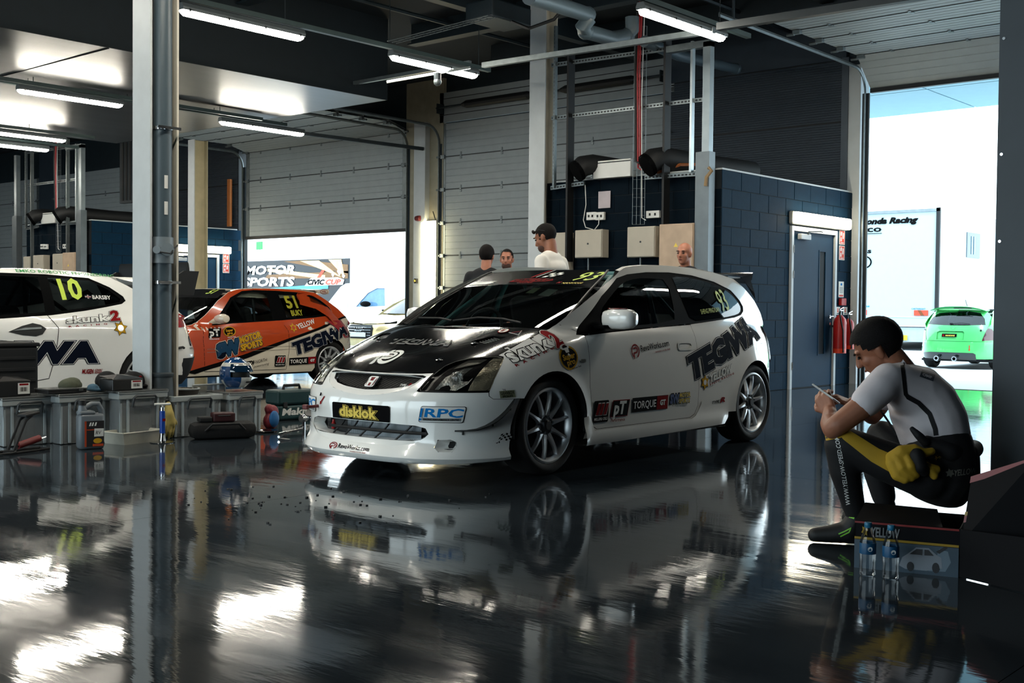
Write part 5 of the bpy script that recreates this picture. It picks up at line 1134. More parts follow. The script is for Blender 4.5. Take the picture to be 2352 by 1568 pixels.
# emergency lamp on the column between the doors, alarm, switch
LENS3 = mat('wall_lamp_diffuser', (245, 236, 205), .4, emit=((255, 238, 190), LAMP_E*.18))
a = onX(966, 510, XW-.2); b = onX(990, 705, XW-.2)
r = empty('wall_light', (XW-.2, (a.y+b.y)/2, b.z), label='upright strip light on the pier between the two doors', cat='light')
MB().span((XW-.2, a.y, b.z), (XW-.1, b.y, a.z), ch=.02).out('diffuser', LENS3, r, world=True)
MB().span((XW-.1, a.y+.02, b.z-.03), (XW-.03, b.y-.02, a.z+.03), ch=.01).out('housing', WHITE, r, world=True)
mb = MB(); mb.tube([(XW-.08, b.y+.02, a.z+.03), (XW-.1, b.y+.05, a.z+.15), (XW-.05, b.y+.12, a.z+.2)], .01, n=5); mb.out('feed_cable', BLK, r, world=True)
p = onX(957, 501, XW-.2); mb = MB(); mb.lathe([(0, -.06), (.05, -.05), (.055, 0), (.045, .06), (0, .06)], (XW-.16, p.y, p.z), 'y', 16); mb.out('alarm_sounder', mat('alarm_red', (90, 22, 24), .4), label='dark red alarm sounder on the pale column', cat='alarm', smooth=True)
r = empty('door_switch', (XW-.1, 16.2, 1.2), label='small yellow and black door switch on the pale column', cat='switch')
p = onX(957, 645, XW-.15); MB().box((XW-.17, p.y, p.z), (.05, .07, .09), ch=.008).out('box', BLK, r, world=True); MB().cyl((XW-.2, p.y, p.z), (XW-.22, p.y, p.z), .02, n=10).out('button', PY, r, world=True)
a = onX(525, 412, 15.66); b = onX(531, 520, 15.66)
MB().span((15.62, a.y, b.z), (15.68, b.y, a.z)).out('orange_strip', mat('strip_orange', (196, 110, 36), .5), label='orange upright strip on the dark cladding by the half open door', cat='strip')
r = empty('support_frame', (12.1, 25.0, 0), label='galvanised post at the far left edge of the far block room', cat='frame')
MB().span((12.02, 24.66, 0), (12.15, 24.86, 2.9)).out('post_foot', MATS['post_galv'], r, world=True); MB().span((12.04, 24.7, 2.9), (12.13, 24.8, 4.2)).out('post', MATS['post_galv2'], r, world=True)
# ============================================================ the other cars
OGLASS = glass('race_window', (.55, .62, .62), 1.0)
def bodyrear(B):
    def f(y, z, o=0.):
        w = B.WZ(z) if z < B.zb else B.ygr(B.xr0, z)*1.02
        t = min(1, abs(y)/w); return V((B.xr0+(B.XB(z)-B.xr0)*max(0, 1-t**B.nr)**(1/B.nr)-o, y, z))
    return f
def simple_car(root, B, P, TOP, DLO, wins, wb, R, rim, ay=.80, ztop=None, sill=.2, zhood=(.62, .77), hoodx=(.7, -.35), door=None, glassm=None, roof_m=None, st=.06, bot=.2, cage=True, spokes=10):
    """a whole hatchback from its body surfaces; TOP runs along the upper edge of the side from the bonnet to the rear bumper"""
    ra = R+.022; x0, x1 = wb
    zc = R; seq = list(TOP)+[(x1-ra-.01, bot)]+arc(x1, zc, ra, 195, -12, 16)+[(x1+ra+.03, sill), (x0-ra-.03, sill)]+arc(x0, zc, ra, 192, 30, 14)
    o = patch(seq, [DLO], st, B.side).out('body_side', P, root, smooth=True); mirror_y(o, root)
    o = patch(DLO, wins, st, lambda x, z: B.side(x, z, -.006)).out('window_trim', TRIM, root, smooth=True); mirror_y(o, root)
    for k, w in enumerate(wins): o = patch(inset(w, -.008), [], .09, lambda x, z: B.side(x, z, -.01)).out('side_window', glassm or OGLASS, root, smooth=True); mirror_y(o, root)
    if door:
        mb = MB(); q = resample(door, .04, False); vs = []
        for i, p in enumerate(q):
            a = q[max(i-1, 0)]; b = q[min(i+1, len(q)-1)]; dx, dz = b[0]-a[0], b[1]-a[1]; l = math.hypot(dx, dz) or 1
            vs += [B.side(p[0]-dz/l*.003, p[1]+dx/l*.003, .002), B.side(p[0]+dz/l*.003, p[1]-dx/l*.003, .002)]
        mb.add(vs, [(2*i, 2*i+1, 2*i+3, 2*i+2) for i in range(len(q)-1)]); mb.out('door_gap', PB, root)
    zt = zhood[0]
    FB = dg(*sym([(0, zt), (30, zt+.01), (58, zt+.04), (66, zt+.02), (62, .4), (62, .18), (0, .16)]))
    patch(FB, [], .06, lambda u, z: B.front(u/.8, z)).out('front_bumper', P, root, smooth=True)
    hx = [(hoodx[0]-.02, 0), (hoodx[0]-.1, .4), (hoodx[0]-.3, .62), (hoodx[1]-.1, .68), (hoodx[1], .5), (hoodx[1]+.1, 0)]; hx = hx+[(x, -y) for x, y in hx[::-1] if y > 0]
    patch(hx, [], .07, B.hood).out('bonnet', P, root, smooth=True)
    w0, w1 = B.wz0, B.wz1; wo = [(0, w0), (.45, w0), (.66, w0+.01), (.665, w0+.05), (.60, lerp(w0, w1, .5)), (.54, w1-.03), (.5, w1-.01), (0, w1)]; wo = wo+[(-y, z) for y, z in wo[::-1] if y > 0]
    patch(wo, [], .07, B.ws).out('windscreen', OGLASS, root, smooth=True)
    xa, xb = B.roofx; ro = [(xa, 0), (xa-.02, .4), (xa-.06, .53), (lerp(xa, xb, .4), .57), (lerp(xa, xb, .8), .54), (xb, .48), (xb-.03, 0)]; ro = ro+[(x, -y) for x, y in ro[::-1] if y > 0]
    patch(ro, [], .07, B.roof).out('roof', roof_m or P, root, smooth=True)
    for s in (1, -1):
        mb = MB(); n = 14; tz = [p for p in TOP if xb-.1 <= p[0] <= xa+.1]; fz = curve(sorted(tz)); vs = []
        for i in range(n+1):
            x = lerp(xa-.02, xb+.02, i/n); z = fz(x); a = B.side(x, z); b = B.roof(x, .53); vs += [V((a.x, a.y*s, a.z)), V((x, (a.y+.53)/2*s, max(a.z, b.z)+.004)), V((x, .53*s, b.z))]
        mb.add(vs, [(3*i+j, 3*i+j+1, 3*i+4+j, 3*i+3+j) for i in range(n) for j in range(2)]); mb.out('roof_rail', P, root, smooth=True)
    mb = MB(); mb.span((x0+.3, -.68, .14), (x1-.4, .68, .18)); mb.span((x0+.4, -.58, .18), (x0-.4, .58, .58)); mb.span((x1+.36, -.55, .18), (x1-.45, .55, .5)); mb.out('underbody_light_block', BLK, root)  # underbody boxes, dark and closed to stop light from beneath
    for x in (x0, x1):
        for s in (1, -1):
            mb = MB(); vs = []
            for i in range(17):
                a = RAD(-12+204*i/16); px, pz = x+(ra+.006)*cos(a), R+(ra+.006)*sin(a); vs += [V((px, (B.Y(px, max(pz, .2))-.006)*s, pz)), V((px, .52*s, pz))]
            mb.add(vs, [(2*i, 2*i+1, 2*i+3, 2*i+2) for i in range(16)]); mb.out('arch_liner', BLK, root)
            wheel(root, x, ay*s, R, R=R, rim=rim, side=s, w=.19, spokes=spokes)
    if cage:
        xs = B.wx1-.05; ym = x1+1.05
        for p in ([(ym, .55, .3), (ym, .56, .8), (ym, .5, w1-.03), (ym, -.5, w1-.03), (ym, -.56, .8), (ym, -.55, .3)], [(B.wx0-.2, .6, .6), (xs, .5, w1-.06), (ym, .5, w1-.03)], [(B.wx0-.2, -.6, .6), (xs, -.5, w1-.06), (ym, -.5, w1-.03)], [(ym, .5, w1-.1), (x1+.1, .45, .6)], [(xs, .5, w1-.08), (ym, .55, .62)], [(ym, .5, w1-.05), (ym, -.5, .45)]): MB().tube(p, .02, n=7).out('cage_tube', BLK, root, smooth=True)
    mb = MB(); mb.box((B.wx0-.3, 0, w0-.2), (.35, 1.25, .18), ch=.05); mb.out('dashboard', INTER, root)
    for y in (-.36, .36): mb = MB(); mb.box((x1+1.35, y, .4), (.45, .45, .16), ch=.05); mb.box((x1+1.1, y, .68), (.12, .46, .66), ch=.05, R=M4.Rotation(RAD(14), 3, 'Y')); mb.out('bucket_seat', INTER, root)
def tail_skin(root, B, P, rf, z0, z1, yw, win=None, st=.06, glassm=None):
    out = [(yw, z0), (yw*1.0, lerp(z0, z1, .5)), (yw*.8, z1), (-yw*.8, z1), (-yw, lerp(z0, z1, .5)), (-yw, z0)]
    patch(out, [win] if win else [], st, rf).out('tailgate', P, root, smooth=True)
    if win: patch(win, [], .08, lambda y, z: rf(y, z, -.006)).out('rear_window', glassm or GLD, root, smooth=True)

# ---- orange and cream hatchback, number 51
ORNG = mat('orange_paint', (176, 66, 28), .22, coat=1., var=.05); CRM = mat('cream_paint', (214, 206, 188), .25, coat=1., var=.03)
EK = Body(XF=[(.1, .74), (.2, .77), (.4, .78), (.52, .76), (.58, .70), (.62, .6), (.68, .3), (.74, -.1), (.77, -.36), (.80, -.6), (1.2, -.9)],
    XB=[(.15, -3.2), (.3, -3.28), (.6, -3.26), (.8, -3.2), (.9, -3.1), (1.05, -2.92), (1.2, -2.7), (1.3, -2.6)],
    WZ=[(.1, .79), (.2, .83), (.5, .8475), (.65, .84), (.74, .82), (.80, .79), (1.3, .6)],
    G=[(.74, .81), (.80, .785), (.9, .745), (1.0, .695), (1.12, .625), (1.2, .575), (1.235, .545), (1.3, .5)],
    ZC=[(-1.0, 1.17), (-1.2, 1.235), (-1.5, 1.27), (-1.9, 1.278), (-2.4, 1.262), (-2.65, 1.235)],
    xf0=-.1, nlow=3., nhigh=4., zb=.79, xr0=-2.2, nr=3.2, gx1=-1.2, gf=.1, gl1=.7, gx0=-1.9, gr=.14, gl0=1.1, arches=((0, .285, .31, .01), (-2.62, .285, .31, .01)), zh0=.35, zh1=.80, crown=.045, ry=.55,
    wz0=.80, wz1=1.23, wx0=-.42, wx1=-1.18, wbul=.02, wbow=.13, wbow1=.02, wy=.68, roofx=(-1.18, -2.58))
oc = empty('orange_race_car', (7.58, 12.93, 0), pi, label='orange and cream race hatchback number 51 behind the crates', cat='car')
ODLO = [(-.775, .775), (-1.085, .80), (-1.808, .835), (-2.40, .872), (-2.60, .89), (-2.73, .91), (-2.765, .95), (-2.737, 1.01), (-2.62, 1.10), (-2.514, 1.155), (-2.333, 1.20), (-1.893, 1.218), (-1.555, 1.222), (-1.36, 1.205), (-1.148, 1.12), (-.943, .935)]
OW = [[(-1.00, .815), (-1.70, .845), (-1.73, 1.18), (-1.5, 1.195), (-1.36, 1.175), (-1.18, 1.095), (-1.03, .95)], [(-1.93, .872), (-2.35, .895), (-2.62, .925), (-2.70, .955), (-2.68, 1.01), (-2.55, 1.10), (-2.4, 1.155), (-2.2, 1.18), (-1.92, 1.185)]]
OTOP = [(.35, .58), (.2, .655), (0, .70), (-.35, .745), (-.55, .785), (-.72, .90), (-.95, 1.08), (-1.15, 1.19), (-1.3, 1.225), (-1.6, 1.243), (-1.9, 1.245), (-2.3, 1.235), (-2.55, 1.205), (-2.72, 1.11), (-2.9, .99), (-3.02, .88), (-3.09, .78), (-3.12, .6), (-3.12, .3), (-3.0, .2)]
simple_car(oc, EK, CRM, OTOP, ODLO, OW, (0, -2.62), .285, .205, sill=.17, zhood=(.58, .74), hoodx=(.7, -.42), door=[(-.63, .79), (-.61, .6), (-.64, .22), (-1.86, .21), (-1.895, .45), (-1.895, .70), (-1.82, .83)])
# orange upper wrap and black stripe above the cream
OR_ = [(.33, .585), (.2, .652), (0, .697), (-.35, .742), (-.55, .782), (-.72, .895), (-.95, 1.075), (-1.15, 1.187), (-1.3, 1.222), (-1.6, 1.24), (-1.9, 1.242), (-2.3, 1.232), (-2.55, 1.202), (-2.72, 1.107), (-2.9, .987), (-3.0, .895), (-2.93, .878), (-1.912, .612), (-1.18, .41), (-.65, .285), (-.35, .22), (-.34, .3)]+arc(0, .285, .312, 165, 35, 12)
o = patch(OR_, [ODLO], .06, lambda x, z: EK.side(x, z, .002)).out('orange_wrap', ORNG, oc, smooth=True); mirror_y(o, oc)
o = patch([(-3.0, .895), (-2.93, .88), (-1.912, .614), (-1.18, .412), (-.65, .287), (-.36, .22), (-.50, .195), (-.655, .235), (-1.26, .372), (-1.912, .575), (-2.95, .86), (-3.03, .875)], [], .06, lambda x, z: EK.side(x, z, .003)).out('black_stripe', PB, oc, smooth=True); mirror_y(o, oc)
patch([(x*.97-.05, y*.98) for x, y in [(.68, 0), (.6, .4), (.4, .62), (-.52, .68), (-.42, .5), (-.32, 0), (-.42, -.5), (-.52, -.68), (.4, -.62), (.6, -.4)]], [], .07, lambda x, y: EK.hood(x, y, .003)).out('bonnet_wrap', ORNG, oc, smooth=True)
patch([(-1.22, -.5), (-1.22, .5), (-2.55, .46), (-2.55, -.46)], [], .07, lambda x, y: EK.roof(x, y, .003)).out('roof_panel', mat('roof_grey', (120, 118, 112), .2, coat=1.), oc, smooth=True)
rf_ = bodyrear(EK); tail_skin(oc, EK, ORNG, rf_, .25, 1.2, .79, [(.66, .84), (.55, 1.16), (-.55, 1.16), (-.66, .84)], glassm=OGLASS)
for s in (1, -1):
    patch([(.60*s, .60), (.775*s, .60), (.80*s, .70), (.77*s, .83), (.66*s, .84), (.62*s, .78)], [], .04, lambda y, z: rf_(y, z, .008)).out('tail_lamp', REDL, oc, smooth=True)
    o = patch([(-3.02, .66), (-3.10, .64), (-3.10, .78), (-3.04, .84)], [], .03, lambda x, z: V((x, (EK.Y(x, z)+.004)*s, z))).out('tail_lamp_side', REDL, oc, smooth=True)
    mb = MB(); mb.lathe([(0, -.11), (.05, -.10), (.075, -.03), (.08, .05), (.06, .1), (0, .11)], axis='y', n=14); o = mb.out('door_mirror', CRM, oc, smooth=True, loc=(-.83, .90*s, .86), scale=(.8, 1, .75))
    patch([(-.70, .79), (-.95, .80), (-.98, .92), (-.82, .86)], [], .06, lambda x, z: V((x, (EK.Y(x, z)+.008)*s, z))).out('mirror_sail', CRM, oc, smooth=True)
mb = MB(); vs = []
for i in range(11):
    y = lerp(-.58, .58, i/10); d = .08*(abs(y)/.58)**3; vs += [(-2.45-d, y, 1.255-.3*d), (-2.74-d*.3, y, 1.25), (-2.78, y, 1.22), (-2.76, y, 1.185), (-2.58-d, y, 1.19-.1*d)]
mb.add(vs, [(5*i+j, 5*i+(j+1) % 5, 5*i+5+(j+1) % 5, 5*i+5+j) for i in range(10) for j in range(5)]+[(0, 1, 2, 3, 4), (50, 51, 52, 53, 54)]); mb.out('rear_spoiler', CRM, oc, smooth=True, angle=RAD(60))
patch(rrect(-1.77, .675, -1.60, .72, .02), [], .03, lambda x, z: EK.side(x, z, .008)).out('door_handle', ORNG, oc, smooth=True)
for z in (.45, .49): patch([(-.66, z), (-2.3, z+.02), (-2.3, z+.024), (-.66, z+.004)], [], .06, lambda x, z: EK.side(x, z, .0045)).out('rubbing_line', mat('cream_dark', (120, 112, 98), .5), oc)
D = Decals(EK, oc); C = .1
sd = lambda a, b: (lambda F: (lambda k: F(k+3)))(D.sidef(a, b))
F = sd((-1.98, .395), (-2.985, .665)); outlined(D, F, 'TEGIWA', TEG, h=.155, w=1.02, bold=.05, cut=C).done()
F = sd((-.82, .39), (-1.5, .54)); outlined(D, F, 'SW', [(CRM, .17), (NAVY, .13), (mat('print_petrol', (14, 60, 92), .4), .07)], h=.15, w=.33, bold=.07, cut=C); outlined(D, F, 'MOTOR', [(CRM, .13), (PB, .1), (PGLD, .03)], h=.075, w=.33, bold=.05, u0=.345, v0=.095, cut=C); outlined(D, F, 'SPORTS', [(CRM, .13), (PB, .1), (PGLD, .03)], h=.075, w=.33, bold=.05, u0=.335, v0=.0, cut=C).done()
F = sd((-1.90, .262), (-2.335, .272)); D.p(F, PB, [(0, 0), (.435, 0), (.435, .092), (0, .092)], .1).p(F, PR, [(.31, .003), (.432, .003), (.432, .089), (.31, .089)], .1).t(F, PW, 'TORQUE', h=.048, w=.27, u0=.015, v0=.022, bold=.02).t(F, PW, 'GT', h=.032, w=.065, u0=.34, v0=.03, bold=.07).done()
F = sd((-1.67, .252), (-1.838, .25)); D.p(F, PB, rrect(0, 0, .17, .14, .012)).t(F, PW, 'MILLERS OILS', h=.014, w=.14, u0=.015, v0=.015)
for a in (.025, .062, .105): D.p(F, PW, [(a-.004, .045), (a+.036, .045), (a+.056, .125), (a+.024, .125)]).p(F, PR, [(a, .049), (a+.032, .049), (a+.052, .12), (a+.025, .12)])
D.done()
F = sd((-1.24, .275), (-1.6, .33)); D.t(F, PB, 'TDi', h=.05, w=.12, bold=.07, shear=.2).t(F, PB, 'NORTH', h=.04, w=.17, u0=.14, bold=.0, v0=.005).t(F, PB, 'powertuning', h=.03, w=.24, u0=.1, v0=-.045, bold=.0, shear=.4).done()
F = sd((-1.95, .69), (-2.37, .788)); D.p(F, PGLD, star6(.045, .045, .06)).p(F, ORNG, disc(.045, .045, .026, .026, 12)).t(F, PW, 'YELLOW', h=.06, w=.34, u0=.105, v0=.01, bold=.03, cut=C).done()
F = sd((-.68, .63), (-.87, .635)); D.p(F, PB, [(0, 0), (.17, 0), (.2, .11), (.02, .11)], .1).t(F, PW, 'pT', h=.08, w=.15, u0=.02, v0=.02, bold=.06).t(F, PW, 'Performance', h=.016, w=.14, u0=.01, v0=-.025).done()
F = sd((-.91, .65), (-1.07, .665)); D.p(F, PGLD, disc(.085, .045, .09, .06)).p(F, PB, disc(.085, .045, .078, .05)).t(F, PGLD, 'Super', h=.03, w=.11, u0=.03, v0=.045, bold=.05).t(F, PGLD, 'pro', h=.03, w=.08, u0=.045, v0=.01, bold=.05).t(F, PW, 'Suspension Parts', h=.012, w=.12, u0=.04, v0=-.03).done()
F = sd((-3.02, .60), (-3.08, .61)); D.t(F, NAVY, 'Ü', h=.06, w=.045, bold=.1).done()
F = D.sidef((-1.98, .995), (-2.18, 1.005)); D.t(F, mat('print_olive', (150, 146, 30), .5), '51', h=.155, w=.19, bold=.05, cut=C).t(F, MATS['print_olive'], 'BUKY', h=.07, w=.2, u0=.03, v0=-.10, bold=.05).t(F, PB, 'BUKY', h=.035, w=.12, u0=.45, v0=-.06, bold=.03).done()
F = D.wsf(.22, 1.165); D.t(F, PLIME, '51', h=.12, w=.16, bold=.04, shear=.25).done()
patch([(0, 1.12), (.58, 1.11), (.53, 1.2), (.48, 1.222), (0, 1.228), (-.48, 1.222), (-.53, 1.2), (-.58, 1.11)], [], .07, lambda y, z: EK.ws(y, z, .0012)).out('sun_strip', PBLK, oc, smooth=True)
F = lambda k: (lambda u, v: V((-.895-.0008*k, .82+u, .84+v))); D.t(F, PB, 'TDi NORTH', h=.03, w=.14, bold=.03).done()
F = lambda k: (lambda u, v: V((-2.62-u, .59+.001*k, 1.205+v))); D.p(F, PR, disc(.06, .015, .07, .03)).p(F, CRM, disc(.06, .015, .062, .024)).t(F, PR, 'HEL', h=.025, w=.08, u0=.02, v0=.003, bold=.05).done()

# ---- white hatchback number 10 with a black wing, parked behind the crates
FN = Body(XF=[(.1, 1.4), (.3, 1.45), (.5, 1.44), (.62, 1.38), (.70, 1.25), (.78, 1.0), (.86, .75), (.92, .5), (1.3, 0)],
    XB=[(.2, -2.62), (.35, -2.76), (.55, -2.82), (.7, -2.76), (.85, -2.70), (.95, -2.62), (1.1, -2.5), (1.3, -2.3), (1.4, -2.2)],
    WZ=[(.1, .83), (.2, .86), (.5, .885), (.75, .88), (.88, .85), (.95, .82), (1.4, .6)],
    G=[(.85, .855), (.92, .83), (1.0, .80), (1.1, .755), (1.2, .70), (1.29, .635), (1.34, .58), (1.4, .5)],
    ZC=[(-.3, 1.31), (-.6, 1.365), (-1.0, 1.385), (-1.5, 1.375), (-1.8, 1.35), (-2.2, 1.30)],
    xf0=.4, nlow=3., nhigh=4., zb=.91, xr0=-1.75, nr=3.0, gx1=-.5, gf=.1, gl1=.8, gx0=-1.3, gr=.18, gl0=1.1, arches=((.61, .31, .36, .015), (-2.025, .31, .36, .015)), zh0=.4, zh1=.92, crown=.05, ry=.58,
    wz0=.92, wz1=1.33, wx0=.35, wx1=-.45, wbul=.02, wbow=.15, wbow1=.02, wy=.7, roofx=(-.45, -1.85))
fc = empty('white_race_car', (4.1, 10.785, 0), pi, label='white race hatchback number 10 cut by the frame, behind the crates', cat='car')
FDLO = [(.15, .87), (-.621, .888), (-1.072, .918), (-1.4, .958), (-1.6, .99), (-1.80, 1.025), (-1.85, 1.055), (-1.835, 1.095), (-1.71, 1.18), (-1.519, 1.262), (-1.108, 1.285), (-.679, 1.288), (-.45, 1.27), (-.2, 1.15)]
FWN = [[(-.02, .90), (-.55, .915), (-1.02, .945), (-1.03, 1.255), (-.68, 1.26), (-.47, 1.245), (-.22, 1.12)], [(-1.12, .95), (-1.4, .985), (-1.62, 1.015), (-1.78, 1.04), (-1.80, 1.07), (-1.69, 1.155), (-1.52, 1.235), (-1.12, 1.258)]]
FTOP = [(1.0, .66), (.9, .72), (.6, .84), (.32, .90), (.05, 1.06), (-.25, 1.22), (-.45, 1.295), (-.7, 1.325), (-1.1, 1.332), (-1.49, 1.318), (-1.75, 1.275), (-1.91, 1.20), (-2.1, 1.10), (-2.3, 1.02), (-2.46, .97), (-2.56, .90), (-2.62, .80), (-2.68, .66), (-2.70, .56), (-2.62, .50), (-2.5, .33)]
simple_car(fc, FN, PAINT, FTOP, FDLO, FWN, (.61, -2.025), .315, .235, ay=.845, sill=.26, zhood=(.66, .88), hoodx=(1.3, .38), door=[(-1.03, .92), (-1.115, .805), (-1.097, .671), (-1.062, .505), (-1.02, .36), (-.8, .33)], glassm=GLD, bot=.34)
rf_ = bodyrear(FN); tail_skin(fc, FN, PAINT, rf_, .5, 1.28, .8, [(.62, .98), (.52, 1.22), (-.52, 1.22), (-.62, .98)])
patch([(.82, .24), (.84, .5), (-.84, .5), (-.82, .24)], [], .06, lambda y, z: rf_(y, z, .01)).out('rear_valance', BLK, fc, smooth=True)
for s in (1, -1):
    patch([(.5*s, .82), (.80*s, .80), (.83*s, .86), (.80*s, .93), (.55*s, .92)], [], .04, lambda y, z: rf_(y, z, .008)).out('tail_lamp', REDL, fc, smooth=True)
    patch([(-2.34, .83), (-2.60, .82), (-2.60, .90), (-2.48, .935), (-2.36, .91)], [], .03, lambda x, z: V((x, (FN.Y(x, z)+.005)*s, z))).out('tail_lamp_side', REDL, fc, smooth=True)
    mb = MB(); mb.add([(-2.0, .62*s, 1.05), (-2.55, .62*s, 1.36), (-2.72, .62*s, 1.36), (-2.66, .62*s, 1.12), (-2.44, .62*s, 1.12)]+[(-2.0, .645*s, 1.05), (-2.55, .645*s, 1.36), (-2.72, .645*s, 1.36), (-2.66, .645*s, 1.12), (-2.44, .645*s, 1.12)], [(0, 1, 2, 3, 4), (9, 8, 7, 6, 5)]+[(i, (i+1) % 5, 5+(i+1) % 5, 5+i) for i in range(5)]); mb.out('wing_end_plate', BLK, fc)
mb = MB(); mb.rings([((-2.6, -.63, 1.33), (.02, .12)), ((-2.6, .63, 1.33), (.02, .12))], 12); mb.out('rear_wing', BLK, fc, smooth=True)
mb = MB(); mb.tube([rf_(.1, .97, .03), rf_(.3, 1.1, .04), rf_(.45, 1.17, .03)], .008, n=5); mb.out('rear_wiper', BLK, fc)
hnd = [(-.655, .775), (-.78, .825), (-.88, .850), (-.95, .835), (-1.0, .80), (-.96, .75), (-.90, .733), (-.78, .745)]
patch(hnd, [], .03, lambda x, z: FN.side(x, z, .004)).out('door_handle', BLK, fc, smooth=True); patch([(-.69, .785), (-.95, .80), (-.95, .815), (-.8, .81)], [], .03, lambda x, z: FN.side(x, z, .014)).out('handle_bar', GALV, fc, smooth=True)
mb = MB(); mb.tube([FN.side(-2.33, .60, .01), FN.side(-2.42, .61, .02), FN.side(-2.44, .60, .02)], .012, n=6); mb.out('fuel_pin', BLK, fc)
D = Decals(FN, fc)
F = D.sidef((-1.20, 1.065), (-1.45, 1.075)); D.t(F, PLIME, '10', h=.18, w=.215, bold=.05, cut=C)
F = D.sidef((-1.44, 1.07), (-1.68, 1.065)); D.p(F, NAVY, [(-.015, 0), (.045, 0), (.045, .035), (-.015, .035)]).p(F, PW, [(-.015, .012), (.045, .012), (.045, .023), (-.015, .023)]).p(F, PW, [(.009, 0), (.021, 0), (.021, .035), (.009, .035)]).p(F, PR, [(-.015, .015), (.045, .015), (.045, .020), (-.015, .020)]).p(F, PR, [(.0125, 0), (.0175, 0), (.0175, .035), (.0125, .035)]).t(F, PW, 'BARSBY', h=.036, w=.19, u0=.055, bold=.03, cut=C).done()
F = D.sidef((-1.195, .845), (-1.72, .878)); outlined(D, F, 'skunk', [(PB, .07), (PW, .02)], h=.06, w=.42, bold=.03, shear=.1, cut=C); outlined(D, F, '2', [(PB, .1), (PW, .07), (PR, .04)], h=.085, w=.1, bold=.04, shear=.15, u0=.44); D.t(F, PR, 'RACING', h=.014, w=.38, space=2.6, v0=-.035, u0=.01, bold=.05).done()
F = D.sidef((.03, .515), (-1.46, .50)); outlined(D, F, 'TEGIWA', TEG, h=.175, w=1.5, bold=.05, cut=C, shear=.1).done()
F = D.sidef((-1.66, .80), (-1.80, .80)); D.p(F, PB, star6(.06, .0, .075)).p(F, PGLD, star6(.06, 0, .068)).p(F, PAINT, disc(.06, 0, .03, .03, 12)).done()
F = D.sidef((-1.33, .392), (-1.52, .388)); D.t(F, PR, 'MUGEN', h=.04, w=.115, bold=.06, shear=.2).t(F, PR, 'CIVIC', h=.018, w=.075, u0=.125, v0=.022, bold=.05, shear=.2).t(F, PR, 'SERIES', h=.018, w=.075, u0=.12, bold=.05, shear=.2).done()
F = lambda k: (lambda u, v: FN.side(-.85-u, 1.298+v-.022*(u/.95)**2-.003*u, .003)); D.t(F, PGRN, 'EMKO ROBOTIC ENGINEERING', h=.027, w=.95, bold=.01, cut=C).done()
F = D.sidef((-2.55, .62), (-2.64, .62)); D.t(F, NAVY, 'Ü', h=.075, w=.05, bold=.1, u0=.015).t(F, NAVY, 'CARSPUNK', h=.018, w=.085, v0=-.035, bold=.03).done()
F = D.sidef((-.18, 1.03), (-.4, 1.03)); D.t(F, mat('print_dull', (120, 130, 60), .6), '3', h=.11, w=.09, u0=.25, bold=.03).t(F, MATS['print_dull'], 'D.WILLIAMS', h=.03, w=.24, u0=.18, v0=-.07).done()

# ---- green hatchback outside, seen from behind
GRN = mat('green_paint', (92, 214, 116), .25, coat=1., var=.04); GDK = mat('green_dark', (44, 140, 72), .3)
CL = Body(XF=[(.1, .7), (.3, .74), (.55, .70), (.65, .55), (.75, .2), (.85, -.1), (.9, -.4), (1.2, -.8)],
    XB=[(.1, -2.88), (.3, -2.97), (.5, -2.97), (.7, -2.93), (.82, -2.88), (1.0, -2.72), (1.1, -2.62), (1.25, -2.5)],
    WZ=[(.1, .70), (.3, .745), (.5, .75), (.7, .74), (.8, .71), (.9, .68), (1.2, .56)], G=[(.78, .715), (.84, .69), (.95, .65), (1.08, .585), (1.15, .53), (1.2, .47)],
    ZC=[(-.9, 1.08), (-1.1, 1.15), (-1.5, 1.195), (-2.0, 1.2), (-2.5, 1.16)], xf0=-.1, nlow=3., nhigh=4., zb=.84, xr0=-2.0, nr=3.4, gx1=-1., gf=.1, gl1=.7, gx0=-1.8, gr=.10, gl0=1.0, arches=((0, .26, .29, .02), (-2.3, .26, .29, .02)), zh0=.35, zh1=.9, crown=.04, ry=.55,
    wz0=.86, wz1=1.15, wx0=-.3, wx1=-1.0, wbul=.02, wbow=.12, wbow1=.02, wy=.62, roofx=(-1.0, -2.45))
gc = empty('green_car', (25.25, 8.40, -.05), 0, label='bright green hatchback parked outside with its tail to the garage', cat='car')
CDLO = [(-.45, .82), (-1.2, .85), (-2.0, .87), (-2.3, .90), (-2.36, .95), (-2.2, 1.06), (-1.8, 1.12), (-1.2, 1.11), (-.95, 1.05), (-.6, .90)]
CW = [[(-.65, .86), (-1.4, .88), (-1.42, 1.09), (-1.15, 1.08), (-.95, 1.03)], [(-1.5, .885), (-2.0, .90), (-2.25, .925), (-2.28, .95), (-2.15, 1.03), (-1.8, 1.085), (-1.5, 1.09)]]
CTOP = [(.4, .6), (.2, .69), (-.1, .76), (-.35, .84), (-.6, .98), (-.9, 1.11), (-1.15, 1.145), (-1.6, 1.155), (-2.1, 1.145), (-2.35, 1.10), (-2.5, 1.02), (-2.62, .93), (-2.72, .82), (-2.80, .7), (-2.82, .5), (-2.8, .25), (-2.7, .2)]
simple_car(gc, CL, GRN, CTOP, CDLO, CW, (0, -2.3), .27, .19, ay=.72, sill=.18, zhood=(.6, .8), hoodx=(.62, -.3), st=.07, bot=.2)
rf_ = bodyrear(CL)
GW = [(.545, .845), (.50, .96), (.40, 1.07), (.2, 1.105), (-.2, 1.105), (-.40, 1.07), (-.50, .96), (-.545, .845), (-.2, .83), (.2, .83)]
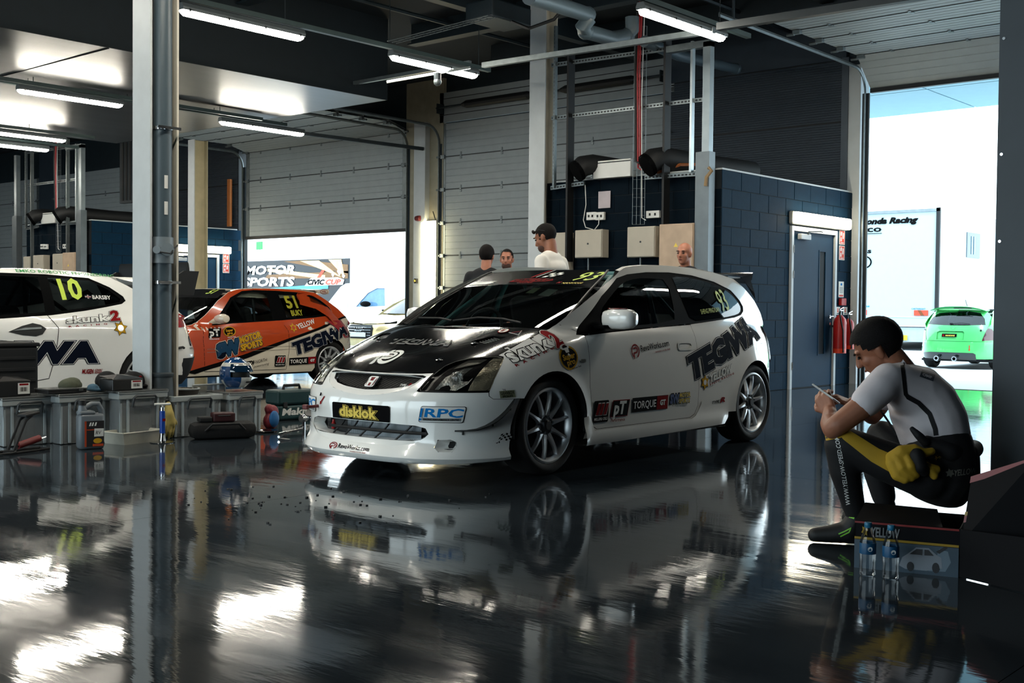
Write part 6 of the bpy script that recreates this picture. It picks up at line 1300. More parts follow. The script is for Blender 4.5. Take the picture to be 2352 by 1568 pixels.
patch([(.74, .2), (.74, .5), (.72, .75), (.62, .95), (.47, 1.12), (-.47, 1.12), (-.62, .95), (-.72, .75), (-.74, .5), (-.74, .2)], [GW, [(.30, .56), (.30, .70), (.25, .72), (-.19, .72), (-.22, .70), (-.22, .56)]], .05, rf_).out('tailgate', GRN, gc, smooth=True)
patch(GW, [], .08, lambda y, z: rf_(y, z, -.005)).out('rear_window', GLD, gc, smooth=True)
patch([(.31, .55), (.31, .71), (-.23, .71), (-.23, .55)], [], .08, lambda y, z: rf_(y, z, -.02)).out('plate_recess', GRN, gc, smooth=True)
mb = MB(); mark(mb, [(.20, .61), (-.085, .61), (-.085, .67), (.20, .67)], lambda y, z: rf_(y, z, .0)); po = mb.out('plate', PB, gc, smooth='open')
D = Decals(CL, gc); F = lambda k: (lambda u, v: rf_(.13-u, .625+v, .002+.001*k)); D.t(F, PY, 'NANKANG', h=.025, w=.18, bold=.06, shear=.2).p(F, PR, [(-.055, -.005), (-.02, -.005), (-.02, .03), (-.055, .03)]).done('plate_lettering')
for s in (1, -1): patch([(.53*s, .545), (.70*s, .56), (.68*s, .70), (.63*s, .79), (.59*s, .80)], [], .03, lambda y, z: rf_(y, z, .006)).out('tail_lamp', mat('tail_smoke', (70, 14, 24), .15, coat=1.), gc, smooth=True)
patch([(.74, .515), (.70, .535), (-.70, .535), (-.74, .515), (-.70, .528), (.70, .528)], [], .05, lambda y, z: rf_(y, z, .003)).out('bumper_gap', GDK, gc)
patch([(.585, .19), (.60, .30), (.44, .315), (-.40, .315), (-.44, .29), (-.44, .18)], [], .05, lambda y, z: rf_(y, z, .012)).out('diffuser_panel', PBLK, gc, smooth=True)
for y in (.26, -.08): mb = MB(); mb.lathe([(.03, .0), (.05, .0), (.052, .02), (.05, .14), (.035, .14), (.03, .02)], (-3.05, y, .20), 'x', 18); mb.out('exhaust', CHROME, gc, smooth=True)
F = lambda k: (lambda u, v: rf_(-.33-u, .40+v, .004)); D.p(F, SGNR, [(0, -.05), (.02, -.02), (.008, -.02), (.008, .06), (-.008, .06), (-.008, -.02), (-.02, -.02)]).done()
mb = MB(); vs = []
for i in range(11):
    y = lerp(-.50, .56, i/10); t = (abs(y-.03)/.53)**3; vs += [(-2.42+.05*t, y, 1.20-.07*t), (-2.70+.08*t, y, 1.19-.075*t), (-2.70+.08*t, y, 1.155-.05*t), (-2.45, y, 1.13-.03*t)]
mb.add(vs, [(4*i+j, 4*i+(j+1) % 4, 4*i+4+(j+1) % 4, 4*i+4+j) for i in range(10) for j in range(4)]+[(0, 1, 2, 3), (40, 41, 42, 43)]); mb.out('roof_spoiler', GDK, gc, smooth=True)
MB().box((-2.705, -.10, 1.16), (.01, .34, .018)).out('brake_light', BLK, gc)
mb = MB(); mb.tube([rf_(.05, .86, .02), rf_(-.15, .875, .03), rf_(-.3, .86, .02)], .008, n=5); mb.box(rf_(.05, .86, .015), (.03, .05, .03)); mb.out('rear_wiper', BLK, gc)
mb = MB(); p = [(.05, .79), (.0, .82), (-.05, .79), (0, .75)]; mark(mb, p, lambda y, z: rf_(y, z, .006)); mb.out('tail_emblem', GRN, gc, smooth='open')
for s in (.6, -.5): MB().cyl(rf_(s, .74, .002), rf_(s, .74, .015), .02, n=12).out('tailgate_pin', CHROME, gc)
MB().tube([(-2.2, 0, 1.2), (-2.3, 0, 1.32)], .006, n=5).out('aerial', BLK, gc)
# ---- truck, van, trailer and saloon outside, all in the glare
TRK = mat('truck_white', (158, 178, 186), .4, var=.02); VANP = mat('van_white', (232, 236, 238), .3, var=.02)
tk = empty('race_truck', (32, 12.48, -.05), 0, label='white race truck with black lettering beside the green car', cat='truck')
MB().span((32, 12.48, .62), (44, 15.0, 3.86)).out('box_body', TRK, tk, world=True)
MB().span((32, 15.0, .62), (44, 17.6, 3.86)).out('box_body', TRK, tk, world=True)
MB().span((32.02, 12.5, .2), (44, 17.6, .6)).out('underframe', mat('truck_skirt', (150, 164, 170), .5), tk, world=True)
for z in (.62, .88): MB().span((31.985, 12.5, z), (32, 17.6, z+.03)).out('rail', PALE, tk, world=True)
MB().span((31.96, 12.44, .9), (32.04, 12.54, 3.9)).out('corner_post', BLK, tk, world=True)
MB().span((31.96, 12.44, 3.80), (32.0, 17.6, 3.88)).out('roof_trim', mat('trim_dull', (120, 130, 134), .5), tk, world=True)
for y in (13.1, 16.5):
    for x in (34.5, 35.8, 42): mb = MB(); mb.lathe([(0, 0), (.3, 0), (.5, .02), (.52, .14), (.5, .3), (0, .3)], axis='y', n=20); mb.out('wheel', TYRE, tk, world=True, loc=(x, y, .47))
wf = MB(); wf.span((34.08, 12.46, 2.62), (35.12, 12.50, 3.34)); wf.out('window', mat('truck_window', (34, 62, 76), .1), tk, world=True)
for x in (34.42, 34.62): MB().span((x, 12.44, 2.72), (x+.03, 12.47, 3.24)).out('window_bar', TRK, tk, world=True)
MB().span((31.97, 13.3, .24), (31.99, 14.2, .38)).out('number_plate', mat('plate_yellow', (236, 196, 40), .5), tk, world=True)
def tkt(txt, y, z, h, w, m=PB, bold=.05, shear=0., align='r'):
    mb = MB(); text(mb, txt, lambda u, v: V((31.985, y-u, z+v)), h=h, w=w, bold=bold, shear=shear, align=align); mb.out('lettering', m, tk, world=True, smooth='open')
tkt('Honda Racing', 13.05, 3.52, .16, 1.75, bold=.08, shear=.3); tkt('sparco', 14.11, 3.3, .17, 1.2, bold=.04); MB().span((31.98, 14.1, 3.24), (31.99, 15.2, 3.255)).out('underline', PB, tk, world=True)
tkt('adidas', 14.4, 2.70, .13, .75, bold=.05)
mb = MB(); mark(mb, [(14.54, 2.86), (14.8, 2.86), (14.66, 3.04)], lambda u, v: V((31.985, u, v))); mb.out('emblem', PB, tk, world=True, smooth='open')
mb = MB()
for q in ringstrip(14.62, 2.44, .15, .185, 0, 2*pi, 30, 1.3): mark(mb, q, lambda u, v: V((31.985, u, v)))
mb.out('oval_emblem', PB, tk, world=True, smooth='open'); tkt('di', 14.52, 2.38, .15, .2, bold=.06, shear=.3)
tkt('Mercedes-Benz', 14.42, 1.16, .06, .9, PBLU, .03); tkt('CARTWRIGHT', 12.8, 1.10, .04, .4, PBLU, .03)
for a, b in ((12.72, 13.12), (14.5, 14.9)):
    MB().span((31.97, a, .93), (31.985, b, 1.08)).out('reflector', SGNR, tk, world=True)
    mb = MB(); mark(mb, [(a+.1, .93), (a+.2, .93), (a+.3, 1.08), (a+.2, 1.08)], lambda u, v: V((31.966, u, v))); mb.out('chevron', mat('chevron_brown', (110, 54, 16), .5), tk, world=True, smooth='open')
tkt('KX10 LYO', 13.33, .26, .10, .78, PB, .05)
vn = empty('white_van', (27, 30, -.05), 0, label='white panel van outside the half open door', cat='van')
prof = [(32.75, .25), (32.9, .6), (32.72, .98), (32.25, 1.16), (31.65, 1.72), (31.4, 1.83), (30.2, 1.86), (27.2, 1.84), (27.0, 1.7), (26.95, .3)]
vo = [(y, z) for y, z in prof]
patch(vo, [[(30.78, 1.02), (30.2, 1.50), (29.78, 1.66), (29.38, 1.66), (29.30, 1.06)]], .25, lambda y, z: V((27.0+.10*max(0, z-1)**1.3, y, z))).out('body_side', VANP, vn, world=True)
mb = MB(); vs = []
for y, z in prof: vs += [(27.0+.10*max(0, z-1)**1.3, y, z), (28.8-.10*max(0, z-1)**1.3, y, z)]
mb.add(vs, [(2*i, 2*i+1, 2*i+3, 2*i+2) for i in range(len(prof)-1)]+[tuple(2*i+1 for i in range(len(prof)))]); mb.out('body_shell', VANP, vn, world=True)
patch([(30.78, 1.02), (30.2, 1.50), (29.78, 1.66), (29.38, 1.66), (29.30, 1.06)], [], .3, lambda y, z: V((27.03+.10*max(0, z-1)**1.3, y, z))).out('side_window', mat('van_window', (92, 128, 160), .08), vn, world=True)
mb = MB(); mb.ball((26.88, 30.15, 1.12), (.09, .26, .1), 12, 8); mb.out('door_mirror', TRIM, vn, world=True, smooth=True)
for a in (29.1, 28.68): MB().span((26.95, a, .89), (27.0, a+.31, .94), ch=.01).out('door_handle', TRIM, vn, world=True)
for y in (32.1, 27.7): mb = MB(); mb.lathe([(0, 0), (.2, 0), (.31, .02), (.32, .1), (.31, .2), (0, .2)], axis='x', n=20); mb.out('wheel', TYRE, vn, world=True, loc=(26.98, y, .27))
for y in (31.2, 29.0, 28.9): MB().span((26.995, y, .35), (26.999, y+.012, 1.7)).out('door_gap', PGREY, vn, world=True)
mb = MB(); mb.add([(27.15, 32.2, 1.2), (28.65, 32.2, 1.2), (28.55, 31.7, 1.7), (27.25, 31.7, 1.7)], [(0, 1, 2, 3)]); mb.out('windscreen', MATS['van_window'], vn, world=True)
mb = MB(); mb.tube([(27.2, 32.3, 1.2), (27.6, 32.1, 1.22), (28.2, 32.05, 1.23)], .02, n=5); mb.out('wiper', TRIM, vn, world=True)
for a in (27.3, 28.5): MB().cyl((a, 31.1, 1.88), (a, 27.4, 1.88), .03, n=6).out('roof_bar', VANP, vn, world=True)
au = empty('yellow_saloon', (19.0, 20.6, -.05), pi, label='pale yellow saloon front showing over the race car bonnet', cat='car')
YEL = mat('pale_yellow_paint', (226, 206, 150), .3, coat=.5)
AU = Body(XF=EK.XF.__defaults__ and [] or [(.1, .78), (.3, .84), (.5, .84), (.62, .8), (.68, .7), (.76, .3), (.84, -.1), (.9, -.4), (1.2, -.9)], XB=[(.2, -3.5), (.6, -3.55), (.9, -3.4), (1.2, -2.7), (1.4, -2.5)], WZ=[(.1, .84), (.5, .89), (.8, .87), (.9, .84), (1.3, .65)],
    G=[(.84, .85), (.92, .82), (1.05, .76), (1.2, .68), (1.3, .62), (1.4, .5)], ZC=[(-1., 1.3), (-1.4, 1.38), (-2., 1.4), (-2.6, 1.33)], xf0=-.1, nlow=3., nhigh=4., zb=.9, xr0=-2.4, nr=3.2, gx1=-1., gf=.1, gl1=.7, gx0=-1.9, gr=.14, gl0=1.1, arches=(), zh0=.4, zh1=.92, crown=.04, ry=.6, wz0=.92, wz1=1.34, wx0=-.4, wx1=-1.3, wbul=.02, wbow=.13, wbow1=.02, wy=.68, roofx=(-1.3, -2.6))
simple_car(au, AU, YEL, [(.45, .66), (.2, .76), (-.2, .82), (-.5, .9), (-.9, 1.15), (-1.25, 1.3), (-1.7, 1.33), (-2.2, 1.33), (-2.6, 1.25), (-3.0, 1.02), (-3.4, .9), (-3.45, .5), (-3.3, .25)], [(-.8, .9), (-2.6, .95), (-2.7, 1.05), (-2.4, 1.24), (-1.7, 1.28), (-1.35, 1.24), (-1.1, 1.12)], [[(-1.0, .94), (-2.5, .97), (-2.4, 1.18), (-1.7, 1.24), (-1.35, 1.2)]], (0, -2.7), .31, .22, st=.12, zhood=(.66, .8), hoodx=(.72, -.4), cage=False)
mb = MB(); patch([(-.42, .34), (-.44, .58), (-.36, .66), (.36, .66), (.44, .58), (.42, .34)], [], .08, lambda y, z: AU.front(y/.9, z, .01), mb); mb.out('grille', BLK, au, smooth=True)
for z in (.42, .48, .54, .6): MB().tube([AU.front(y/.9, z, .018) for y in (-.38, -.2, 0, .2, .38)], .007, n=5).out('grille_bar', CHROME, au)
for k in range(4): mb = MB(); mb.tube([AU.front((-.09+.06*k+.045*cos(a))/.9, .56+.045*sin(a), .03) for a in [2*pi*j/16 for j in range(17)]], .006, n=5); mb.out('ring_emblem', CHROME, au)
for s in (1, -1): patch([(.5*s, .52), (.78*s, .54), (.8*s, .64), (.55*s, .66)], [], .05, lambda y, z: AU.front(y/.9, z, .008)).out('headlight', GLC, au, smooth=True)
mb = MB(); mark(mb, [(-.26, .38), (.26, .38), (.26, .48), (-.26, .48)], lambda y, z: AU.front(y/.9, z, .03)); mb.out('number_plate', PW, au, smooth='open')
tr = empty('exhibition_trailer', (31, 39, -.05), 0, label='dark motor sports trailer side with golden light rays', cat='trailer')
MB().span((31.02, 35.70, .5), (33, 46, 2.97)).out('box_body', VANP, tr, world=True); MB().span((31, 35.72, .55), (31.02, 46, 2.95)).out('printed_side', mat('trailer_dark', (26, 30, 36), .4), tr, world=True)
PG2 = mat('ray_gold', (232, 190, 126), .5); PC2 = mat('ray_cyan', (70, 160, 200), .5); PDK = mat('ray_brown', (110, 76, 40), .5)
f = lambda u, v: V((30.985, u, v))
def rays(nm, polys, m, o=0.):
    mb = MB()
    for q in polys: mark(mb, q, lambda u, v: V((30.985-o, u, v)))
    mb.out(nm, m, tr, world=True, smooth='open')
rays('light_ray', [[(35.8, 2.35), (39.9, 2.9), (38.4, 2.92), (35.8, 2.7)], [(35.8, 2.15), (41.2, 2.2), (41.0, 2.35), (35.8, 2.45)]], PDK)
rays('light_ray', [[(36.2, 2.2), (38.8, 2.9), (37.6, 2.9)], [(36.0, 2.2), (37.0, 2.92), (36.2, 2.92)], [(37.2, 2.12), (41.0, 2.5), (41.0, 2.62), (37.2, 2.3)]], PG2, .004)
rays('light_ray', [[(42.6, 1.55), (37.0, 1.75), (37.0, 1.95), (42.6, 1.7)]], PC2, .004)
for txt, y, z, h, w, o in (('MOTOR', 42.6, 2.38, .36, 3.5, .01), ('SPORTS', 42.75, 1.88, .36, 3.6, .01)):
    mb = MB(); text(mb, txt, lambda u, v: V((30.985-o, y-u, z+v)), h=h, w=w, bold=.06, shear=.15); mb.out('lettering', PW, tr, world=True, smooth='open')
rays('emblem_plate', [[(38.5, 1.86), (36.1, 1.9), (36.0, 2.1), (36.4, 2.2), (38.1, 2.18)]], PW, .012)
rays('emblem_bar', [[(37.5, 2.2), (37.7, 2.2), (37.4, 2.5), (37.2, 2.5)]], SGNR, .014)
rays('emblem_diamond', [[(36.3, 2.25), (36.15, 2.45), (36.3, 2.65), (36.45, 2.45)], [(36.7, 2.2), (36.6, 2.32), (36.7, 2.42), (36.8, 2.32)], [(36.05, 2.15), (35.95, 2.25), (36.05, 2.35), (36.15, 2.25)]], PW, .014)
mb = MB(); text(mb, 'CIVIC', lambda u, v: V((30.965, 38.3-u, 1.92+v)), h=.2, w=1.1, bold=.06, shear=.3); mb.out('lettering', PB, tr, world=True, smooth='open')
mb = MB(); text(mb, 'CUP', lambda u, v: V((30.965, 37.15-u, 1.92+v)), h=.2, w=.95, bold=.06, shear=.3); mb.out('lettering', SGNR, tr, world=True, smooth='open')
for x in (31.5, 32.5):
    for y in (38, 43): mb = MB(); mb.lathe([(0, 0), (.2, 0), (.33, .02), (.34, .1), (.33, .2), (0, .2)], axis='x', n=16); mb.out('wheel', TYRE, tr, world=True, loc=(x, y, .29))
r = empty('lamp_post', onX(882, 560, 60), 0, label='thin lamp post outside beyond the white van', cat='lamp post'); p = onX(882, 548, 60); MB().cyl((60, p.y, -.05), (60, p.y, p.z), .06, n=8).out('pole', PALE, r, world=True); MB().span((59.8, p.y-.5, p.z), (60.2, p.y+.5, p.z+.12)).out('lamp_head', PALE, r, world=True)
r = empty('sign_post', onX(597, 560, 55), 0, label='small green sign on a pole outside', cat='sign'); p = onX(597, 555, 55); MB().cyl((55, p.y, -.05), (55, p.y, p.z), .05, n=8).out('pole', PALE, r, world=True); MB().span((54.9, p.y-.35, p.z-.6), (55, p.y+.35, p.z)).out('sign_board', PGRN, r, world=True)
# canopy over the outside of the right-hand opening
cn_ = empty('canopy', (17, 6, 4.46), 0, label='pale canopy soffit outside the right opening', cat='canopy')
CAN = mat('canopy_pale', (150, 190, 204), .6, var=.03)
for a, b in ((16.0, 17.9), (17.93, 20.0)):
    for c, d in ((-3, 3.6), (3.63, 7.2), (7.23, 12)): MB().span((a, c, 4.46), (b, d, 4.52)).out('soffit_panel', CAN, cn_, world=True)
MB().span((16, -3, 4.53), (20, 12, 4.8)).out('canopy_roof', CAN, cn_, world=True)
for x in (16.4, 19.6): MB().cyl((x, 12.3, -.05), (x, 12.3, 4.8), .07, n=8).out('support', PALE, cn_, world=True); MB().span((x-.05, 11.9, 4.6), (x+.05, 12.35, 4.7)).out('arm', PALE, cn_, world=True)
# ============================================================ people
from mathutils.bvhtree import BVHTree
SKIN = mat('skin', (150, 98, 74), .5, var=.1, scale=20); SKIN2 = mat('skin_pale', (176, 116, 92), .5, var=.1, scale=20)
HAIRB = mat('hair_black', (7, 6, 7), .75, bump=.5, scale=40, spec=.25); HAIRD = mat('hair_dark_brown', (20, 16, 15), .8, bump=.5, scale=40, spec=.2)
TEE = mat('white_jersey', (206, 200, 204), .8, var=.05, bump=.1, scale=8); SUIT = mat('race_suit_black', (13, 13, 16), .75, var=.2, bump=.15); SUITY = mat('race_suit_yellow', (176, 140, 34), .75, var=.12, bump=.2)
JKT = mat('dark_jacket', (18, 20, 25), .8, var=.2); DEN = mat('dark_trousers', (26, 30, 38), .85, var=.2)
EYE = mat('eye_dark', (18, 14, 12), .2); LIP = mat('lip', (120, 62, 54), .5)
def limb(mb, pts, n=14):
    """tapering limb through (point, radius) with round joints"""
    q = []
    for i in range(len(pts)-1):
        a, ra = V(pts[i][0]), pts[i][1]; b, rb = V(pts[i+1][0]), pts[i+1][1]
        mb.rings([(a.lerp(b, t), lerp(ra, rb, t)) for t in (0, .25, .5, .75, 1)], n); mb.ball(a, ra, 12, 8); mb.ball(b, rb, 12, 8)
    return mb
def fuse(name, mb, vox, m, parent, smooth=6, **k):
    """one continuous skin over overlapping volumes"""
    me = bpy.data.meshes.new(name); me.from_pydata(mb.v, [], mb.f)
    bm = bmesh.new(); bm.from_mesh(me); bmesh.ops.recalc_face_normals(bm, faces=bm.faces); bm.to_mesh(me); bm.free()
    o = bpy.data.objects.new('tmp', me); COL.objects.link(o)
    r = o.modifiers.new('r', 'REMESH'); r.mode = 'VOXEL'; r.voxel_size = vox; r.use_smooth_shade = True
    s = o.modifiers.new('s', 'SMOOTH'); s.factor = .5; s.iterations = smooth
    me2 = bpy.data.meshes.new_from_object(o.evaluated_get(bpy.context.evaluated_depsgraph_get())); me2.name = name
    bpy.data.objects.remove(o); bpy.data.meshes.remove(me)
    me2.materials.clear(); me2.materials.append(m); me2.polygons.foreach_set('use_smooth', [True]*len(me2.polygons))
    return link(name, me2, parent, world=True, **k)
def bvh(o): me = o.data; return BVHTree.FromPolygons([v.co for v in me.vertices], [p.vertices for p in me.polygons])
def head(mb, c, f, u, s=1.):
    """head volumes; c = centre between the ears, f = where it faces, u = up"""
    f = V(f).normalized(); l = V(u).cross(f).normalized(); u = f.cross(l).normalized(); R = M4((f, l, u)).transposed(); c = V(c)
    def p(a, b, d): return c+R@V((a*s, b*s, d*s))
    def e(a, r, n=16, m=10): mb.ball(p(*a), tuple(k*s for k in r), n, m, R)
    e((-.012, 0, .035), (.098, .076, .088), 20, 14); e((.028, 0, -.025), (.066, .060, .082)); e((.045, 0, -.07), (.042, .045, .04)); e((.068, 0, -.094), (.022, .026, .02))
    mb.rings([(p(.088, 0, .02), .009*s), (p(.104, 0, -.012), .012*s), (p(.108, 0, -.028), .016*s)], 10); e((.108, 0, -.028), (.014, .017, .012)); e((.080, 0, .032), (.018, .05, .011)); e((.058, .04, -.02), (.025, .02, .022)); e((.058, -.04, -.02), (.025, .02, .022)); e((.086, 0, -.058), (.012, .024, .010))
    for k in (1, -1): e((-.008, .074*k, -.008), (.018, .010, .032)); e((-.014, .080*k, .006), (.014, .007, .018))
    return p, R
def face(root, p, R, s=1., brow=HAIRD, beard=None):
    for k in (1, -1):
        mb = MB(); mb.ball(p(.086, .031*k, .008), (.008*s, .013*s, .007*s), 10, 6, R); mb.out('eye', EYE, root, world=True, smooth=True)
        mb = MB(); mb.ball(p(.094, .032*k, .030), (.006*s, .02*s, .005*s), 10, 6, R); mb.out('eyebrow', brow, root, world=True, smooth=True)
    mb = MB(); mb.ball(p(.096, 0, -.060), (.006*s, .021*s, .006*s), 10, 6, R); mb.out('mouth', LIP, root, world=True, smooth=True)
def hair(root, p, R, s, m, line=.030, back=-.06, grow=1.07, side=-.01):
    """cap of hair following the skull, stopped at the hair line"""
    mb = MB(); nu, nv = 36, 24; vs = []; fs = []
    rnd = random.Random(3)
    for j in range(nv+1):
        for i in range(nu):
            th = pi*j/nv; ph = 2*pi*i/nu; g = grow+rnd.uniform(-.012, .014)
            vs.append((-.012+.098*g*sin(th)*cos(ph), .076*g*sin(th)*sin(ph), .035+.088*(g+.02)*cos(th)))
    def ok(q):
        x, y, z = q
        lim = line+.035 if x > .05 else line-.005 if x > .028 else side if x > -.025 else back
        if -.03 < x < .02 and abs(y) > .06 and z < side+.02: return False
        return z > lim
    for j in range(nv):
        for i in range(nu):
            q = (j*nu+i, (j+1)*nu+i, (j+1)*nu+(i+1) % nu, j*nu+(i+1) % nu); c = [sum(vs[k][a] for k in q)/4 for a in range(3)]
            if ok(c): fs.append(q)
    mb.add([p(*v) for v in vs], fs); return mb.out('hair', m, root, world=True, smooth=True)
def hand(mb, w, d, n, side=1, curl=.5, s=1., thumb=.5):
    """palm, four fingers and a thumb from the wrist w; d = pointing, n = palm side"""
    w = V(w); d = V(d).normalized(); n = (V(n)-d*V(n).dot(d)).normalized(); t = d.cross(n)*side
    for k in range(4):
        a = w+t*(.018-.012*k)*s; kn = w+d*(.083-.006*abs(k-1))*s+t*(.032-.0215*k)*s
        mb.rings([(a, .015*s), (a.lerp(kn, .5), .0135*s), (kn, .0115*s)], 9); mb.ball(kn, .0115*s, 9, 6)
        L = (.072, .080, .074, .058)[k]*s; ang = curl*(.75+.1*k); q = kn; dd = d
        for j, fr in enumerate((.45, .31, .24)):
            a_ = ang*(.9 if j else .7); dd = (dd*cos(a_)+n.cross(dd).cross(dd)*0+(n-dd*n.dot(dd)).normalized()*sin(a_)).normalized(); e = q+dd*L*fr; r0, r1 = (.0098-.001*j)*s, (.0090-.001*j)*s
            mb.rings([(q, r0), (e, r1)], 9); mb.ball(e, r1, 8, 6); q = e
    a = w+d*.02*s+t*.022*s; b = a+(d*.65+t*.7+n*.15).normalized()*.042*s; c = b+(d*.85+t*.3+n*thumb).normalized()*.032*s; e = c+(d*.9+n*thumb*1.2).normalized()*.026*s
    mb.rings([(a, .015*s), (b, .012*s), (c, .0105*s), (e, .0085*s)], 9); mb.ball(b, .012*s, 9, 6); mb.ball(c, .0105*s, 9, 6); mb.ball(e, .0085*s, 9, 6)
def project(root, tree, name, m, draw, off=.003):
    """printing pressed on to cloth: draw(f) fills a mesh where f(x, y) drops a sight-line point on to the cloth"""
    def f(x, y):
        d = ray(x, y).normalized(); h = tree.ray_cast(CO, d)
        return h[0]-d*off if h[0] else CO+d*5.3
    mb = MB(); draw(mb, f); return mb.out(name, m, root, world=True, smooth='open')
def strip(mb, f, pts, w):
    q = []
    for i in range(len(pts)-1):
        a, b = pts[i], pts[i+1]; n = max(2, int(math.hypot(b[0]-a[0], b[1]-a[1])/6)); q += [(lerp(a[0], b[0], k/n), lerp(a[1], b[1], k/n)) for k in range(n)]
    q.append(pts[-1]); vs = []; na = 7 if not callable(w) and w < 12 else 11
    for i, p in enumerate(q):
        a = q[max(i-2, 0)]; b = q[min(i+2, len(q)-1)]; dx, dy = b[0]-a[0], b[1]-a[1]; l = math.hypot(dx, dy) or 1; ww = w(i/(len(q)-1)) if callable(w) else w
        vs += [f(p[0]-dy/l*ww*(k/(na-1)-.5), p[1]+dx/l*ww*(k/(na-1)-.5)) for k in range(na)]
    mb.add(vs, [(na*i+k, na*i+k+1, na*i+na+k+1, na*i+na+k) for i in range(len(q)-1) for k in range(na-1)])

# ---- the seated man with a phone
D0 = 5.12
def S(x, y, d=0.): return atD(x, y, D0+d)
man = empty('person', onZ(2060, 1190), label='seated man in white jersey and black and yellow race overalls holding a phone', cat='person')
left = -CR; away = CF; upv = V((0, 0, 1))
mb = MB()
hc = S(2017, 800, .10); hf_ = (left*.80+away*.42-upv*.52).normalized(); hu = (upv*.9+left*.45).normalized()
hp, hR = head(mb, hc, hf_, hu, 1.02)
limb(mb, [(hp(-.03, 0, -.05), .056), (S(2072, 850, .10), .060), (S(2085, 870, .1), .066)])
# near (left) arm: shoulder, elbow on the knee, forearm up to the phone
limb(mb, [(S(2035, 888, -.08), .058), (S(1985, 930, -.11), .054), (S(1925, 975, -.10), .046), (S(1912, 985, -.08), .043)])
limb(mb, [(S(1912, 985, -.08), .043), (S(1908, 972, -.02), .045), (S(1907, 955, .07), .036), (S(1906, 944, .12), .029)])
hand(mb, S(1906, 946, .12), (upv*.72+left*.25+away*.5), (CR*.65+away*.3-upv*.35), 1, 1.05, 1.05, .7)
limb(mb, [(S(2085, 880, .1), .05), (S(2062, 892, .0), .035), (S(2035, 890, -.08), .048)]); limb(mb, [(S(2085, 880, .1), .05), (S(2070, 885, .25), .035), (S(2050, 880, .34), .050)]); limb(mb, [(S(2085, 880, .1), .05), (S(2128, 960, .1), .07), (S(2150, 1080, .06), .08)])
# far (right) arm
limb(mb, [(S(2050, 880, .34), .055), (S(2010, 945, .38), .044), (S(2003, 955, .37), .040)]); limb(mb, [(S(2003, 955, .37), .040), (S(1985, 945, .28), .036), (S(1958, 925, .18), .027)])
hand(mb, S(1960, 930, .20), (left*.85+upv*.35-away*.1), (left*.1-upv*.7+away*.2), -1, .8, 1.0, .5)
sk1 = fuse('body', mb, .0055, SKIN, man, 3)
face(man, hp, hR, 1.02, HAIRB); hair(man, hp, hR, 1.02, HAIRB, line=.04, back=-.075, grow=1.17, side=-.005)
# jersey
mb = MB()
def torso(mb, pts):
    """(x, y, depth, half width across the view, half depth)"""
    P = []
    for i, (x, y, d, a, b) in enumerate(pts): P.append((S(x, y, d), a, b))
    for (p, a, b), (q, a2, b2) in zip(P, P[1:]):
        for k in range(5):
            t = k/4; c = p.lerp(q, t); ax = (q-p).normalized(); R = ax.to_track_quat('Z', 'Y').to_matrix(); aa, bb = lerp(a, a2, t), lerp(b, b2, t)
            side_ = CF-ax*CF.dot(ax); side_.normalize(); other = ax.cross(side_); RR_ = M4((other, side_, ax)).transposed(); mb.ball(c, (aa, bb, .07), 18, 10, RR_)
torso(mb, [(2072, 868, .11, .075, .15), (2096, 893, .11, .124, .185), (2118, 928, .10, .150, .185), (2138, 968, .08, .156, .175), (2149, 1010, .06, .150, .165)])
limb(mb, [(S(2105, 905, .03), .12), (S(2065, 880, -.02), .092), (S(2040, 872, -.06), .075), (S(2020, 892, -.09), .074), (S(1990, 922, -.11), .067)]); limb(mb, [(S(2060, 870, .28), .070), (S(2025, 915, .36), .062)])
sh1 = fuse('jersey', mb, .009, TEE, man, 8)
mb = MB(); mb.rings([(S(2060, 852, .10), (.074, .082)), (S(2075, 842, .10), (.072, .08))], 20, cap=False); mb.out('collar', TEE, man, world=True, smooth=True)
tb = bvh(sh1)
project(man, tb, 'jersey_piping', SUIT, lambda m_, f: strip(m_, f, [(2072, 832), (2074, 850), (2080, 905), (2086, 912), (2110, 925), (2135, 950), (2148, 985), (2150, 1000)], lambda t: 9 if t < .45 else 11))
project(man, tb, 'jersey_piping', SUIT, lambda m_, f: strip(m_, f, [(2020, 938), (2042, 970), (2058, 1000)], 5))
project(man, tb, 'jersey_badge', mat('badge_slate', (70, 74, 84), .7), lambda m_, f: (strip(m_, f, [(2115, 857), (2146, 868)], 16),))
project(man, tb, 'jersey_lettering', TEE, lambda m_, f: text(m_, 'OMP', lambda u, v: f(2119+u+.0*v, 862+.35*u-v), h=6, w=22, bold=.05), .005)
# overalls: hips, legs, waist bundle
mb = MB()
torso(mb, [(2150, 1012, .06, .150, .17), (2155, 1050, .05, .160, .19), (2150, 1095, .05, .168, .20), (2140, 1120, .05, .150, .19)])
limb(mb, [(S(2130, 1095, -.08), .100), (S(2040, 1060, -.08), .090), (S(1945, 1020, -.05), .074), (S(1930, 1020, -.04), .070)])
limb(mb, [(S(1930, 1020, -.04), .068), (S(1940, 1080, -.02), .066), (S(1958, 1150, .02), .052), (S(1965, 1178, .03), .046)])
limb(mb, [(S(2120, 1090, .22), .10), (S(2060, 1030, .34), .088), (S(2025, 1000, .42), .072)]); limb(mb, [(S(2025, 1000, .42), .072), (S(2015, 1080, .44), .066), (S(2030, 1140, .46), .056)])
ov = fuse('overalls', mb, .009, SUIT, man, 6)
tb = bvh(ov)
project(man, tb, 'yellow_panel', SUITY, lambda m_, f: strip(m_, f, [(1895, 1002), (1935, 992), (1975, 1020), (2010, 1045), (2050, 1065), (2075, 1078)], lambda t: 20+22*t), .004)
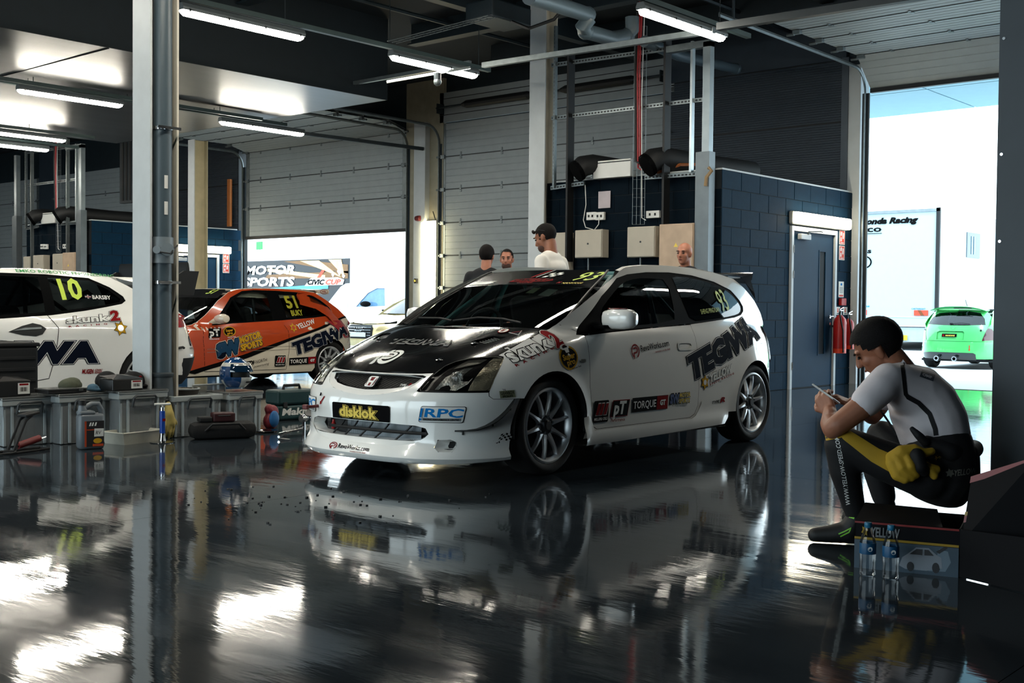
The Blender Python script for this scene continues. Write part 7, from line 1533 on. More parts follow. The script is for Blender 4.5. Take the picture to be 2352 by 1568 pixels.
project(man, tb, 'leg_lettering', PW, lambda m_, f: text(m_, 'WWW.YELLOW-SPEED.COM', lambda u, v: f(1954-.165*u*1.0-.0002*(u-60)**2-v*.95, 1160-u-v*.05), h=11, w=158, bold=.01), .004)
project(man, tb, 'hip_lettering', mat('print_dim', (120, 118, 110), .6), lambda m_, f: text(m_, 'YELLOW', lambda u, v: f(2192+u, 1093-.12*u-v), h=14, w=52, bold=.02, shear=.2), .004)
project(man, tb, 'hip_star', MATS['print_dim'], lambda m_, f: mark(m_, star6(2182, 1086, 11), f), .004)
project(man, tb, 'waist_lettering', SUITY, lambda m_, f: text(m_, 'Bettenick', lambda u, v: f(2192-u*.95, 1034+.27*u+v), h=11, w=48, bold=.02, shear=.2), .006)
# knotted yellow sleeves
mb = MB()
for pts in ([(2048, 1050, -.17, .026), (2070, 1037, -.19, .028), (2100, 1032, -.19, .024), (2122, 1040, -.19, .020), (2140, 1036, -.18, .016)], [(2050, 1062, -.18, .030), (2062, 1088, -.19, .030), (2078, 1098, -.20, .024)], [(2058, 1050, -.19, .022), (2072, 1072, -.21, .022), (2092, 1095, -.20, .022)], [(2080, 1045, -.20, .018), (2092, 1070, -.22, .020), (2104, 1090, -.20, .018)], [(2108, 1042, -.20, .018), (2100, 1062, -.21, .018)], [(2128, 1068, -.19, .016), (2138, 1082, -.19, .020), (2146, 1092, -.19, .018)], [(2140, 1072, -.19, .014), (2150, 1078, -.18, .02)]): limb(mb, [(S(x, y, d), r_) for x, y, d, r_ in pts], 10)
fuse('knotted_sleeve', mb, .0055, SUITY, man, 2)
mb = MB(); limb(mb, [(S(2105, 1045, -.21), .032), (S(2112, 1070, -.21), .034), (S(2122, 1082, -.2), .024)]); limb(mb, [(S(2130, 1015, -.10), .03), (S(2180, 1040, -.11), .045), (S(2225, 1040, -.02), .042), (S(2238, 1030, .1), .04)]); limb(mb, [(S(2232, 1050, -.03), .035), (S(2236, 1090, -.02), .03)])
fuse('waist_bundle', mb, .008, SUIT, man, 3)
mb = MB(); limb(mb, [(S(2095, 985, -.13), .012), (S(2110, 1000, -.14), .018), (S(2125, 1015, -.13), .02)]); fuse('braces_end', mb, .006, SUIT, man, 2)
# shoes
for k, (x, y, dx, nm) in enumerate(((1965, 1195, .03, 'shoe'), (2035, 1160, .47, 'shoe'))):
    a = S(x, y, dx); heel = V((a.x, a.y, .035)); dr_ = (left*.93+away*.2).normalized(); dr_.z = 0; mb = MB()
    limb(mb, [(a, .046), (V((a.x, a.y, .055))+dr_*.03, .05), (V((a.x, a.y, .04))+dr_*.1, .042), (V((a.x, a.y, .033))+dr_*.17, .033)]); limb(mb, [(heel-dr_*.03, .034), (heel+dr_*.03, .036)])
    mb.v = [(q[0], q[1], max(q[2], .004)) for q in mb.v]
    so2 = fuse(nm, mb, .006, BLK, man, 3)
    if k == 0:
        t2 = bvh(so2); LG = mat('shoe_lime', (120, 190, 60), .5)
        project(man, t2, 'shoe_stripe', LG, lambda m_, f: strip(m_, f, [(1926, 1226), (1940, 1220), (1955, 1212), (1950, 1222), (1930, 1232)], 3), .003); project(man, t2, 'shoe_tab', LG, lambda m_, f: strip(m_, f, [(1950, 1186), (1962, 1190)], 4), .003)
# phone in the near hand
ph = empty('phone', S(1893, 902, .04), label='pale smartphone held in both hands of the seated man', cat='phone')
a = S(1897, 904, .10); R = M4(((left*.8+upv*.55).normalized(), CR.cross(upv), V((0, 0, 1)))).transposed()
pd = (left*.5+upv*.45+away*.72).normalized(); pn = (CR*.55+upv*.75-away*.1); pn = (pn-pd*pn.dot(pd)).normalized(); pw = pd.cross(pn); PRm = M4((pd, pw, pn)).transposed()
MB().box(a, (.135, .067, .008), ch=.003, R=PRm).out('case', mat('phone_silver', (170, 172, 174), .3), ph, world=True)
MB().box(a+pn*.0045, (.115, .06, .001), R=PRm).out('screen', mat('phone_glass', (8, 9, 10), .08), ph, world=True)
# low crate he sits on
st = empty('low_stool', V((0, 0, 0)), label='low black stool under the seated man', cat='stool'); c = S(2148, 1120, .06); MB().box((c.x, c.y, max(.06, c.z-.22)), (.30, .30, .03), ch=.01).out('seat', BLK, st, world=True)
zs = max(.06, c.z-.22)
for i in (-1, 1):
    for j in (-1, 1): MB().cyl((c.x+.12*i, c.y+.12*j, 0), (c.x+.12*i, c.y+.12*j, zs), .015, n=8).out('leg', BLK, st, world=True)

# ---- four men talking behind the car
def stander(px, top, D, face_dir, label, shirt, skin=SKIN2, hairm=HAIRD, look=0., h=1.76, line=.03, grow=1.06, sleeves=True, slouch=0., beard=False, bald=False):
    q = atD(px, top, D); base = V((q.x, q.y, 0)); s = q.z/1.76; root = empty('person', base, label=label, cat='person')
    f = V(face_dir); f.z = 0; f.normalize(); l = V((0, 0, 1)).cross(f)
    def p(a, b, z): return base+f*(a*s)+l*(b*s)+V((0, 0, z*s))
    lk = (f-V((0, 0, 1))*look).normalized(); hd_ = MB(); c = p(.03+slouch, 0, 1.635-.02*look); hp_, hR_ = head(hd_, c, lk, V((0, 0, 1)), s*1.0)
    limb(hd_, [(hp_(-.025, 0, -.06), .056*s), (p(-.01+slouch*.6, 0, 1.46), .062*s)])
    limb(hd_, [(p(slouch*.4, 0, 1.42), .07*s), (p(0, 0, 1.2), .09*s), (p(0, 0, .95), .10*s)])
    for k in (1, -1):
        limb(hd_, [(p(slouch*.4, 0, 1.41), .05*s), (p(slouch*.4, .18*k, 1.41), .05*s), (p(0, .225*k, 1.28), .042*s), (p(0, .24*k, 1.15), .037*s), (p(.02, .24*k, 1.02), .031*s), (p(.03, .25*k, .94), .028*s)]); hand(hd_, p(.03, .25*k, .92), V((0, 0, -1)), -l*k, k, .3, s)
    fuse('body', hd_, .011, skin, root, 2)
    face(root, hp_, hR_, s, hairm)
    if not bald: hair(root, hp_, hR_, s, hairm, line=line, grow=grow)
    if beard: mb = MB(); mb.ball(hp_(.05, 0, -.075), (.05*s, .055*s, .045*s), 14, 9, hR_); mb.out('beard', mat('stubble', (70, 46, 38), .8), root, world=True, smooth=True)
    b = MB()
    for z, a, w_, o in ((1.43, .085, .17, slouch*.5), (1.36, .11, .20, slouch*.3), (1.25, .125, .19, 0), (1.12, .115, .165, 0), (1.0, .115, .165, 0), (.93, .12, .172, 0)): b.ball(p(o, 0, z), (a*s, w_*s, .09*s), 16, 10, M4((f, l, V((0, 0, 1)))).transposed())
    for k in (1, -1):
        limb(b, [(p(slouch*.4, .18*k, 1.41), .066*s), (p(0, .225*k, 1.28), .054*s), (p(0, .24*k, 1.15), .048*s)])
        if sleeves: limb(b, [(p(0, .24*k, 1.15), .047*s), (p(.03, .25*k, .96), .036*s)])
        else: limb(b, [(p(0, .24*k, 1.15), .04*s), (p(.02, .24*k, 1.03), .038*s)])
    fuse('top', b, .014, shirt, root, 6)
    b = MB(); b.ball(p(0, 0, .92), (.13*s, .175*s, .12*s), 16, 10, M4((f, l, V((0, 0, 1)))).transposed())
    for k in (1, -1): limb(b, [(p(0, .09*k, .88), .092*s), (p(.01, .10*k, .5), .066*s), (p(-.01, .11*k, .09), .050*s)])
    fuse('trousers', b, .016, DEN, root, 3)
    for k in (1, -1): b = MB(); limb(b, [(p(-.04, .11*k, .045), .045*s), (p(.08, .11*k, .04), .04*s), (p(.17, .12*k, .035), .032*s)]); b.v = [(x, y, max(z, .003)) for x, y, z in b.v]; fuse('shoe', b, .012, BLK, root, 2)
    return root, p, hp_, hR_
stander(1117, 562, 12.4, CF*.95+CR*.25, 'man in a dark jacket seen from behind, beside the closed door', JKT, SKIN2, HAIRD, grow=1.10, line=.04)
stander(1165, 572, 13.3, -CF+CR*-.12, 'short haired bearded man facing the viewer behind the dark jacket', JKT, SKIN2, HAIRD, beard=True, line=.055, grow=1.03)
r, p_, hp_, hR_ = stander(1272, 511, 10.6, -CR*.86+CF*.5, 'man in a white T-shirt looking down, sunglasses on his head', mat('white_tee', (226, 222, 214), .8, var=.04), SKIN, HAIRD, look=.38, sleeves=False, slouch=.05, beard=True, line=.05, grow=1.04)
mb = MB()
for k in (1, -1): mb.ball(hp_(.082, .032*k, .085), (.01, .03, .02), 12, 8, hR_); mb.tube([hp_(.075, .06*k, .08), hp_(.0, .082*k, .07), hp_(-.05, .078*k, .04)], .003, n=5)
mb.out('sunglasses', BLK, label='dark sunglasses pushed up on the head of the T-shirt man', cat='glasses', smooth=True)
stander(1575, 557, 12.4, -CF*.8-CR*.55, 'bald man in a dark jacket before the tall beige cabinet', JKT, SKIN2, HAIRD, bald=True)
# ============================================================ crates and kit beside the drainpipe column
CRT = glass('crate_plastic', (.74, .78, .80), .6, .25, body=.36, bodycol=(.40, .43, .44)); CRR = mat('crate_rim', (150, 156, 156), .4, var=.06)
DK = mat('dark_kit', (16, 17, 19), .7); CRH = mat('crate_handle', (58, 62, 64), .5)
def crate(xl, xr, yt, yb, label, d=.29, load=0):
    b = onZ(xl, yb); Y = b.y; xa = b.x; xb = onY(xr, yb, Y).x; h = onY((xl+xr)/2, yt, Y).z; w = xb-xa-.03; c = V(((xa+xb)/2, Y+d/2, 0))
    r = empty('storage_crate', c, label=label, cat='crate'); t = .94
    def fr(z): k = lerp(t, 1, z/h); return w/2*k, d/2*k
    mb = MB(); a0, b0 = fr(0); a1, b1 = fr(h); vs = []; q = [(-1, -1), (1, -1), (1, 1), (-1, 1)]
    for z, o in ((.004, 0), (h, 0), (h, -.004), (.008, -.004)):
        a, e = fr(z); vs += [(i*(a+o), j*(e+o), z) for i, j in q]
    mb.add(vs, [(k*4+i, k*4+(i+1) % 4, k*4+4+(i+1) % 4, k*4+4+i) for k in range(3) for i in range(4)]+[(3, 2, 1, 0), (12, 13, 14, 15)]); mb.out('tub', CRT, r)
    mb = MB(); mb.box((0, -b1, h-.02), (2*a1+.02, .02, .045), ch=.006); mb.box((0, b1, h-.02), (2*a1+.02, .02, .045), ch=.006); mb.box((-a1, 0, h-.02), (.02, 2*b1, .045), ch=.006); mb.box((a1, 0, h-.02), (.02, 2*b1, .045), ch=.006); mb.out('rim', CRR, r)['kind'] = 'stuff'
    for x in (-.32, .32): MB().box((x*w, -b1*.985, h*.45), (.022, .012, h*.86), ch=.004).out('corner_rib', mat('rib_pale', (150, 160, 164), .4), r)
    for x in (-a0-.0, a0): MB().box((x*.985, -b0*1.0, h*.46), (.02, .014, h*.9), ch=.005).out('corner_rib', MATS['rib_pale'], r)
    mb = MB(); mb.tube([(-.24*w, -b1-.01, h-.10), (-.24*w, -b1-.03, h-.035), (-.2*w, -b1-.035, h-.02), (.2*w, -b1-.035, h-.02), (.24*w, -b1-.03, h-.035), (.24*w, -b1-.01, h-.10)], .010, n=7); mb.out('handle', CRH, r, smooth=True)
    rnd = random.Random(load)
    for k in range(6 if load else 0):
        mb = MB(); ww, hh = rnd.uniform(.06, .14), rnd.uniform(.10, h*.75); mb.box((rnd.uniform(-.3, .3)*w, rnd.uniform(-.06, .12), .012+hh/2), (ww, rnd.uniform(.06, .12), hh), rz=rnd.uniform(-.5, .5), ch=.012); mb.out('content', mat('content_%d' % (k % 3), ((30, 34, 38), (60, 62, 60), (18, 20, 24))[k % 3], .7), r)
    return r, c, h, w, d
c1 = crate(2, 128, 917, 1028, 'clear crate under the black chest, leftmost of the row', load=1)
c2 = crate(133, 264, 909, 1022, 'clear crate behind the oil can, second in the row', load=2)
c3 = crate(270, 385, 902, 1016, 'clear crate before the drainpipe column with a grey handle', load=3)
c4 = crate(396, 512, 908, 1006, 'clear crate with yellow gloves at its side', load=4)
c5 = crate(524, 603, 905, 996, 'clear crate carrying the helmet, rightmost of the row', load=5)
def top(c, px, off=.0): return V((onY(px, 900, c[1].y+off).x, c[1].y+off, c[2]))
LID = glass('lid_plastic', (.7, .72, .72), .8, .15, body=.3, bodycol=(.25, .26, .26))
for c, l in ((c1, 'flat clear lid on the leftmost crate'), (c2, 'flat clear lid on the crate behind the oil can'), (c3, 'flat clear lid on the crate before the drainpipe column'), (c5, 'flat clear lid under the helmet')):
    r = empty('crate_lid', c[1]+V((0, 0, c[2])), label=l, cat='lid'); MB().box((0, 0, .012), (c[3]+.03, c[4]+.03, .02), ch=.006).out('panel', LID, r)
    for s in (-1, 1): MB().box((0, s*(c[4]/2+.008), .008), (c[3]+.03, .014, .018), ch=.004).out('edge', CRR, r)
Z1 = .024
# cartons with a shop label
def carton(c, xl, xr, h, label, off, tilt=.0):
    a = top(c, xl, off); b = top(c, xr, off); z = c[2]+Z1; w = b.x-a.x; r = empty('black_carton', ((a.x+b.x)/2, a.y, z), .06, label=label, cat='box')
    MB().box((0, .09, h/2), (w, .18, h), ch=.006).out('body', mat('carton_black', (13, 13, 14), .3), r); mb = MB(); mb.add([(-w/2, 0, h), (w/2, 0, h), (w/2, .18, h+.02), (-w/2, .18, h+.02), (-w*.2, .06, h+.035)], [(0, 1, 4), (1, 2, 4), (2, 3, 4), (3, 0, 4)]); mb.out('crumpled_top', MATS['carton_black'], r)
    MB().box((w*.28, -.002, h*.5), (w*.36, .002, h*.72)).out('label_sheet', WHITE, r); mb = MB(); mark(mb, [(w*.14, .70*h), (w*.42, .70*h), (w*.42, .82*h), (w*.14, .82*h)], lambda u, v: V((u, -.0036, v))); mb.out('red_band', PR, r, smooth='open')
    for k in range(8): mb = MB(); x = w*(.16+.028*k); mark(mb, [(x, .3*h), (x+w*(.010+.006*(k % 3)), .3*h), (x+w*(.010+.006*(k % 3)), .58*h), (x, .58*h)], lambda u, v: V((u, -.0036, v))); mb.out('barcode_bar', PB, r, smooth='open')
carton(c1, -6, 72, .11, 'black carton with a white label on the leftmost crate', -.12)
carton(c3, 258, 330, .085, 'black carton with a white label before the drainpipe column', -.13)
# black chest standing behind the first crate
p = onZ(-10, 1012); r = empty('black_chest', (3.95, p.y+.7, 0), label='tall black ribbed chest at the left edge behind the crates', cat='chest')
Yc = c1[1].y+.36; a = onY(-30, 800, Yc); b = onY(89, 800, Yc); h = onY(45, 787, Yc).z
MB().span((a.x, Yc, .004), (b.x, Yc+.5, h-.03), ch=.02).out('body', DK, r, world=True)
MB().span((a.x-.01, Yc-.01, h-.03), (b.x+.01, Yc+.51, h), ch=.01).out('lid', DK, r, world=True)
for k in range(5): MB().span((a.x+.03, Yc-.012, h*.35+k*.085), (b.x-.03, Yc, h*.35+k*.085+.025), ch=.004).out('rib', DK, r, world=True)
# soft things on the crates
def lump(name, c, px, off, pts, m, label, cat, vox=.008):
    a = top(c, px, off)+V((0, 0, Z1)); mb = MB()
    for (x, y, z, rx, ry, rz) in pts: mb.ball(a+V((x, y, z)), (rx, ry, rz), 14, 10)
    mb.v = [(q[0], q[1], max(q[2], a.z+.002)) for q in mb.v]
    r = empty(name, a, label=label, cat=cat); fuse('cloth', mb, vox, m, r, 2); return r, a
lump('cloth_hat', c2, 160, .05, [(0, 0, .04, .085, .08, .06), (.02, 0, .07, .06, .06, .035), (.06, .01, .045, .04, .05, .035)], mat('cloth_olive', (74, 78, 62), .9, bump=.3), 'olive cloth hat on the crate behind the oil can', 'hat')
lump('blue_rag', c2, 222, -.06, [(0, 0, .015, .08, .07, .018), (-.03, 0, .03, .04, .05, .028), (.05, .01, .012, .06, .05, .014)], mat('cloth_blue', (62, 92, 110), .9, bump=.3), 'crumpled blue rag beside the drainpipe column', 'rag')
r, a = lump('baseball_cap', c3, 305, .06, [(0, 0, .055, .095, .08, .075), (.03, 0, .09, .05, .055, .03)], mat('cloth_black', (12, 12, 13), .9, bump=.2), 'black cap with a red mark on the crate by the column', 'cap'); mb = MB(); mb.ball(a+V((.02, -.075, .09)), (.014, .006, .008), 8, 6); mb.out('red_mark', PR, r, world=True); mb = MB(); mb.ball(a+V((.10, -.03, .02)), (.08, .07, .012), 12, 6); mb.out('peak', MATS['cloth_black'], r, world=True, smooth=True)
lump('baseball_cap', c2, 245, .10, [(0, 0, .06, .09, .08, .08), (-.02, 0, .1, .05, .05, .03)], MATS['cloth_black'], 'black cap left of the cap with the red mark', 'cap')
a = top(c2, 140, -.02)+V((0, 0, Z1)); r = empty('parts_case', a, label='thin clear parts case lying on the second crate', cat='case'); MB().box((0, 0, .014), (.30, .2, .026), ch=.006).out('tray', DK, r); MB().box((0, 0, .031), (.31, .21, .008), ch=.003).out('lid', LID, r); MB().box((.1, -.107, .025), (.03, .008, .02)).out('latch', CRH, r)
# oil can
g = onZ(207, 1030); r = empty('oil_can', g, RAD(-12), label='grey oil can with an orange label and a RV note', cat='oil can'); OIL = mat('oil_grey', (96, 104, 110), .4, var=.06)
mb = MB(); mb.box((0, 0, .125), (.175, .11, .25), ch=.022); mb.box((-.03, 0, .255), (.11, .10, .03), ch=.012); mb.rings([((-.05, 0, .25), .04), ((-.055, 0, .30), .026), ((-.055, 0, .315), .022)], 14); mb.out('bottle', OIL, r, smooth=True, angle=RAD(50))
mb = MB(); mb.rings([((.07, 0, .20), .018), ((.078, 0, .27), .020), ((.055, 0, .315), .020), ((.01, 0, .315), .020), ((-.04, 0, .285), .022)], 10); mb.out('handle', OIL, r, smooth=True)
MB().cyl((-.055, 0, .31), (-.055, 0, .345), .027, n=18).out('cap', BLK, r)
f = lambda k: (lambda u, v: V((u, -.0565-.0008*k, v))); mb = MB(); mark(mb, [(-.05, .02), (.08, .02), (.08, .20), (-.05, .20)], f(0)); mb.out('label_field', mat('label_dark', (34, 32, 34), .5), r, smooth='open')
for q in ([(-.055, .02), (-.042, .02), (-.042, .2), (-.055, .2)], [(-.04, .135), (.07, .135), (.07, .142), (-.04, .142)], [(0, .022), (.075, .022), (.075, .038), (0, .038)]): mb = MB(); mark(mb, q, f(1)); mb.out('label_bar', mat('label_orange', (176, 66, 30), .5), r, smooth='open')
for a_ in (-.025, -.008, .012): mb = MB(); mark(mb, [(a_, .165), (a_+.011, .165), (a_+.018, .19), (a_+.008, .19)], f(1)); mb.out('emblem_bar', PW, r, smooth='open')
mb = MB(); mark(mb, [(.01, .09), (.075, .09), (.077, .145), (.012, .147)], f(2)); mb.out('note', WHITE, r, smooth='open'); mb = MB(); text(mb, 'RV', lambda u, v: f(3)(.02+u, .105+v), h=.026, w=.04, bold=0, shear=.2); mb.out('note_lettering', PB, r, smooth='open')
mb = MB(); mark(mb, disc(.035, .06, .03, .018), f(1)); mb.out('label_picture', PGLD, r, smooth='open')
# white tray
a = onZ(300, 1024); b = onZ(372, 1010); r = empty('white_tray', onZ(305, 1015), RAD(10), label='shallow off-white tray on the floor beside the oil can', cat='tray')
mb = MB(); w, d, h = .38, .24, .085; vs = []
for z, k in ((0, .88), (h, 1), (h, .95), (.008, .83)): vs += [(i*w/2*k, j*d/2*k, z) for i, j in ((-1, -1), (1, -1), (1, 1), (-1, 1))]
mb.add(vs, [(k*4+i, k*4+(i+1) % 4, k*4+4+(i+1) % 4, k*4+4+i) for k in range(3) for i in range(4)]+[(3, 2, 1, 0), (12, 13, 14, 15)]); mb.out('basin', mat('tray_white', (196, 194, 180), .5, var=.12, scale=12), r); mb = MB(); mb.tube([(-w/2, -d/2, h), (w/2, -d/2, h), (w/2, d/2, h), (-w/2, d/2, h), (-w/2, -d/2, h)], .006, n=6); mb.out('rolled_edge', MATS['tray_white'], r, smooth=True)
# blue hand pump
g = onZ(373, 1016); r = empty('hand_pump', g, label='blue upright hand pump with a chrome foot', cat='pump')
mb = MB(); mb.lathe([(0, 0), (.09, 0), (.092, .006), (.03, .014), (.022, .05), (.022, .07), (0, .07)], n=24); mb.out('foot', CHROME, r, smooth=True)
MB().cyl((0, 0, .07), (0, 0, .235), .020, n=18).out('barrel', mat('pump_blue', (16, 66, 160), .3), r, smooth=True); MB().cyl((0, 0, .235), (0, 0, .262), .015, n=14).out('collar', CHROME, r, smooth=True)
mb = MB(); mb.cyl((0, 0, .26), (0, 0, .285), .006, n=8); mb.cyl((-.055, .02, .285), (.055, -.02, .285), .009, n=8); mb.out('t_handle', WHITE, r); MB().box((.0, -.0215, .17), (.024, .002, .02)).out('sticker', PR, r)
# yellow gloves
g = c4[1]+V((-c4[3]/2-.035, -.12, 0)); r = empty('yellow_gloves', g, label='yellow work gloves hanging beside the crate', cat='gloves'); YG = mat('glove_yellow', (178, 158, 88), .8, bump=.2)
mb = MB(); limb(mb, [(g+V((0, 0, .26)), .022), (g+V((-.01, -.02, .19)), .04), (g+V((.01, -.02, .12)), .035)]); hand(mb, g+V((0, -.02, .18)), (-.1, -.1, -1), (0, 1, 0), 1, .25, 1.15); fuse('glove', mb, .006, YG, r, 2)
mb = MB(); limb(mb, [(g+V((.03, .03, .21)), .03), (g+V((.02, .02, .08)), .035)]); fuse('glove', mb, .008, YG, r, 2)
# foot pump
g = onZ(58, 1038); r = empty('foot_pump', g, RAD(14), label='black foot pump with a coiled hose before the leftmost crate', cat='pump')
mb = MB(); mb.tube([(-.16, -.05, .012), (.16, -.05, .012), (.16, .05, .012), (-.16, .05, .012), (-.16, -.05, .012)], .009, n=6); mb.out('base_frame', DK, r)
for s in (-.03, .03): mb = MB(); mb.tube([(-.12, s, .02), (-.02, s, .22), (.03, s, .25)], .009, n=6); mb.out('lever', DK, r)
MB().box((.03, 0, .26), (.12, .09, .018), ch=.005, R=M4.Rotation(RAD(-8), 3, 'Y')).out('pedal', DK, r); mb = MB(); mb.cyl((-.06, 0, .05), (.12, 0, .085), .024, n=12); mb.out('cylinder', mat('pump_red', (110, 26, 26), .4), r, smooth=True); MB().cyl((.12, 0, .085), (.17, 0, .095), .01, n=8).out('rod', CHROME, r)
mb = MB(); mb.tube([(-.06, 0, .05)]+[(-.2+.10*cos(t), -.02+.06*sin(t), .012+.01*k/12) for k, t in enumerate([2*pi*j/8 for j in range(13)])], .007, n=6); mb.out('hose', BLK, r, smooth=True)
MB().box((.03, 0, .285), (.16, .012, .01)).out('gauge_bar', CRR, r)
# black holdall and a dark red tool case on it
a = onZ(440, 1012); b = onZ(592, 1006); c = (a+b)/2; L = (b-a).length; an = atan2(b.y-a.y, b.x-a.x); r = empty('holdall', c, an, label='flat black holdall on the floor before the crates', cat='bag')
mb = MB(); mb.box((0, .09, .065), (L, .20, .125), ch=.05); mb.out('bag', mat('holdall_black', (11, 11, 12), .85, bump=.3), r, smooth=True); mb = MB(); mb.tube([(-L*.3, -.01, .07), (-L*.2, -.03, .12), (L*.2, -.03, .12), (L*.3, -.01, .07)], .010, n=6); mb.out('strap', BLK, r, smooth=True)
r = empty('tool_case', c+V((0, .07, .13)), an, label='dark red tool case lying on the black holdall', cat='case'); MB().box((.03, .03, .035), (.17, .12, .07), ch=.012).out('shell', mat('case_darkred', (52, 18, 22), .5), r); MB().box((-.11, .02, .022), (.10, .1, .04), ch=.01).out('pouch', DK, r); mb = MB(); mb.tube([(-.02, -.035, .05), (-.02, -.05, .05), (.07, -.05, .05), (.07, -.035, .05)], .006, n=5); mb.out('handle', BLK, r)
# open lid leaning on the fourth crate
a = top(c4, 484, .02); r = empty('crate_lid', a, label='clear lid standing on edge between the last two crates', cat='lid'); q = onY(447, 885, a.y), onY(521, 940, a.y)
MB().span((q[0].x, a.y+.02, c4[2]+.002), (q[1].x, a.y+.035, q[0].z), ch=.012).out('panel', LID, r, world=True); mb = MB(); mb.tube([(q[0].x, a.y+.027, c4[2]+.008), (q[0].x, a.y+.027, q[0].z), (q[1].x, a.y+.027, q[0].z), (q[1].x, a.y+.027, c4[2]+.008)], .008, n=6); mb.out('edge', CRR, r, world=True, smooth=True)
r = empty('round_tub', top(c4, 425, .05), label='low brown tub on the fourth crate', cat='tub'); mb = MB(); mb.lathe([(0, .0), (.10, .0), (.11, .035), (.113, .04), (.1, .042), (0, .042)], n=24); mb.out('tub', mat('tub_brown', (72, 66, 60), .5), r, smooth=True); mb = MB(); mb.lathe([(.1, .040), (.118, .04), (.118, .048), (.1, .048)], n=24); mb.out('tub_rim', CRR, r)
# helmet
a = top(c5, 540, -.02)+V((0, 0, Z1)); hd = empty('racing_helmet', a, label='blue and white full-face racing helmet on the rightmost crate', cat='helmet')
HBL = mat('helmet_blue', (20, 62, 110), .12, coat=1.); HWH = mat('helmet_white', (206, 206, 200), .15, coat=1.); ff = V((CR.x*.86-CF.x*.45, CR.y*.86-CF.y*.45, 0)).normalized(); ll = V((-ff.y, ff.x, 0))
def hs(th, ph, o=0.):
    """helmet shell: th from the crown, ph from the front"""
    x = sin(th)*cos(ph); y = sin(th)*sin(ph); z = cos(th); rx = .135+.02*max(0, x)*(1-abs(z)); rz = .135 if z > 0 else .145
    if x > 0 and z < -.1: x *= 1.0+.10*min(1, (-z-.1)*2.5)
    return ff*((rx+o)*x)+ll*((.112+o)*y)+V((0, 0, .142+(rz+o)*z*.95))
mb = MB(); nu, nv = 40, 26
def vis(th, ph): ph = (ph+pi) % (2*pi)-pi; return RAD(70) < th < RAD(104) and abs(ph) < RAD(68)
vs = [hs(RAD(4)+(RAD(146)-RAD(4))*j/nv, 2*pi*i/nu) for j in range(nv+1) for i in range(nu)]
for j in range(nv):
    for i in range(nu):
        th = RAD(4)+(RAD(146)-RAD(4))*(j+.5)/nv; ph = 2*pi*(i+.5)/nu; phn = (ph+pi) % (2*pi)-pi
        if vis(th, ph): continue
        mb.cur = 1 if (RAD(48) < th < RAD(64) or (th > RAD(104) and abs(phn) < RAD(40)) or (th > RAD(112) and abs(phn) > RAD(70) and sin(ph*5) > .2)) else 0
        mb.add([vs[j*nu+i], vs[(j+1)*nu+i], vs[(j+1)*nu+(i+1) % nu], vs[j*nu+(i+1) % nu]], [(0, 1, 2, 3)])
mb.add([vs[i] for i in range(nu)], [tuple(range(nu))]); mb.out('shell', [HBL, HWH], hd, smooth=True, angle=RAD(60))
def hz(name, t0, t1, p0, p1, o, m, n=24): mb = MB(); mb.grid(lambda u, v: hs(RAD(lerp(t0, t1, v)), RAD(lerp(p0, p1, u)), o), n, 6); return mb.out(name, m, hd, smooth=True)
hz('eye_opening', 70, 104, -68, 68, -.02, BLK); hz('visor', 56, 84, -72, 72, .010, mat('visor_blue', (14, 38, 60), .06, coat=1.)); hz('visor_strip', 52, 62, -60, 60, .012, HWH)
mb = MB(); text(mb, 'WWW.TEGIWAIMPORTS.COM', lambda u, v: hs(RAD(58.8-v), RAD(-45+u), .014)*1.0, h=3.2, w=90, bold=.04); mb.out('visor_lettering', PB, hd, smooth='open')
hz('neck_roll', 140, 152, 0, 360, -.012, BLK, 36); mb = MB(); mb.ball(hs(RAD(100), RAD(75), .002), (.02, .02, .025), 10, 8); mb.out('visor_pivot', HWH, hd, smooth=True); hz('vent', 116, 122, -16, 16, .004, BLK, 8)
mb = MB(); mark(mb, disc(0, 0, 8, 8, 14), lambda u, v: hs(RAD(100-v), RAD(112+u), .003)); mb.out('round_logo', PW, hd, smooth='open')
for k in range(6): hz('helmet_flash', 108+4*k, 110+4*k, 60, 130-8*k, .002, HBL if k % 2 else HWH, 10)
# bag, disc, power tool case and jack parts by the bumper
g = onZ(622, 986); r = empty('carrier_bag', g, label='red and blue plastic bag between the crates and the tool case', cat='bag'); mb = MB()
for x, y, z, rr in ((0, 0, .07, .07), (.02, .01, .14, .06), (-.02, 0, .17, .04)): mb.ball(g+V((x, y, z)), (rr, rr*.8, rr*1.05), 12, 8)
fuse('bag', mb, .008, mat('bag_red', (120, 30, 40), .5, bump=.5), r, 1); mb = MB(); mb.ball(g+V((.0, -.045, .09)), (.05, .025, .07), 12, 8); fuse('blue_panel', mb, .006, mat('bag_blue', (34, 96, 150), .4), r, 1)
g = onZ(610, 992); r = empty('steel_dish', g, label='shiny round dish on the floor by the plastic bag', cat='dish'); mb = MB(); mb.lathe([(0, .004), (.08, .004), (.10, .012), (.102, .016), (.08, .010), (0, .010)], n=28); mb.out('dish', CHROME, r, smooth=True)
a = onZ(636, 966); c = V((a.x+.2, a.y+.05, 0)); r = empty('power_tool_case', c, RAD(-4), label='dark teal power tool case half hidden by the bumper', cat='case')
TQ = mat('case_teal', (18, 54, 56), .4); MB().box((0, 0, .07), (.42, .22, .13), ch=.02).out('base_shell', TQ, r); MB().box((0, 0, .205), (.42, .22, .13), ch=.02).out('lid_shell', TQ, r); mb = MB(); mb.tube([(-.09, -.0, .27), (-.08, 0, .305), (.08, 0, .305), (.09, 0, .27)], .014, n=8); mb.out('handle', DK, r, smooth=True)
for x in (-.14, .14): MB().box((x, -.114, .14), (.04, .012, .05), ch=.003).out('latch', DK, r)
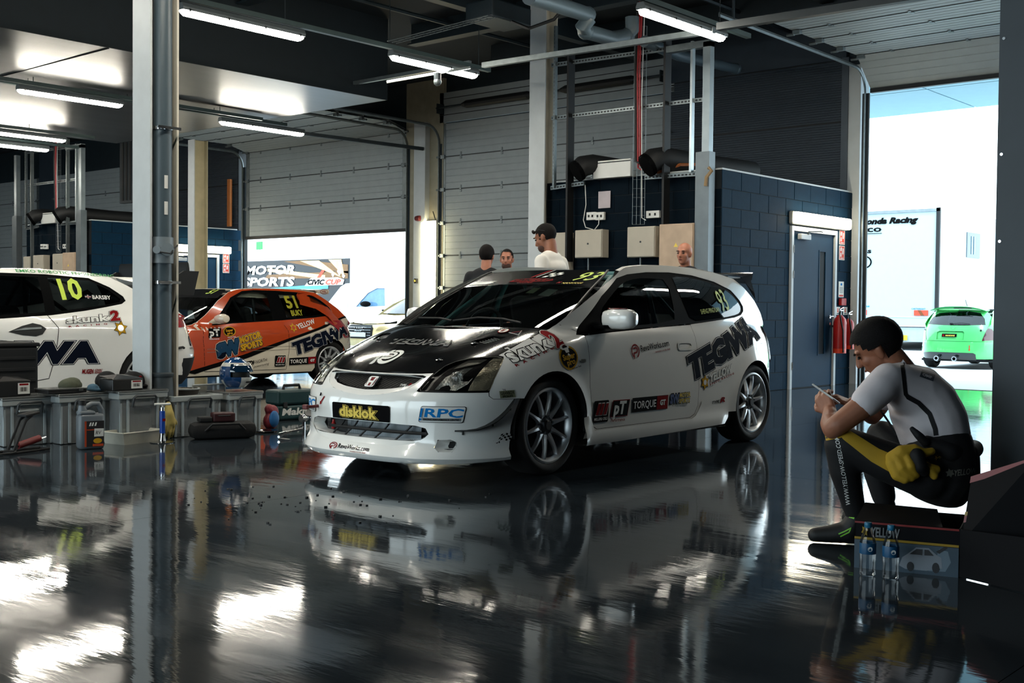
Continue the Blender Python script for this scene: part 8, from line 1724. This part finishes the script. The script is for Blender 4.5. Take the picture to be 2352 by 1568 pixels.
mb = MB(); text(mb, 'Makita', lambda u, v: V((-.175+u, -.1115, .05+v)), h=.06, w=.34, bold=.05, shear=.12); mb.out('case_lettering', WHITE, r, smooth='open')
a = onZ(664, 990); r = empty('steel_bars', a, label='loose chrome bars lying by the front bumper', cat='bars')
for p, q in (((640, 996), (695, 985)), ((640, 1003), (697, 978))): p = onZ(*p, .02); q = onZ(*q, .05); MB().cyl(p, q, .010, n=8).out('bar', CHROME, r, world=True)
mb = MB(); p = onZ(698, 960, .12); mb.lathe([(0, -.03), (.03, -.03), (.035, 0), (.016, .05), (.012, .08)], (p.x, p.y, p.z), 'x', 14); mb.out('cone_socket', CHROME, r, world=True, smooth=True); MB().cyl((p.x, p.y, 0), (p.x, p.y, p.z), .012, n=8).out('prop', CHROME, r, world=True)
# red and white things at the back between the cars
g = onZ(470, 850); r = empty('red_bin', (9.2, 15.5, 0), label='dark red trolley behind the orange car', cat='trolley'); MB().span((9.4, 16.0, .12), (10.4, 16.6, 1.22), ch=.02).out('cabinet', mat('trolley_red', (96, 22, 24), .4), r, world=True)
for k in range(4): MB().span((9.38, 15.985, .2+.25*k), (10.35, 16.0, .41+.25*k), ch=.004).out('drawer', MATS['trolley_red'], r, world=True)
for x in (9.5, 10.3):
    for y in (16.05, 16.55): MB().cyl((x, y-.02, .06), (x, y+.02, .06), .06, n=12).out('castor', BLK, r, world=True)
# rubber crumbs on the floor
cr = MB(); rnd = random.Random(5)
for _ in range(70):
    x = rnd.gauss(720, 160); y = rnd.gauss(1150, 22); p = onZ(x, y); s = rnd.uniform(.002, .007); cr.box(p+V((0, 0, s*.5)), (s*2.2, s*1.4, s), rz=rnd.uniform(0, 3))
cr.out('rubber_crumbs', BLK, label='scattered black rubber crumbs before the race car', cat='debris', kind='stuff')

# ============================================================ carton with an open lid and two bottles, front right
Lc = onZ(1962, 1302); Cc = onZ(2201, 1326); e1 = (Lc-Cc).normalized(); e2 = V((-e1.y, e1.x, 0))
if e2.dot(CF) < 0: e2 = -e2
wB = (Lc-Cc).length; dB = .36; hB = (onY(2201, 1216, Cc.y)-Cc).length
bx_ = empty('printed_carton', Cc, label='dark printed carton with a race car picture and its flap open', cat='box')
CB = mat('carton_navy', (8, 9, 13), .65, spec=.15); CBR = mat('carton_red', (120, 24, 24), .4); CBY = mat('carton_yellow', (150, 120, 20), .4); CBP = mat('carton_picture', (60, 78, 92), .4); CIN = mat('carton_inside', (60, 46, 34), .8)
def Bp(u, v, z): return Cc+e1*u+e2*v+V((0, 0, z))
def slab(name, a, b, c, d, m, t=.004):
    n = (V(b)-V(a)).cross(V(d)-V(a)).normalized()*t; P = [V(a), V(b), V(c), V(d)]; mb = MB(); mb.add(P+[p+n for p in P], [(3, 2, 1, 0), (4, 5, 6, 7)]+[(i, (i+1) % 4, 4+(i+1) % 4, 4+i) for i in range(4)]); return mb.out(name, m, bx_, world=True)
slab('front_panel', Bp(0, 0, .001), Bp(wB, 0, .001), Bp(wB, 0, hB), Bp(0, 0, hB), CB); slab('back_panel', Bp(0, dB, .001), Bp(wB, dB, .001), Bp(wB, dB, hB), Bp(0, dB, hB), CB); slab('end_panel', Bp(0, 0, .001), Bp(0, dB, .001), Bp(0, dB, hB), Bp(0, 0, hB), CB); slab('end_panel', Bp(wB, 0, .001), Bp(wB, dB, .001), Bp(wB, dB, hB), Bp(wB, 0, hB), CB); slab('bottom_panel', Bp(0, 0, .002), Bp(wB, 0, .002), Bp(wB, dB, .002), Bp(0, dB, .002), CIN)
slab('top_flap', Bp(.06, .0, hB+.002), Bp(wB, .0, hB+.002), Bp(wB*.98, dB*.55, hB+.045), Bp(.1, dB*.55, hB+.04), CB)
q0 = onY(2233, 1094, Cc.y+.05); tl = atD(2232, 1095, (Bp(-.03, .1, .3)-CO).dot(CF)); trr = atD(2385, 1048, (Bp(-.25, .0, .3)-CO).dot(CF)); bl = Bp(-.006, .02, hB*.7); br = atD(2385, 1235, (Bp(-.25, .0, .3)-CO).dot(CF))
slab('lid_flap', bl, br, trr, tl, CB, .005)
slab('dark_cover_sheet', Bp(-.006, .0, .004), Bp(-.5, -.34, .004), Bp(-.5, -.34, hB*1.2), Bp(-.006, .0, hB*1.0), CB, .004)  # dark sheet for the black mass here, stretched to cover the bright floor reflection
def FP(k): return lambda u, v: Bp(wB-u*wB, -.004-.0008*k, v*hB)
sgn = -1 if (e2.dot(CF) > 0) else 1
for q, m, nm in (([(0, .96), (1, .96), (1, 1), (0, 1)], CBR, 'red_stripe'), ([(0, .62), (1, .62), (1, .67), (0, .67)], CBY, 'yellow_stripe'), ([(.0, .0), (1, .0), (1, .61), (0, .61)], CBP, 'picture_field')): mb = MB(); mark(mb, q, FP(1)); mb.out(nm, m, bx_, world=True, smooth='open')
mb = MB(); text(mb, 'YELLOW', lambda u, v: FP(2)(.16+u, .70+v), h=.2, w=.28, bold=.04, shear=.05); mb.out('box_lettering', PGREY, bx_, world=True, smooth='open')
mb = MB(); mark(mb, [(x, y) for x, y in [(.1+.035*cos(RAD(30*k+15))*(1 if k % 2 == 0 else .6), .80+.13*sin(RAD(30*k+15))*(1 if k % 2 == 0 else .6)) for k in range(12)]], FP(2)); mb.out('box_star', CBY, bx_, world=True, smooth='open')
CAR1 = mat('print_car_silver', (128, 136, 146), .4); CAR2 = mat('print_car_dark', (20, 24, 30), .4); SMK = mat('print_smoke', (104, 122, 136), .5)
mb = MB(); mark(mb, [(.72, .08), (.88, .1), (.93, .3), (.90, .52), (.82, .56), (.78, .3)], FP(2)); mb.out('picture_smoke', SMK, bx_, world=True, smooth='open')
mb = MB(); mark(mb, [(.44, .14), (.47, .32), (.52, .40), (.60, .55), (.72, .56), (.80, .42), (.84, .38), (.85, .16), (.7, .08), (.5, .08)], FP(3)); mb.out('picture_car', CAR1, bx_, world=True, smooth='open')
mb = MB()
for q in ([(.54, .40), (.605, .52), (.66, .52), (.66, .40)], [(.68, .40), (.68, .52), (.72, .52), (.77, .41)], [(.79, .5), (.87, .62), (.90, .60), (.82, .46)], disc(.55, .14, .035, .10, 16), disc(.79, .16, .035, .11, 16)): mark(mb, q, FP(4))
mb.out('picture_car_details', CAR2, bx_, world=True, smooth='open')
nl = (trr-tl).cross(bl-tl).normalized(); nl = nl if nl.dot(CF) < 0 else -nl
def LP(k): return lambda u, v: bl.lerp(br, u).lerp(tl.lerp(trr, u), v)+nl*(.006+.0008*k)
for v0, v1, m, nm in ((.9, 1, CBR, 'red_stripe'), (.40, .46, CBY, 'yellow_stripe'), (.30, .40, CBR, 'red_stripe'), (.08, .13, CBY, 'yellow_stripe')): mb = MB(); mark(mb, [(0, v0), (1, v0), (1, v1), (0, v1)], LP(1)); mb.out(nm, m, bx_, world=True, smooth='open')
DIM = mat('print_box_grey', (92, 94, 96), .5)
mb = MB(); text(mb, 'YELLOW', lambda u, v: LP(2)(.27+u, .56+v), h=.2, w=.55, bold=.03, shear=.05); mb.out('box_lettering', DIM, bx_, world=True, smooth='open')
mb = MB(); text(mb, 'YELLOW', lambda u, v: LP(2)(.28+u, .18+v), h=.12, w=.4, bold=.03); mb.out('box_lettering', DIM, bx_, world=True, smooth='open')
PET = glass('bottle_plastic', (.95, .97, .98), .8, .03); WLB = mat('bottle_label', (18, 74, 112), .4)
def bottle(px, py, label):
    g = onZ(px, py); r = empty('water_bottle', g, label=label, cat='bottle'); R = .031
    mb = MB(); mb.lathe([(0, .002), (R*.8, .001), (R, .008), (R*.95, .022), (R, .035), (R*.95, .05), (R, .064), (R, .12), (R*.97, .135), (R*.6, .17), (.013, .185), (.013, .195)], n=24); mb.out('bottle', PET, r, smooth=True)
    mb = MB(); mb.lathe([(R*1.01, .088), (R*1.02, .09), (R*1.02, .128), (R*1.01, .13)], n=24); mb.out('label_band', WLB, r, smooth=True)
    mb = MB(); mb.lathe([(0, .208), (.013, .208), (.0145, .206), (.0145, .19), (.013, .188)], n=18); mb.out('cap', mat('cap_blue', (30, 104, 140), .4), r, smooth=True)
    mb = MB(); mark(mb, disc(0, 0, .3, .3, 12), lambda u, v: V((-cos(CYAW+u)*R*1.03, -sin(CYAW+u)*R*1.03, .109+v*.03))); mb.out('label_mark', PW, r, smooth='open')
bottle(1992, 1322, 'clear water bottle before the carton, left of the pair'); bottle(2045, 1330, 'clear water bottle before the carton, right of the pair')
